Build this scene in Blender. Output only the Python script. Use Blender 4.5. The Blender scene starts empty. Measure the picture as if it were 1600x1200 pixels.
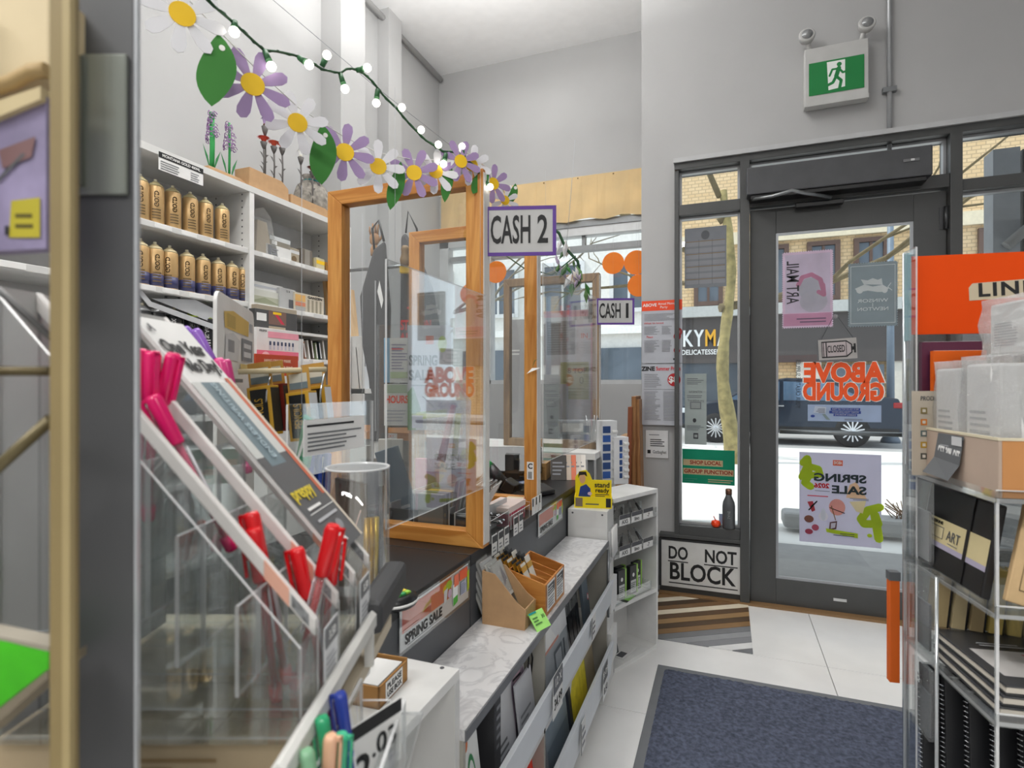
import bpy, bmesh, math, random
from mathutils import Vector, Matrix
random.seed(7)
sc = bpy.context.scene
COL = sc.collection
# ------------------------------------------------------------------ camera, sky, sun, lamps, exposure
EYE = 1.2                      # eye height of the photographer (m)
FPX = 870.0                    # focal length in pixels of a 1600 px wide frame
YAW = math.atan(335/870.0)     # the view turns this far left of the shop's long axis (+Y)
cd = bpy.data.cameras.new('camera'); cam = bpy.data.objects.new('camera', cd); COL.objects.link(cam)
cam.location = (0, 0, EYE); cam.rotation_euler = (math.pi/2, 0, YAW)
cd.sensor_width = 36; cd.lens = FPX/1600*36; cd.clip_start = .03; cd.clip_end = 200
cd.dof.use_dof = True; cd.dof.focus_distance = 2.3; cd.dof.aperture_fstop = 6.3
sc.camera = cam
w = bpy.data.worlds.new('sky'); sc.world = w; w.use_nodes = True
bg = w.node_tree.nodes['Background']; bg.inputs[0].default_value = (.80, .90, 1, 1); bg.inputs[1].default_value = 1.5
sd = bpy.data.lights.new('sun', 'SUN'); sd.energy = 3.2; sd.angle = .01; sd.color = (1, .95, .87)
so = bpy.data.objects.new('sun', sd); COL.objects.link(so); so.rotation_euler = Vector((.55, .16, -.82)).to_track_quat('-Z', 'Y').to_euler()
def ceiling_lamp(x, y, z, sx, sy, power):
    l = bpy.data.lights.new('ceiling_lamp', 'AREA'); l.shape = 'RECTANGLE'; l.size = sx; l.size_y = sy; l.energy = power; l.color = (1, .985, .96)
    o = bpy.data.objects.new('ceiling_lamp', l); COL.objects.link(o); o.location = (x, y, z)
for lx, ly, lz, sx, sy, pw in ((-.9, -1.2, 3.1, 1.6, .3, 58), (1.2, -1.0, 3.1, 1.6, .3, 40), (-1.2, .9, 3.9, .3, 1.8, 36), (-1.5, 3.4, 3.9, .3, 1.2, 13)):
    ceiling_lamp(lx, ly, lz, sx, sy, pw)
for ux, uy, up in ((-1.1, 1.9, 36), (-1.4, 2.5, 42)):       # unseen uplights, added only to brighten the ceiling
    l = bpy.data.lights.new('added_uplight', 'AREA'); l.shape = 'RECTANGLE'; l.size = .3; l.size_y = 1.2; l.energy = up; l.color = (1, .985, .96)
    o = bpy.data.objects.new('added_uplight', l); COL.objects.link(o); o.location = (ux, uy, 3.3); o.rotation_euler = (math.pi, 0, 0)
sc.view_settings.view_transform = 'Standard'; sc.view_settings.look = 'None'
sc.view_settings.gamma = 1; sc.view_settings.use_curve_mapping = False; sc.view_settings.exposure = -0.02
sc.cycles.transparent_max_bounces = 40; sc.cycles.max_bounces = 10; sc.cycles.transmission_bounces = 8
sc.cycles.sample_clamp_indirect = 4; sc.cycles.caustics_reflective = False; sc.cycles.caustics_refractive = False

# ------------------------------------------------------------------ measuring: a sight line meets a real plane
_c, _s = math.cos(YAW), math.sin(YAW)
def _ray(x, y):
    u = (x-800)/FPX; v = (600-y)/FPX
    return Vector((u*_c-_s, u*_s+_c, v))
def ax(x, y, X): q = _ray(x, y); return Vector((0, 0, EYE)) + q*(X/q.x)
def ay(x, y, Y): q = _ray(x, y); return Vector((0, 0, EYE)) + q*(Y/q.y)
def az(x, y, Z): q = _ray(x, y); return Vector((0, 0, EYE)) + q*((Z-EYE)/q.z)
def ad(x, y, d): return Vector((0, 0, EYE)) + _ray(x, y)*d

# ------------------------------------------------------------------ materials
def lin(h):
    h = h.lstrip('#'); o = []
    for i in (0, 2, 4):
        c = int(h[i:i+2], 16)/255
        o.append(c/12.92 if c <= .04045 else ((c+.055)/1.055)**2.4)
    return (*o, 1)
_M = {}
def mat(hexc, rough=.5, metal=0, var=.06, scale=12, bump=0, emit=0, spec=.5, stretch=None):
    key = (hexc, rough, metal, var, scale, bump, emit, spec, stretch)
    if key in _M: return _M[key]
    m = bpy.data.materials.new('finish_'+hexc.lstrip('#')); m.use_nodes = True
    nt = m.node_tree; b = nt.nodes['Principled BSDF']; c = lin(hexc)
    b.inputs['Roughness'].default_value = rough; b.inputs['Metallic'].default_value = metal; b.inputs['Specular IOR Level'].default_value = spec
    if emit: b.inputs['Emission Color'].default_value = c; b.inputs['Emission Strength'].default_value = emit
    tc = nt.nodes.new('ShaderNodeTexCoord'); n = nt.nodes.new('ShaderNodeTexNoise'); n.inputs['Scale'].default_value = scale; n.inputs['Detail'].default_value = 4
    if stretch:
        mp = nt.nodes.new('ShaderNodeMapping'); mp.inputs['Scale'].default_value = stretch
        nt.links.new(tc.outputs['Object'], mp.inputs[0]); nt.links.new(mp.outputs[0], n.inputs[0])
    else: nt.links.new(tc.outputs['Object'], n.inputs[0])
    r = nt.nodes.new('ShaderNodeValToRGB'); r.color_ramp.elements[0].position = .3; r.color_ramp.elements[1].position = .7
    r.color_ramp.elements[0].color = tuple(x*(1-var) for x in c[:3])+(1,); r.color_ramp.elements[1].color = tuple(min(1, x*(1+var)) for x in c[:3])+(1,)
    nt.links.new(n.outputs['Fac'], r.inputs[0]); nt.links.new(r.outputs[0], b.inputs['Base Color'])
    if bump:
        bp = nt.nodes.new('ShaderNodeBump'); bp.inputs['Strength'].default_value = bump; bp.inputs['Distance'].default_value = .01
        nt.links.new(n.outputs['Fac'], bp.inputs['Height']); nt.links.new(bp.outputs[0], b.inputs['Normal'])
    _M[key] = m; return m
def wood(hexa, hexb, axis=2, scale=9, rough=.45):
    key = ('wood', hexa, hexb, axis, scale)
    if key in _M: return _M[key]
    m = bpy.data.materials.new('wood_grain'); m.use_nodes = True; nt = m.node_tree; b = nt.nodes['Principled BSDF']; b.inputs['Roughness'].default_value = rough
    tc = nt.nodes.new('ShaderNodeTexCoord'); mp = nt.nodes.new('ShaderNodeMapping'); s = [scale*3]*3; s[axis] = scale*.25; mp.inputs['Scale'].default_value = s
    n = nt.nodes.new('ShaderNodeTexNoise'); n.inputs['Scale'].default_value = 1.6; n.inputs['Detail'].default_value = 5; n.inputs['Distortion'].default_value = 1.2
    r = nt.nodes.new('ShaderNodeValToRGB'); r.color_ramp.elements[0].position = .36; r.color_ramp.elements[1].position = .66
    r.color_ramp.elements[0].color = lin(hexa); r.color_ramp.elements[1].color = lin(hexb)
    nt.links.new(tc.outputs['Object'], mp.inputs[0]); nt.links.new(mp.outputs[0], n.inputs[0]); nt.links.new(n.outputs['Fac'], r.inputs[0]); nt.links.new(r.outputs[0], b.inputs['Base Color'])
    _M[key] = m; return m
def clear(name, tint=(.97, .98, .98), gloss=.10, rough=.02, body=0., bodycol=(.9, .9, .9, 1), wrinkle=0):
    if name in _M: return _M[name]
    m = bpy.data.materials.new(name); m.use_nodes = True; nt = m.node_tree; nt.nodes.remove(nt.nodes['Principled BSDF'])
    out = nt.nodes['Material Output']; t = nt.nodes.new('ShaderNodeBsdfTransparent'); t.inputs[0].default_value = (*tint, 1)
    g = nt.nodes.new('ShaderNodeBsdfGlossy'); g.inputs['Roughness'].default_value = rough; g.inputs[0].default_value = (1, 1, 1, 1)
    lw = nt.nodes.new('ShaderNodeLayerWeight'); lw.inputs[0].default_value = .35
    mu = nt.nodes.new('ShaderNodeMath'); mu.operation = 'MULTIPLY_ADD'; mu.inputs[1].default_value = .33; mu.inputs[2].default_value = gloss*.3
    nt.links.new(lw.outputs['Fresnel'], mu.inputs[0]); mx = nt.nodes.new('ShaderNodeMixShader'); nt.links.new(mu.outputs[0], mx.inputs[0])
    if body:
        d = nt.nodes.new('ShaderNodeBsdfDiffuse'); d.inputs[0].default_value = bodycol; m2 = nt.nodes.new('ShaderNodeMixShader'); m2.inputs[0].default_value = body
        nt.links.new(t.outputs[0], m2.inputs[1]); nt.links.new(d.outputs[0], m2.inputs[2]); nt.links.new(m2.outputs[0], mx.inputs[1])
    else: nt.links.new(t.outputs[0], mx.inputs[1])
    if wrinkle:
        n = nt.nodes.new('ShaderNodeTexNoise'); n.inputs['Scale'].default_value = wrinkle; n.inputs['Distortion'].default_value = 2.5; bp = nt.nodes.new('ShaderNodeBump'); bp.inputs['Strength'].default_value = 1; bp.inputs['Distance'].default_value = .02
        nt.links.new(n.outputs['Fac'], bp.inputs['Height']); nt.links.new(bp.outputs[0], g.inputs['Normal']); nt.links.new(bp.outputs[0], lw.inputs['Normal'])
    nt.links.new(g.outputs[0], mx.inputs[2]); nt.links.new(mx.outputs[0], out.inputs[0]); _M[name] = m; return m

WHITE = mat('e9e9e7', .55); PAPER = mat('eeeeec', .8, var=.02); SHELFW = mat('dededc', .4, var=.03)
WALLM = mat('b2b2b2', .85, var=.025, scale=3, bump=.05); INK = mat('17181a', .6, var=.02); GREYINK = mat('8b8d92', .7, var=.03)
LIGHTINK = mat('b4b6ba', .7, var=.03); MIDG = mat('77797c', .6); ANTH = mat('484949', .42, var=.05); ANTHD = mat('2b2c2e', .45); BLACK = mat('141416', .35)
CHROME = mat('c9ccd0', .18, 1, var=.02); STEEL = mat('8f9294', .35, .8); ORANGE = mat('e85a12', .5, var=.03); ORANGER = mat('ee4a1c', .55, var=.03); REDP = mat('d21a1f', .3, var=.03)
SALMON = mat('f0714a', .55); LIME = mat('b7cf2a', .5); LIMEP = mat('a8e87a', .7); PINK = mat('d9406b', .5); PINKL = mat('eeb0c4', .6); PURPLE = mat('5c3591', .5)
LILAC = mat('a58cb8', .75, var=.05); GREEN = mat('2f7f34', .65, var=.07); GREEND = mat('1f4a2a', .5); YELLOW = mat('f2c416', .6, var=.04); YELLOWB = mat('f5df0f', .4, var=.03)
KRAFT = mat('b5916a', .8, var=.07, scale=30); KRAFTL = mat('d4bd96', .8, var=.05); CREAM = mat('d9cdb2', .6); BLUE = mat('1f4fa0', .4); TEAL = mat('0f8f8f', .5); GOLD = mat('c9ac7c', .32, .55, var=.05)
PINE = wood('b9762f', 'd79a4e', 2); PINEX = wood('b9762f', 'd79a4e', 0); OAKX = wood('a8682c', 'c98a45', 0); LWOOD = wood('c99f6c', 'dcb888', 2)
ACRYL = clear('acrylic', gloss=.12); GLASS = clear('window_glass', tint=(.97, .985, .985), gloss=.04); EDGE = clear('acrylic_edge_glow', tint=(.9, .92, .92), gloss=.3, rough=.2, body=.6, bodycol=(.92, .93, .94, 1))  # frosted acrylic edges, whitened to paint the glow of piped light
WRAP = clear('plastic_wrap', gloss=.5, rough=.12, body=.22, bodycol=(1, 1, 1, 1), wrinkle=28); CLEARP = clear('clear_plastic', gloss=.3, rough=.06, body=.06, wrinkle=40)

# ------------------------------------------------------------------ mesh building
class MB:
    def __init__(s): s.v = []; s.f = []; s.m = []; s.sm = []
    def add(s, vs, fs, mi=0, smooth=False, M=None):
        k = len(s.v); s.v += [tuple((M @ Vector(p)) if M else p) for p in vs]
        for i, f in enumerate(fs): s.f.append(tuple(k+j for j in f)); s.m.append(mi[i] if isinstance(mi, (list, tuple)) else mi); s.sm.append(smooth)
        return s
    def box(s, x0, x1, y0, y1, z0, z1, mi=0, M=None, em=None, thin=None):
        vs = [(x0,y0,z0),(x1,y0,z0),(x1,y1,z0),(x0,y1,z0),(x0,y0,z1),(x1,y0,z1),(x1,y1,z1),(x0,y1,z1)]
        fs = [(0,3,2,1),(4,5,6,7),(0,1,5,4),(2,3,7,6),(0,4,7,3),(1,2,6,5)]   # -z +z -y +y -x +x
        if em is not None:      # sawn edges get the whitish glow finish: the two large faces lie across axis `thin`
            keep = {0: (4, 5), 1: (2, 3), 2: (0, 1)}[thin]; mi = [mi if i in keep else em for i in range(6)]
        return s.add(vs, fs, mi, M=M)
    def quad(s, pts, mi=0): return s.add([tuple(p) for p in pts], [tuple(range(len(pts)))], mi)
    def prism(s, pts, t, mi=0, axis='y', o=0, M=None):   # outline (a,b) pushed from o to o+t along the axis
        def p3(a, b, k): return {'y': (a, k, b), 'z': (a, b, k), 'x': (k, a, b)}[axis]
        n = len(pts); vs = [p3(a, b, o) for a, b in pts]+[p3(a, b, o+t) for a, b in pts]
        ar = sum(pts[i][0]*pts[(i+1) % n][1]-pts[(i+1) % n][0]*pts[i][1] for i in range(n))
        fs = [tuple(range(n)), tuple(range(2*n-1, n-1, -1))]+[(i, i+n, (i+1) % n+n, (i+1) % n) for i in range(n)]
        return s.add(vs, fs, mi, M=M)
    def rod(s, p0, p1, r0, r1=None, n=10, mi=0, smooth=True, M=None):
        r1 = r0 if r1 is None else r1; p0, p1 = Vector(p0), Vector(p1); d = (p1-p0).normalized(); a = d.orthogonal().normalized(); b = d.cross(a)
        vs = []
        for p, r in ((p0, r0), (p1, r1)): vs += [tuple(p+(a*math.cos(t*2*math.pi/n)+b*math.sin(t*2*math.pi/n))*r) for t in range(n)]
        fs = [(i, (i+1) % n, (i+1) % n+n, i+n) for i in range(n)]; s.add(vs, fs, mi, smooth, M)
        k = len(s.v)-2*n; s.f += [tuple(k+i for i in range(n-1, -1, -1)), tuple(k+n+i for i in range(n))]; s.m += [mi]*2; s.sm += [False]*2; return s
    def tube(s, pts, r, n=6, mi=0):
        pts = [Vector(p) for p in pts]; k = len(s.v); up = Vector((.13, .21, .97))
        for i, p in enumerate(pts):
            d = (pts[min(i+1, len(pts)-1)]-pts[max(i-1, 0)]).normalized(); a = d.cross(up).normalized(); b = d.cross(a); rr = r[i] if isinstance(r, (list, tuple)) else r
            s.v += [tuple(p+(a*math.cos(t*2*math.pi/n)+b*math.sin(t*2*math.pi/n))*rr) for t in range(n)]
        for i in range(len(pts)-1):
            for t in range(n): s.f.append((k+i*n+t, k+i*n+(t+1) % n, k+(i+1)*n+(t+1) % n, k+(i+1)*n+t)); s.m.append(mi); s.sm.append(True)
        s.f += [tuple(k+t for t in range(n)), tuple(k+(len(pts)-1)*n+t for t in range(n-1, -1, -1))]; s.m += [mi]*2; s.sm += [False]*2; return s
    def lathe(s, prof, n=16, mi=0, M=None, smooth=True):  # prof: (radius, height) bottom to top
        k = len(prof); vs = [(r*math.cos(t*2*math.pi/n), r*math.sin(t*2*math.pi/n), z) for r, z in prof for t in range(n)]
        fs = [(i*n+t, i*n+(t+1) % n, (i+1)*n+(t+1) % n, (i+1)*n+t) for i in range(k-1) for t in range(n)]
        mm = mi if not isinstance(mi, (list, tuple)) else [mi[i] for i in range(k-1) for t in range(n)]
        s.add(vs, fs, mm, smooth, M); b = len(s.v)-k*n
        if prof[0][0] > 1e-5: s.f.append(tuple(b+t for t in range(n-1, -1, -1))); s.m.append(mm[0] if isinstance(mm, list) else mi); s.sm.append(False)
        if prof[-1][0] > 1e-5: s.f.append(tuple(b+(k-1)*n+t for t in range(n))); s.m.append(mm[-1] if isinstance(mm, list) else mi); s.sm.append(False)
        return s
    def ball(s, c, r, n=10, mi=0, sz=1): return s.lathe([(max(1e-6, r*math.sin(i*math.pi/8)), -r*sz*math.cos(i*math.pi/8)) for i in range(9)], n, mi, Matrix.Translation(c))
    def build(s, name, mats, parent=None, bevel=0, kind=None):
        me = bpy.data.meshes.new(name); me.from_pydata(s.v, [], s.f)
        if not isinstance(mats, (list, tuple)): mats = [mats]
        for m in mats: me.materials.append(m)
        me.polygons.foreach_set('material_index', s.m); me.polygons.foreach_set('use_smooth', s.sm); me.validate()
        bm = bmesh.new(); bm.from_mesh(me); bmesh.ops.recalc_face_normals(bm, faces=bm.faces); bm.to_mesh(me); bm.free()
        o = bpy.data.objects.new(name, me); COL.objects.link(o)
        if parent: o.parent = parent
        if kind: o['kind'] = kind
        if bevel:
            b = o.modifiers.new('bevel', 'BEVEL'); b.width = bevel; b.segments = 2; b.limit_method = 'ANGLE'
        return o
def box(x0, x1, y0, y1, z0, z1): return MB().box(x0, x1, y0, y1, z0, z1)
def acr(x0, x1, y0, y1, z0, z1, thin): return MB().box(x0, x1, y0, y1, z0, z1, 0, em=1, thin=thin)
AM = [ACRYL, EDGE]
def thing(name, label, cat, loc=(0, 0, 0), rz=0, group=None, rx=0, ry=0):
    o = bpy.data.objects.new(name, None); COL.objects.link(o); o.empty_display_size = .05
    o.location = loc; o.rotation_euler = (rx, ry, rz); o['label'] = label; o['category'] = cat
    if group: o['group'] = group
    return o
def tag(o, label, cat, group=None, kind=None):
    o['label'] = label; o['category'] = cat
    if group: o['group'] = group
    if kind: o['kind'] = kind
    return o
def struct(o): o['kind'] = 'structure'; return o
def dup(root, loc=None, rz=None, label=None, rx=None, ry=None):
    r = root.copy(); COL.objects.link(r)
    if loc is not None: r.location = loc
    e = r.rotation_euler
    r.rotation_euler = (e.x if rx is None else rx, e.y if ry is None else ry, e.z if rz is None else rz)
    if label: r['label'] = label
    def rec(a, b):
        for ch in list(a.children):
            c = ch.copy(); COL.objects.link(c); c.parent = b; rec(ch, c)
    rec(root, r); return r
def lettering(s, h, m, parent, M, bold=0, width=None, mirror=False, name='lettering', space=1.0, shear=0, align='CENTER', thick=.0004):
    cu = bpy.data.curves.new('t', 'FONT'); cu.body = s; cu.size = h*1.38; cu.align_x = align; cu.align_y = 'CENTER'; cu.offset = bold*h; cu.space_character = space; cu.shear = shear
    cu.extrude = thick; cu.resolution_u = 3
    t = bpy.data.objects.new('t', cu); COL.objects.link(t); dg = bpy.context.evaluated_depsgraph_get(); me = bpy.data.meshes.new_from_object(t.evaluated_get(dg))
    bpy.data.objects.remove(t); bpy.data.curves.remove(cu)
    if len(me.vertices) and width:
        xs = [v.co.x for v in me.vertices]; k = width/max(1e-6, max(xs)-min(xs)); c = 0 if align == 'CENTER' else min(xs)
        for v in me.vertices: v.co.x = (v.co.x-c)*k+c
    F = M @ Matrix.Rotation(math.pi/2, 4, 'X')
    if mirror: F = F @ Matrix.Diagonal((-1, 1, 1, 1))
    me.transform(F)
    if mirror: me.flip_normals()
    me.materials.clear(); me.materials.append(m); o = bpy.data.objects.new(name, me); COL.objects.link(o); o.parent = parent; return o
T = Matrix.Translation
def RZ(a): return Matrix.Rotation(a, 4, 'Z')
def RX(a): return Matrix.Rotation(a, 4, 'X')
def RY(a): return Matrix.Rotation(a, 4, 'Y')
def decal(parent, M, wd, ht, items, name='print', mirror=False):
    """Flat print on a face: face plane is x right, z up, looking towards -y; 0..1 coordinates from the lower left corner."""
    mb = MB(); mats = []; lay = .0006
    def mi(m):
        if m not in mats: mats.append(m)
        return mats.index(m)
    def X(u): return (u-.5)*wd*(-1 if mirror else 1)
    def Z(v): return (v-.5)*ht
    for it in items:
        k = it[0]; lay += .00012
        if k == 'rect': _, a, b, c, d, m = it; mb.add([(X(a), -lay, Z(b)), (X(c), -lay, Z(b)), (X(c), -lay, Z(d)), (X(a), -lay, Z(d))], [(0, 1, 2, 3)], mi(m), M=M)
        elif k == 'poly': _, pts, m = it; mb.add([(X(a), -lay, Z(b)) for a, b in pts], [tuple(range(len(pts)))], mi(m), M=M)
        elif k == 'disc':
            _, a, b, rx, rz, m = it; mb.add([(X(a+rx*math.cos(t*math.pi/10)), -lay, Z(b+rz*math.sin(t*math.pi/10))) for t in range(20)], [tuple(range(20))], mi(m), M=M)
        elif k == 'lines':
            _, a, b, c, d, n, m = it; rr = random.Random(int(a*977+b*313+n)); st = (d-b)/n
            for i in range(n): e = a+(c-a)*rr.uniform(.62, 1); zz = b+st*i; mb.add([(X(a), -lay, Z(zz)), (X(e), -lay, Z(zz)), (X(e), -lay, Z(zz+st*.42)), (X(a), -lay, Z(zz+st*.42))], [(0, 1, 2, 3)], mi(m), M=M)
        elif k == 'bars':
            _, a, b, c, d, n, m = it
            for i in range(n): e = a+(c-a)*i/n; mb.add([(X(e), -lay, Z(b)), (X(e+(c-a)/n*.5), -lay, Z(b)), (X(e+(c-a)/n*.5), -lay, Z(d)), (X(e), -lay, Z(d))], [(0, 1, 2, 3)], mi(m), M=M)
        elif k == 'stroke':
            _, pts, wid, m = it
            for (a, b), (c, d) in zip(pts, pts[1:]):
                p, q = Vector((X(a), Z(b))), Vector((X(c), Z(d))); e = (q-p).normalized()*wid*.5; nn = Vector((-e.y, e.x)); a0 = math.atan2(e.y, e.x); lay += .00004
                cap = [(q.x+wid*.5*math.cos(a0+t), -lay, q.y+wid*.5*math.sin(a0+t)) for t in (-1.57, -.8, 0, .8, 1.57)]+[(p.x+wid*.5*math.cos(a0+t), -lay, p.y+wid*.5*math.sin(a0+t)) for t in (1.57, 2.37, 3.14, 3.94, 4.71)]
                mb.add(cap, [tuple(range(10))], mi(m), M=M)
        elif k == 'text':
            _, a, b, h, s, m = it[:6]; o = it[6] if len(it) > 6 else {}; o = dict(o)
            if 'width' in o: o['width'] *= wd
            rot = o.pop('rot', 0)
            lettering(s, h*ht, m, parent, M @ T((X(a), -lay-.0003, Z(b))) @ RY(-rot*(-1 if mirror else 1)), mirror=mirror, thick=.0002, **o)
    if mb.v: mb.build(name, mats, parent)
def translucent(root, k=.5):
    """Thin paper lets some daylight through: give the parts of a thing see-through paper versions of their finishes."""
    for o in [root]+list(root.children_recursive):
        if o.type != 'MESH': continue
        for i, m in enumerate(o.data.materials):
            n = 'thin_'+m.name
            if n not in _M:
                c = m.copy(); nt = c.node_tree; b = nt.nodes['Principled BSDF']; t = nt.nodes.new('ShaderNodeBsdfTranslucent'); x = nt.nodes.new('ShaderNodeMixShader'); x.inputs[0].default_value = k
                src = b.inputs['Base Color'].links[0].from_socket; nt.links.new(src, t.inputs[0]); nt.links.new(b.outputs[0], x.inputs[1]); nt.links.new(t.outputs[0], x.inputs[2]); nt.links.new(x.outputs[0], nt.nodes['Material Output'].inputs[0]); _M[n] = c
            o.data.materials[i] = _M[n]
def sheet(name, label, cat, loc, rz, wd, ht, items, base=PAPER, t=.0015, group=None, rx=0, ry=0, mirror=False, edge=None):
    """A flat sign, poster or sheet of paper; origin at the middle of its lower edge, facing -y before rotation."""
    o = thing(name, label, cat, loc, rz, group, rx, ry); box(-wd/2, wd/2, 0, t, 0, ht).build('sheet', base, o)
    decal(o, T((0, 0, ht/2)), wd, ht, items, mirror=mirror); return o
# ================================================================== the room
H = 4.07; LW = -2.5; FY = 3.34; PX = -.468; WY = 4.6
floor = struct(box(-2.6, 2.4, -2.6, 4.7, -.12, -.012).build('floor', mat('8f8e8c', .8)))
tile_me = None; FT = mat('f2f1ef', .3, var=.035, scale=5)
fy = 3.335
for i in range(5):
    for j in range(7):
        x0, y1 = -2.6+i*1.0, 3.305-j*.62-(.0 if j == 0 else .0)
        if tile_me is None: o = MB().box(.0015, .9985, -.6185, -.0015, -.012, 0).build('floor_tile', FT, floor, bevel=.001); tile_me = o
        else: o = tile_me.copy(); COL.objects.link(o)
        o.location = (x0, y1, 0)
struct(MB().box(-2.6, LW, -2.6, 4.75, -.01, H).build('wall_left', WALLM))
pil = MB().box(LW, LW+.16, 2.98, 3.24, 0, H).box(LW, LW+.10, 3.62, 3.8, 0, H); struct(pil.build('trim_1', WALLM))
fw = MB().box(PX, -.276, FY, FY+.12, 0, H).box(-.276, 2.4, FY, FY+.12, 2.45, H).box(-.36, -.276, FY-.004, FY, 0, .34); struct(fw.build('wall_front', WALLM))
struct(MB().box(PX, PX+.1, FY+.12, WY, 2.4, H).box(PX, PX+.1, FY+.12, WY+.1, 0, .55).build('wall_return', WALLM))
ww = MB().box(-2.6, PX+.1, WY, WY+.15, 2.94, H).box(-2.6, PX+.1, WY, WY+.15, -.01, 1.2); struct(ww.build('wall_window', WALLM))
struct(box(2.4, 2.5, -2.6, 3.5, -.01, H).build('wall_right', WALLM)); struct(box(-2.6, 2.5, -2.7, -2.6, -.01, H).build('wall_back', WALLM))
struct(box(-2.65, 2.5, -2.7, 4.75, H, H+.1).build('ceiling', mat('efefef', .9, var=.02)))
# ceiling-edge pipe along the left wall, with clips
o = MB().rod((LW+.05, -2, H-.07), (LW+.05, 4.55, H-.07), .022).build('trim_2', WALLM); struct(o)
# conduit down to the door operator
o = thing('conduit', 'thin grey metal conduit running down the front wall to the door operator', 'pipe', (.772, FY-.014, 2.36))
MB().rod((0, 0, -.02), (0, 0, 1.7), .011).build('pipe', mat('a9abad', .4, .5), o); MB().box(-.03, .03, -.014, .014, .32, .345).build('strap', STEEL, o)
# --- storefront metalwork
SF = ANTH
o = MB().box(-.276, 1.9, FY-.06, FY+.09, 2.415, 2.45).box(-.276, -.252, FY-.05, FY+.08, .34, 2.42).box(.07, .118, FY-.06, FY+.09, 0, 2.42).box(1.013, 1.062, FY-.06, FY+.09, 0, 2.42)
o.box(-.252, .07, FY-.05, FY+.08, 2.155, 2.215).box(.118, 1.013, FY-.05, FY+.08, 2.16, 2.225).box(1.062, 1.9, FY-.05, FY+.08, 2.135, 2.19).box(-.252, .07, FY-.05, FY+.08, .345, .40).box(1.062, 1.9, FY-.05, FY+.08, 0, .4).box(1.85, 1.9, FY-.06, FY+.09, 0, 2.42)
struct(o.build('trim_3', SF, bevel=.002))
struct(MB().box(-.28, 1.9, FY-.075, FY, 2.45, 2.475).build('trim_4', mat('b9babb', .4)))
def win(n, x0, x1, z0, z1, y=FY+.01):
    r = bpy.data.objects.new('window_%d' % n, None); COL.objects.link(r); r['kind'] = 'structure'; r.location = (x0, y, z0); a, b = x1-x0, z1-z0
    box(0, a, 0, .008, 0, b).build('pane', GLASS, r); t = .012
    MB().box(0, t, -.012, .02, 0, b).box(a-t, a, -.012, .02, 0, b).box(t, a-t, -.012, .02, 0, t).box(t, a-t, -.012, .02, b-t, b).build('glazing_bead', mat('b6b8ba', .35, .4), r); return r
win(1, -.252, .07, .40, 2.155); win(2, -.252, .07, 2.215, 2.415); win(3, .118, 1.013, 2.225, 2.415); win(4, 1.062, 1.85, 2.19, 2.415); win(5, 1.062, 1.85, .4, 2.135)
struct(MB().box(-.36, .118, FY-.03, FY+.08, 0, .33).box(-.36, .118, FY-.055, FY+.0, .325, .345).build('trim_5', SF, bevel=.002))
# --- the door
dr = bpy.data.objects.new('door_1', None); COL.objects.link(dr); dr['kind'] = 'structure'; dr.location = (.122, FY-.02, .01)
DW, DH = .887, 2.14; gl = (.128, .752, .14, 2.005)
MB().box(0, gl[0], 0, .05, 0, DH).build('stile', SF, dr, bevel=.002); MB().box(gl[1], DW, 0, .05, 0, DH).build('stile', SF, dr, bevel=.002)
MB().box(gl[0], gl[1], 0, .05, 0, gl[2]).build('bottom_rail', SF, dr, bevel=.002); MB().box(gl[0], gl[1], 0, .05, gl[3], DH).build('top_rail', SF, dr, bevel=.002)
box(gl[0], gl[1], .02, .03, gl[2], gl[3]).build('pane', GLASS, dr); t = .012
MB().box(gl[0], gl[0]+t, .004, .02, gl[2], gl[3]).box(gl[1]-t, gl[1], .004, .02, gl[2], gl[3]).box(gl[0]+t, gl[1]-t, .004, .02, gl[2], gl[2]+t).box(gl[0]+t, gl[1]-t, .004, .02, gl[3]-t, gl[3]).build('glazing_bead', mat('a3a6aa', .35, .4), dr)
MB().box(.40, .46, -.003, 0, .058, .072).build('badge', mat('d7d8d8', .3, .6), dr)
for z in (.2, 1.95): MB().rod((DW-.004, -.012, z), (DW-.004, -.012, z+.11), .011).box(DW-.03, DW-.004, -.004, 0, z, z+.11).build('hinge', mat('4a4b4d', .35, .6), dr)
MB().rod((.15, .055, .93), (.72, .055, .93), .012).build('push_bar', STEEL, dr)
MB().box(gl[0], gl[1], .036, .046, 1.0, 1.03).build('mid_rail', SF, dr) if False else None
vin = mat('f2571a', .5, var=.02); GM = T((.128+.312, .017, 0))
lettering('ABOVE', .098, vin, dr, T((.445, .0185, 1.245)), bold=.075, width=.37, mirror=True); lettering('GROUND', .088, vin, dr, T((.445, .0185, 1.145)), bold=.075, width=.37, mirror=True)
wv = mat('f4f1ec', .6, var=.01)
lettering('ABOVE', .098, wv, dr, T((.445, .0192, 1.245)), bold=.108, width=.382, mirror=True, name='white_outline'); lettering('GROUND', .088, wv, dr, T((.445, .0192, 1.145)), bold=.108, width=.382, mirror=True, name='white_outline')
lettering('YOUR CREATIVE SUPPLIES', .022, INK, dr, T((.236, .0185, 1.19)) @ RY(math.pi/2), bold=.01, width=.26, mirror=True)
st = struct(MB().box(-.36, 1.9, FY-.07, FY+.1, 0, .012).build('threshold', mat('8a6b48', .5)))
st.name = 'trim_6'
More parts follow.
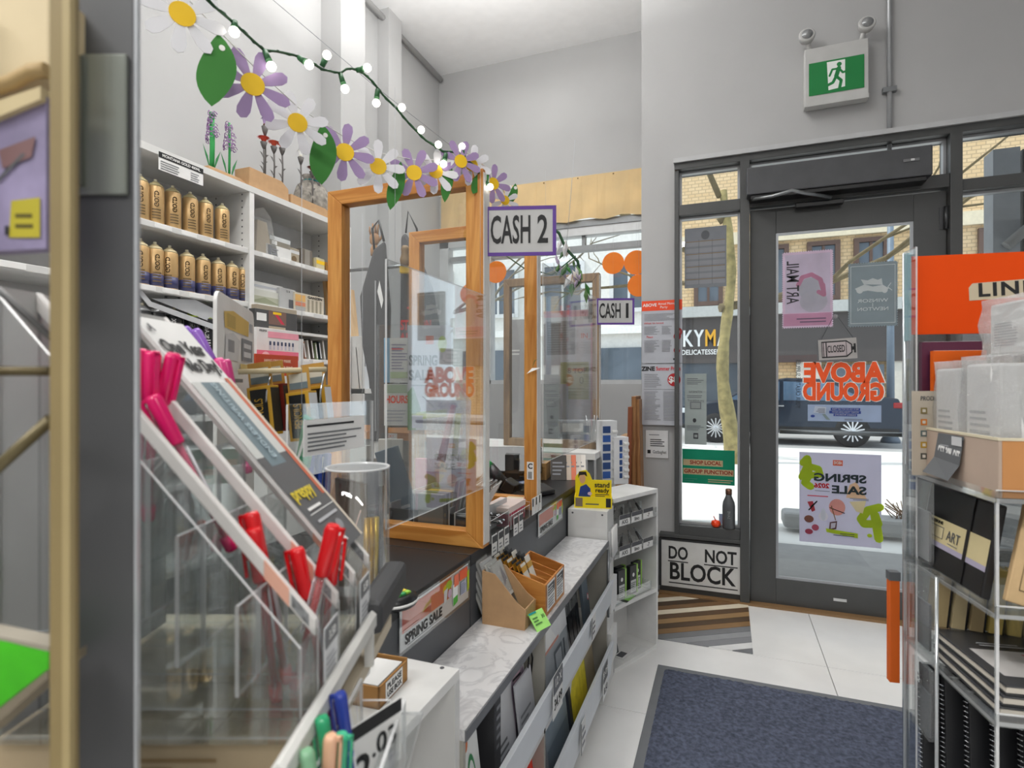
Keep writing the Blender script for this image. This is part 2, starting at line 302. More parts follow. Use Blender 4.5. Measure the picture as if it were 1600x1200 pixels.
# operator box above the door
o = thing('door_operator', 'long dark grey automatic door operator box above the entrance door', 'door opener', (.1, FY-.05, 2.2))
MB().box(0, .82, -.09, 0, 0, .145).build('housing', mat('46474a', .4, var=.09), o, bevel=.006); MB().box(.02, .80, -.082, -.0, -.022, 0).build('track_cover', BLACK, o, bevel=.004)
MB().box(.70, .765, -.094, -.09, .075, .087).build('switch', mat('6d6e70', .3), o); MB().box(.73, .745, -.096, -.094, .076, .086).build('switch_button', mat('c9c9c9', .4), o)
MB().tube([(.03, -.07, -.02), (.12, -.12, -.03), (.21, -.145, -.018), (.27, -.11, -.028), (.40, -.05, -.045)], .009, 8).build('closing_arm', STEEL, o)
MB().box(.24, .46, -.03, .01, -.075, -.052).build('slide_rail', BLACK, o, bevel=.003)
# exit sign
o = thing('exit_sign', 'green running man exit sign with two emergency lamps on the front wall', 'exit sign', (.528, FY-.03, 2.665))
MB().box(-.145, .145, -.03, .03, 0, .29).build('case', mat('bcbcba', .4), o, bevel=.004)
eg = mat('0c7a3a', .5, var=.02); ew = mat('f2f5f2', .5, var=.01)
decal(o, T((0, -.031, .125)), .25, .17, [('rect', 0, 0, 1, 1, eg), ('poly', [(.36, .09), (.66, .13), (.66, .95), (.33, .95)], ew), ('disc', .555, .83, .045, .066, eg),
 ('stroke', [(.55, .72), (.50, .48)], .020, eg), ('stroke', [(.50, .48), (.44, .30), (.30, .22)], .014, eg), ('stroke', [(.51, .46), (.59, .33), (.56, .10)], .014, eg), ('stroke', [(.54, .70), (.43, .70), (.38, .52)], .010, eg), ('stroke', [(.55, .70), (.62, .56), (.72, .60)], .010, eg)])
MB().box(-.145, .145, -.034, .02, -.014, .008).build('lower_cover', mat('bdbdbb', .4), o)
for sx in (-1, 1):
    h = MB().rod((sx*.115, 0, .285), (sx*.13, -.02, .345), .012).build('lamp_bracket', mat('c4c4c2', .4), o)
    q = MB().lathe([(.012, -.035), (.034, -.02), (.04, .01), (.034, .016)], 16, 0, T((sx*.135, -.035, .355)) @ RX(math.radians(80)) ).build('lamp_head', mat('bcbcba', .35), o)
    MB().lathe([(.026, .0), (.026, .006), (.0001, .012)], 16, 0, T((sx*.135, -.049, .357)) @ RX(math.radians(80))).build('lamp_lens', mat('8d8f90', .1, .3), q)
# --- display window wall of the alcove
r = bpy.data.objects.new('window_6', None); COL.objects.link(r); r['kind'] = 'structure'; r.location = (0, WY+.06, 0)
fx = mat('c9cbcc', .4, .2); gx = mat('8e9193', .4, .2)
box(-2.38, PX, 0, .008, 1.2, 2.94).build('pane', GLASS, r)
MB().box(-2.5, PX, -.05, .05, 1.2, 1.235).build('sill', fx, r); MB().box(-2.5, PX, -.05, .06, 2.46, 2.53).build('head_rail', fx, r); MB().box(-2.4, PX, -.06, .06, 2.53, 2.585).build('blind_box', gx, r); MB().box(-2.4, PX, -.04, .04, 2.33, 2.375).build('transom', gx, r)
for x in (-2.5, -2.07, -.53): MB().box(x, x+.09, -.05, .05, 1.2, 2.94).build('mullion', fx, r)
for x in (-2.15, -1.15): MB().box(x, x+.03, -.02, .03, 2.37, 2.46).build('mullion', gx, r)
# kraft paper blind over the top of the window
o = thing('kraft_paper_blind', 'crinkled band of yellow kraft paper pinned over the top of the display window', 'paper', (-1.47, WY-.012, 2.60))
m = MB(); n = 30
for i in range(n):
    a, b = -1.0+2.0*i/n, -1.0+2.0*(i+1)/n; za, zb = .012*math.sin(i*1.3), .012*math.sin((i+1)*1.3); ya, yb = -.006*math.sin(i*2.1), -.006*math.sin((i+1)*2.1)
    m.quad([(a, ya-.01, za-.02), (b, yb-.01, zb-.02), (b, -.002, .35), (a, -.002, .35)])
kp = mat('f3dcae', .85, var=.08, scale=4, bump=.3); ob = m.build('paper', kp, o); s = ob.modifiers.new('s', 'SOLIDIFY'); s.thickness = .002
for x in (-.6, -.3, .0, .3, .6, .9): MB().lathe([(.006, -.004), (.004, 0)], 8, 0, T((x, -.008, .335)) @ RX(math.pi/2)).build('pin', mat('7a5a2a', .4), o)
# striped wooden inset beside the door
o = thing('striped_floor_inset', 'brown and cream diagonal plank inset in the floor before the do not block sign', 'floor inset', (-.36, 2.69, .0))
x0, x1, y0, y1 = 0, .47, 0, .585; dirv = az(1130, 940, 0)-az(1027, 978, 0); sl = .62
cols = [mat('9a7a52', .5), mat('5d4630', .5), mat('e8dcc4', .45), mat('7b5c3c', .5), mat('4c3a2a', .5), mat('eee4d0', .45), mat('8a6a45', .5), mat('54412e', .5)]
gcols = [mat('96979a', .5), mat('77787b', .5), mat('e3e3e2', .45), mat('838487', .5)]
def clip(poly, f):
    out = []
    for p, q in zip(poly, poly[1:]+poly[:1]):
        a, b = f(p), f(q)
        if a >= 0: out.append(p)
        if a*b < 0: k = a/(a-b); out.append((p[0]+(q[0]-p[0])*k, p[1]+(q[1]-p[1])*k))
    return out
k = 0; c = -.36
while c < .62:
    wdt = .062
    pl = clip(clip([(x0, y0), (x1, y0), (x1, y1), (x0, y1)], lambda p: p[1]-sl*p[0]-c), lambda p: c+wdt-.003-(p[1]-sl*p[0]))
    if len(pl) > 2: MB().prism(pl, .004, axis='z').build('plank', (gcols[k % 4] if c < -.02 else cols[k % 8]), o)
    k += 1; c += wdt
# dark door mat with a rubber border
o = thing('door_mat', 'long dark navy carpet runner with grey rubber border on the floor', 'mat', (-.272, .4, 0))
MB().box(0, 1.15, 0, 2.04, 0, .005).build('rubber_border', mat('6f7174', .6), o, bevel=.002)
nx, ny = 110, 190; m = MB(); vs = []; rr = random.Random(3)
for j in range(ny+1):
    for i in range(nx+1): vs.append((.028+1.094*i/nx, .028+1.984*j/ny, .0075+(rr.random()*.0045 if 0 < i < nx and 0 < j < ny else -.004)))
m.add(vs, [(j*(nx+1)+i, j*(nx+1)+i+1, (j+1)*(nx+1)+i+1, (j+1)*(nx+1)+i) for j in range(ny) for i in range(nx)], 0, True)
m.build('carpet_pile', mat('4d5364', .95, var=.45, scale=70, bump=.6), o, kind='stuff')

# ================================================================== the street
struct(box(-14, 12, WY+.16, 12.2, -.2, -.06).build('sidewalk', mat('d6d4cf', .9, var=.04, scale=2))); struct(MB().box(PX+.1, 12, FY+.13, WY+.16, -.2, -.015).build('entry_floor', mat('cfcdc8', .8)))
struct(box(-14, 12, 12.2, 19.8, -.3, -.16).build('road', mat('a9a9a8', .9, var=.06, scale=2)))
struct(box(-14, 12, 18.2, 20.2, -.28, -.02).build('far_sidewalk', mat('c9c7c2', .9)))
def brickmat(a, b, mortar, sc_):
    m = bpy.data.materials.new('brickwork'); m.use_nodes = True; nt = m.node_tree; bs = nt.nodes['Principled BSDF']; bs.inputs['Roughness'].default_value = .9
    t = nt.nodes.new('ShaderNodeTexBrick'); t.inputs['Color1'].default_value = lin(a); t.inputs['Color2'].default_value = lin(b); t.inputs['Mortar'].default_value = lin(mortar); t.inputs['Scale'].default_value = sc_; t.inputs['Mortar Size'].default_value = .03
    tc = nt.nodes.new('ShaderNodeTexCoord'); mp = nt.nodes.new('ShaderNodeMapping'); mp.inputs['Rotation'].default_value = (math.pi/2, 0, 0); nt.links.new(tc.outputs['Object'], mp.inputs[0]); nt.links.new(mp.outputs[0], t.inputs[0]); nt.links.new(t.outputs[0], bs.inputs['Base Color']); return m
BY = 20.0
gw = mat('59626b', .08, .2, var=.3, scale=.6)
def facade(name, label, x0, x1, z1, wallm, wins, trimm, shop=None):
    o = thing(name, label, 'building', (x0, BY, 0)); MB().box(0, x1-x0, .12, 3, -.1, z1).build('wall', wallm, o)
    for (a, b, c, d) in wins:
        f = MB().box(a-.14, a, .0, .14, c-.14, d+.14).box(b, b+.14, .0, .14, c-.14, d+.14).box(a, b, .0, .14, d, d+.14).box(a, b, -.06, .14, c-.14, c).box((a+b)/2-.04, (a+b)/2+.04, .04, .14, c, d).build('window', trimm, o)
        box(a, b, .085, .115, c, d).build('pane', gw, f)
    return o
br = facade('brick_building', 'cream brick building across the street seen through the entrance door', -1.8, 9, 9, brickmat('e0c49a', 'd8b98c', 'b99f7c', 2.2), [(4.35, 5.0, 4.0, 5.6), (5.65, 6.3, 4.0, 5.6), (7.3, 8.0, 4.0, 5.6), (8.8, 9.5, 4.0, 5.6), (2.9, 3.55, 4.0, 5.6), (.9, 1.55, 4.0, 5.6)], mat('5a4338', .6))
MB().box(0, 10.8, -.05, .12, 5.85, 6.25).build('stone_band', mat('ddd0b4', .8), br); MB().box(0, 10.8, -.35, .12, 3.45, 3.8).build('ledge', mat('b9bab6', .7), br)
MB().box(0, 10.8, -.12, .12, 1.9, 3.45).build('shop_fascia', mat('4a4442', .6), br)
MB().box(.2, 2.9, -.03, .12, .2, 1.9).build('shop_glass', gw, br)
for a, b in ((3.9, 4.6), (6.4, 7.3)): MB().box(a, b, -.06, .12, 0, 1.9).build('pier', mat('cfcabf', .8), br)
MB().box(4.7, 6.3, -.03, .12, .5, 1.8).build('shop_glass', gw, br); MB().box(7.4, 9.5, -.03, .12, .2, 2.3).build('shop_door', mat('5a2f3c', .5), br)
for i, ch in enumerate('KYMA'): lettering(ch, .56, mat('f4b21a' if ch == 'M' else 'f4f4f2', .5, var=.02), br, T((.56+i*.37, -.14, 2.72)), bold=.03, thick=.02, width=.33)
lettering('DELICATESSEN', .17, mat('f2f2f0', .5, var=.02), br, T((1.0, -.14, 2.27)), bold=.02, width=1.25, thick=.01)
wb = facade('white_building', 'white rendered building across the street seen through the display window', -14, -1.85, 8.2, mat('e6e3dc', .85), [(2.0, 3.6, 3.9, 5.6), (5.0, 6.4, 3.9, 5.6), (7.6, 9.0, 3.9, 5.6), (10.2, 11.3, 3.9, 5.6)], mat('d8d8d6', .6))
MB().box(0, 12.1, -.1, .12, 3.0, 3.25).build('stone_band', mat('f2f0ea', .8), wb)
for a, b in ((.6, 3.0), (4.2, 6.6), (9.6, 11.2)): MB().box(a, b, -.03, .12, .4, 2.5).build('shop_glass', gw, wb)
# street tree
o = thing('street_tree', 'bare street tree with pale bark standing on the pavement outside', 'tree', (-.2, 9.6, -.08)); bark = mat('8d8155', .9, var=.35, scale=9, bump=.8)
MB().tube([(.2+.07*math.cos(k*.42+.3)+.1*math.exp(-k*.3), .02*math.sin(k*.7), 4.4*k/20) for k in range(21)], [.10+.09*math.exp(-k*.35)-.002*k+.008*math.sin(k*1.9) for k in range(21)], 11).build('trunk', bark, o)
rr = random.Random(11); m = MB()
def limb(p, d, L, r, k):
    pts = [p]; q = Vector(p); dd = Vector(d)
    for i in range(4): dd = (dd+Vector((rr.uniform(-.35, .35), rr.uniform(-.3, .3), rr.uniform(-.2, .3)))).normalized(); q = q+dd*L/4; pts.append(tuple(q))
    m.tube(pts, [r, r*.85, r*.7, r*.55, r*.4], 5)
    if k:
        for i in (2, 3, 4): limb(pts[i], (dd+Vector((rr.uniform(-1, 1), rr.uniform(-.6, .6), rr.uniform(-.3, .6)))).normalized(), L*.62, r*.5, k-1)
for p, d, L, r in (((.1, 0, 3.2), (-1, -.1, .35), 3.6, .08), ((.1, 0, 2.5), (1, .2, .35), 3.4, .075), ((.08, 0, 3.9), (.8, -.2, .6), 3.2, .06), ((.1, 0, 4.3), (-.5, .3, 1), 2.6, .05), ((.1, 0, 2.9), (-.9, .5, .1), 2.8, .05)): limb(p, d, L, r, 2)
m.build('branches', mat('6b5f45', .9, var=.2), o, kind='stuff')
o = thing('second_street_tree', 'bare thin street tree outside the left display window', 'tree', (-6.2, 9.2, -.08))
MB().tube([(0, 0, 0), (.1, 0, 1), (-.05, 0, 2), (.1, 0, 3), (.2, 0, 4.2)], [.13, .12, .1, .08, .05], 8).build('trunk', bark, o); m = MB()
for p, d, L, r in (((0, 0, 2), (1, 0, .6), 3.0, .06), ((0, 0, 2.2), (-1, 0, .7), 2.5, .055), ((.1, 0, 3), (.9, 0, .5), 2.8, .05), ((.1, 0, 3.6), (-.6, 0, .8), 2.2, .04)): limb(p, d, L, r, 2)
m.build('branches', mat('777060', .9, var=.2), o, kind='stuff')
# lamp pole
o = thing('street_pole', 'slim blue grey street pole beyond the car', 'pole', (3.55, 15.2, -.16)); MB().rod((0, 0, 0), (0, 0, 6.2), .085, .06, 12).build('shaft', mat('6f7d8b', .5), o); MB().lathe([(.2, 0), (.2, .06), (.11, .22)], 12).build('base', mat('5f6b78', .5), o); MB().tube([(0, 0, 6.1), (-.15, 0, 6.25), (-.5, 0, 6.2)], .045).build('arm', mat('6f7d8b', .5), o)
# parked car (faces left)
o = thing('parked_car', 'dark blue and black car parked along the kerb outside', 'car', (1.15, 13.7, -.16)); cp = mat('27313f', .15, .3, var=.04); cg = mat('5f7790', .05, .3, var=.3, scale=1.5)
side = [(-2.3, .35), (-2.35, .62), (-2.2, .82), (-1.25, .98), (-.62, 1.36), (.1, 1.5), (1.0, 1.46), (1.75, 1.12), (2.2, 1.05), (2.32, .7), (2.28, .35), (1.72, .27), (1.62, .5), (1.36, .68), (1.1, .5), (1.0, .27), (-1.02, .27), (-1.12, .5), (-1.38, .68), (-1.64, .5), (-1.74, .27)]
MB().prism(side, 1.75, axis='y').build('body', cp, o, bevel=.03)
MB().prism([(-1.12, 1.0), (-.56, 1.33), (-.05, 1.42), (-.05, 1.0)], .02, axis='y', o=-.012).build('side_window', cg, o); MB().prism([(.03, 1.0), (.03, 1.42), (.95, 1.38), (1.55, 1.05), (1.5, 1.0)], .02, axis='y', o=-.012).build('side_window', cg, o)
for x in (-1.38, 1.36):
    wobj = MB().lathe([(.22, 0), (.33, .0), (.35, .05), (.35, .2), (.1, .22)], 24, 0, T((x, -.01, .35)) @ RX(-math.pi/2)).build('wheel', mat('1b1b1c', .8), o)
    m = MB().lathe([(.0001, -.004), (.05, -.01), (.06, .0)], 12, 0, T((x, -.02, .35)) @ RX(-math.pi/2))
    m.lathe([(.20, -.002), (.20, -.014), (.225, -.014), (.225, -.002)], 24, 0, T((x, -.01, .35)) @ RX(math.pi/2))
    for i in range(14): a = i*math.pi/7; m.box(-.014, .014, -.018, -.004, .03, .225, M=T((x, -.01, .35)) @ RY(a))
    m.build('rim', mat('d5d8db', .25, .8), wobj)
for x in (-.12, 1.05): MB().box(x, x+.16, -.03, -.005, .86, .89).build('door_handle', CHROME, o)
MB().box(-2.3, -2.02, -.015, .2, .68, .8).build('headlamp', mat('d9dfe4', .1), o, bevel=.02); MB().box(2.1, 2.3, -.015, .2, .85, .97).build('tail_lamp', mat('8f1a1a', .2), o, bevel=.02)
MB().box(-2.2, 2.2, -.012, .0, .34, .42).build('sill_trim', BLACK, o)
o = thing('street_planter', 'grey stone planter with dry stems standing outside the door', 'planter', (.95, 5.35, -.02)); MB().box(-.5, .5, -.12, .12, 0, .13).build('tub', mat('9a9a98', .85), o, bevel=.03)
m = MB()
for i in range(24): a = rr.uniform(0, 6.3); m.tube([(.38+rr.uniform(-.07, .07), rr.uniform(-.05, .05), .12), (.38+.12*math.cos(a), .08*math.sin(a), .17+rr.random()*.1)], .004, 4)
m.build('stems', mat('7a5a3a', .9, var=.3), o, kind='stuff')
# recess on the right of the entry: pale column, dark jamb, and a reflection built as a solid brace
struct(MB().box(1.38, 1.5, FY+.5, FY+.62, 0, 2.5).build('trim_7', mat('a7abb0', .5))); struct(MB().box(1.53, 1.6, FY+.55, FY+.62, 0, 2.5).build('trim_8', mat('2f2f30', .5)))
o = MB().rod((1.42, FY+.45, 1.95), (2.1, FY+.45, 2.6), .03, n=6).build('reflected_brace', mat('a9a9a8', .5, .3)); tag(o, 'grey diagonal brace painting a reflection in the window right of the door', 'brace')
# ================================================================== white wall shelving on the left
SX = -2.2; BACK = LW+.01
o = thing('shelving_unit', 'white two bay wall shelving full of spray cans and boxes behind the counter', 'shelving', (SX, 1.0, 0))
D = SX-BACK
for y in (0, 1.10, 1.865):
    u = MB().box(-D, 0, y, y+.028, 0, 2.15).build('upright', SHELFW, o)
    MB().box(-.001, .004, y, y+.028, 0, 2.15).build('edge_band', mat('f2f2f0', .4), u)
    m = MB()
    for k in range(60):
        for xx in (-.045, -.22):
            z = .25+k*.032; m.box(xx-.0035, xx+.0035, y-.0012, y, z, z+.007)
            if y < 1.8: m.box(xx-.0035, xx+.0035, y+.028, y+.0292, z, z+.007)
    m.build('peg_holes', mat('5a5a5c', .7), u, kind='stuff')
MB().box(-D, -D+.008, .028, 1.865, 0, 2.15).build('back_panel', mat('cfcfcf', .6), o)
MB().box(-D, .006, -.0, 1.893, 2.15, 2.18).build('top_board', SHELFW, o)
for (y0, y1) in ((.028, 1.10), (1.128, 1.865)):
    for z in (1.845, 1.58, 1.315, 1.03, .74, .4):
        s = MB().box(-D+.008, -.004, y0, y1, z, z+.026).build('shelf', SHELFW, o, bevel=.002)
        m = MB(); rr = random.Random(int(z*100))
        yy = y0+.06
        while yy < y1-.1: m.box(-.004, -.002, yy, yy+.075, z+.004, z+.023); yy += rr.uniform(.10, .16)
        m.build('shelf_label', mat('f6f6f4', .6, var=.01), s, kind='stuff')
MB().box(-D+.01, -.02, 1.128+.30, 1.128+.315, 1.343, 1.59).build('divider', SHELFW, o)
MB().box(-D+.01, -.02, 1.443, 1.865, 1.475, 1.49).build('small_shelf', SHELFW, o)
p = ax(283, 268, SX+.008); sheet('shelf_sign', 'small white paint code sign with black heading on the shelf top edge', 'sign', (SX+.012, p.y, p.z-.028), math.pi/2, .21, .075,
  [('rect', 0, .68, 1, 1, INK), ('text', .5, .84, .16, 'MONTANA GOLD 400ML', PAPER, {'bold': .03, 'width': .85}), ('lines', .04, .08, .45, .6, 4, MIDG), ('lines', .7, .08, .95, .6, 4, GREYINK)], t=.001)
# spray cans
def wrap(sx, h, m, parent, R, z, name='lettering', ang0=0, bold=.02):
    t = lettering(sx, h, m, parent, Matrix.Identity(4), bold=bold, name=name, thick=.0001)
    for v in t.data.vertices:
        x, zz = v.co.x, v.co.z; a = ang0+zz/R; v.co = (R*math.sin(a), -R*math.cos(a), z+x)
    return t
def can(label, body, cap, band=None, txt='GOLD', group=None, ink=None, tint=None):
    o = thing('spray_can', label, 'spray can', (0, 0, 0), 0, group); R = .0325
    MB().lathe([(R-.003, 0), (R, .003), (R, .158), (R-.002, .161)], 20).build('can_body', body, o)
    if band: MB().lathe([(R+.0003, .006), (R+.0003, .055)], 20).build('colour_band', band, o)
    MB().lathe([(R-.002, .161), (R-.006, .170), (R-.014, .176), (.014, .178), (.013, .182)], 20).build('shoulder', cap, o)
    MB().lathe([(.007, .182), (.007, .193), (.0045, .195)], 10).build('nozzle', mat('d9d2b8', .5) if not tint else tint, o)
    wrap(txt, .0175, ink or mat('4a3a22', .5), o, R+.0006, .105, bold=.03)
    m = MB()
    for k in range(4):
        z = .022+k*.012; pts = [((R+.0007)*math.sin(a), -(R+.0007)*math.cos(a)) for a in (-.5, -.25, 0, .25, .5)]
        for (a, b), (c, d) in zip(pts, pts[1:]): m.quad([(a, b, z), (c, d, z), (c, d, z+.005), (a, b, z+.005)])
    m.build('small_print', ink or mat('6a5636', .5), o); return o
GOLDC = mat('c9a673', .34, .35, var=.05); NAVY = mat('3d3f66', .4); CAPG = mat('b7ab80', .45); CAPN = mat('d8c9a0', .5)
ordn = ['first', 'second', 'third', 'fourth', 'fifth', 'sixth', 'seventh', 'eighth']
c1 = can('x', GOLDC, CAPG, group='gold spray cans on the upper shelf'); c2 = can('x', GOLDC, CAPN, NAVY, group='gold and navy spray cans on the lower shelf')
c3 = can('x', mat('1d1f22', .3), mat('c4c6c8', .35, .6), txt='BLACK', ink=mat('d8d8d8', .5), group='black spray cans on the third shelf'); c4 = can('x', mat('1d1f22', .3), mat('b5cf3a', .45), txt='BLACK', ink=mat('d8d8d8', .5), group='black spray cans on the third shelf'); 
c5 = can('x', mat('1e5560', .3), mat('27606c', .45), txt='BLACK', ink=mat('d8d8d8', .5), group='black spray cans on the third shelf')
rr = random.Random(5)
for i, px in enumerate((219, 243, 270, 297, 321, 347)):
    y = ax(px, 330, SX-.055).y; q = dup(c1, (SX-.055, y, 1.871), math.pi/2-.62+rr.uniform(-.35, .35), 'gold spray can with black lettering, %s from the left on the upper can shelf' % ordn[i]) if i else c1
    if not i: c1.location = (SX-.055, y, 1.871); c1.rotation_euler.z = 1.0; c1['label'] = 'gold spray can with black lettering, first from the left on the upper can shelf'
for i, px in enumerate((219, 242, 265, 292, 317, 341, 362, 380)):
    y = ax(px, 430, SX-.055).y; lb = 'gold spray can with navy lower band, %s from the left on the lower can shelf' % ordn[i]
    if i: dup(c2, (SX-.055, y, 1.606), math.pi/2-.62+rr.uniform(-.3, .3), lb)
    else: c2.location = (SX-.055, y, 1.606); c2.rotation_euler.z = .95; c2['label'] = lb
used = set()
for i, (px, src) in enumerate(((222, c3), (245, c3), (272, c3), (300, c4), (322, c4), (340, c5), (358, c5))):
    y = ax(px, 510, SX-.055).y; lb = {c3: 'black spray can with silver shoulder, %s from the left on the third shelf', c4: 'black spray can with lime green shoulder, %s from the left on the third shelf', c5: 'dark teal spray can, %s from the left on the third shelf'}[src] % ordn[i]
    if id(src) in used: dup(src, (SX-.055, y, 1.341), .95+rr.uniform(-.2, .2), lb)
    else: used.add(id(src)); src.location = (SX-.055, y, 1.341); src.rotation_euler.z = .95; src['label'] = lb
# perforated bracket tray hanging under the second shelf
m = MB(); o = thing('perforated_tray', 'white perforated metal tray hanging under the second can shelf', 'tray', (SX-.02, 1.72, 1.52))
m.prism([(-.17, .055), (-.12, .0), (.22, -.075), (.30, -.07), (.30, -.05), (.22, -.05), (-.11, .02), (-.15, .06)], .005, axis='x'); m.prism([(-.1, .035), (.30, -.06), (.30, .0), (.1, .06)], .003, axis='x', o=-.01).build('plate', mat('d6d8da', .4, .3), o)
m = MB()
for i in range(10):
    for j in range(3): m.box(-.0114, -.0104, -.04+i*.03, -.027+i*.03, .024-i*.0085+j*.022, .034-i*.0085+j*.022)
m.build('holes', mat('3a3b3d', .6), o, kind='stuff')
# boxes in the second bay
def carton(name, label, cat, loc, w, d, h, base, items=(), rz=math.pi/2, group=None, lid=None, side=None):
    """A small carton; origin at the middle of the front lower edge, its front faces -y before rotation."""
    o = thing(name, label, cat, loc, rz, group); MB().box(-w/2, w/2, 0, d, 0, h).build('carton', base, o, bevel=.0015)
    if items: decal(o, T((0, 0, h/2)), w, h, list(items))
    if lid: MB().box(-w/2-.002, w/2+.002, -.0008, d+.001, h*.72, h+.002).build('lid', lid, o)
    if side: decal(o, T((-w/2, d/2, h/2)) @ RZ(-math.pi/2), d, h, side, 'side_print')
    return o
def by(px, X=SX-.03): return ax(px, 500, X).y
WB = mat('e4e4e2', .5); DG = mat('55565a', .5)
y = by(412); MBx = thing('clear_bag', 'clear plastic bag of flat items leaning at the shelf end in the second bay', 'bag', (SX-.08, y, 1.872), 0)
MB().prism([(-.06, 0), (.10, 0), (.05, .2), (.0, .24), (-.05, .22)], .05, axis='x').build('film', CLEARP, MBx); MB().prism([(-.04, .002), (.07, .002), (.03, .17), (-.03, .17)], .03, axis='x', o=.01).build('contents', mat('c0b29c', .7), MBx)
o = carton('white_carton', 'white carton lying flat on the upper shelf of the second bay', 'box', (SX-.03, by(437), 1.872), .17, .2, .062, WB, [('lines', .05, .2, .5, .8, 3, GREYINK), ('rect', .03, .1, .15, .9, MIDG)])
o = carton('clear_lid_box', 'grey box with clear lid stacked on the white carton', 'box', (SX-.04, by(440), 1.936), .15, .18, .05, mat('8a8478', .5), [('rect', 0, .55, 1, 1, mat('d5d8d8', .3)), ('rect', .1, .1, .35, .5, WHITE)])
o = carton('long_clear_box', 'long clear topped box beside the clear lid box on upper shelf', 'box', (SX-.05, by(462), 1.872), .10, .2, .085, mat('a59a86', .5), [('rect', 0, .65, 1, .85, mat('d9dadb', .3)), ('disc', .6, .3, .2, .2, mat('6d5a40', .5))])
o = carton('brown_craft_box', 'brown craft box under the wooden frame stile on upper shelf', 'box', (SX-.05, by(484), 1.872), .09, .2, .10, mat('6e665c', .6), [('rect', .3, 0, .75, 1, mat('918c84', .6))])
o = carton('small_cream_box', 'small cream and yellow box at the far end of upper shelf', 'box', (SX-.04, by(503), 1.872), .07, .16, .07, mat('cbbf9a', .6), [('rect', 0, .5, 1, .8, YELLOW)])
o = carton('long_white_box', 'long white tube box at the near end of the middle shelf', 'box', (SX-.06, by(420), 1.69), .26, .12, .04, WB, [('rect', .05, .3, .95, .6, mat('c3c6cc', .3))])
o = carton('pale_landscape_box', 'pale box with landscape picture on the middle shelf', 'box', (SX-.05, by(418), 1.606), .26, .15, .083, mat('cfd0c8', .5), [('rect', .04, .15, .96, .6, mat('aeb09c', .6)), ('poly', [(.1, .2), (.5, .55), (.9, .2)], mat('90957c', .6))])
o = carton('grey_card_box', 'light grey box with a hanging tag on the middle shelf', 'box', (SX-.04, by(452), 1.606), .12, .14, .115, mat('b5b6b6', .6), [('text', .5, .86, .1, '12 A', INK), ('rect', .55, .1, .98, .5, DG)])
o = carton('calendar_box', 'cream planner box with black heading on the middle shelf', 'box', (SX-.03, by(484), 1.606), .24, .12, .105, mat('cfc5b2', .6), [('text', .68, .85, .13, 'GANZEN', INK, {'bold': .04, 'width': .5}), ('bars', .42, .05, .98, .72, 4, mat('9a927f', .6)), ('rect', .02, .55, .35, .9, mat('e3b36a', .6)), ('rect', .02, .3, .35, .5, mat('d98a6a', .6)), ('rect', .02, .05, .35, .25, mat('a7a7a5', .6))])
o = carton('tan_card_box', 'tan flat box with lettering standing on the dark kit box', 'box', (SX+.045, by(433, SX+.04), 1.515), .27, .038, .08, mat('ab9f8c', .6), [('text', .6, .6, .2, 'BOARD', mat('6b6152', .6)), ('lines', .35, .2, .8, .4, 2, mat('857a68', .6))])
o = carton('dark_kit_box', 'dark grey art kit box with red pencil picture on the lower shelf', 'box', (SX+.09, by(433, SX+.09), 1.44), .28, .04, .125, mat('4b4a4a', .5), [('rect', .03, .55, .25, .85, PAPER), ('rect', .3, .45, .72, .98, mat('7b5f55', .6)), ('poly', [(.42, .9), (.5, .9), (.68, .5), (.6, .5)], mat('c8304a', .5)), ('rect', .4, .86, .6, .96, YELLOW), ('rect', .3, .0, .7, .38, mat('aa9c86', .6))])
sh = MB()
o = carton('pink_paint_box', 'pink and white paint set box with windows on the shelf', 'box', (SX+.135, by(434, SX+.13), 1.32), .275, .04, .15, mat('e9e6e4', .5), [('rect', 0, 0, 1, .28, mat('e4758f', .5)), ('rect', .25, .7, 1, .9, mat('f0a0b0', .5)), ('bars', .28, .32, .92, .6, 7, mat('c8ccd8', .4)), ('bars', .28, .46, .92, .58, 7, mat('3c4462', .4)), ('disc', .2, .1, .09, .14, mat('f3c3cc', .5)), ('text', .14, .9, .07, 'PRISMA', INK)])
o = carton('rust_paint_box', 'rust red box with cream lettering below the pink paint box', 'box', (SX+.18, by(434, SX+.18), 1.24), .275, .04, .10, mat('b4411c', .5), [('text', .5, .7, .16, 'HANG ONS TO MARK', mat('f0e0c8', .5), {'width': .62}), ('text', .5, .38, .16, 'OUT AND TEACHER PRINT', mat('f0e0c8', .5), {'width': .7})])
ya, yb_ = by(396, SX+.1), by(476, SX+.1); m = MB()
for x0_, x1_, z_ in ((.002, .047, 1.514), (.047, .092, 1.439), (.092, .137, 1.319), (.137, .185, 1.239)): m.box(SX+x0_, SX+x1_, ya, yb_, 0, z_)
ledge = m.build('stepped_stand', SHELFW); tag(ledge, 'white stepped stand in front of the shelving carrying the pink and rust red boxes', 'stand')
bookc = ['7d7f83', 'c9b79a', '4d5a5e', 'a26b4d', 'd9d8d3', '5c5048', '93a07c', '2f3a40', 'b0aaa0']
for i in range(9):
    yb = 2.455+i*.033; hh = .10+.02*((i*7) % 3)/2
    q = thing('thin_book', 'thin %s book, %s in the leaning row on the lower shelf' % (['grey', 'tan', 'slate', 'rust', 'white', 'brown', 'sage', 'navy', 'stone'][i], (ordn+['ninth'])[i]), 'book', (SX-.05, yb, 1.343), math.pi/2, 'leaning books on the lower shelf', ry=-.18)
    MB().box(-.006, .006, 0, .13, 0, hh).build('cover', mat(bookc[i], .6), q); MB().box(-.004, .004, -.001, 0, .01, hh-.01).build('pages', PAPER, q)
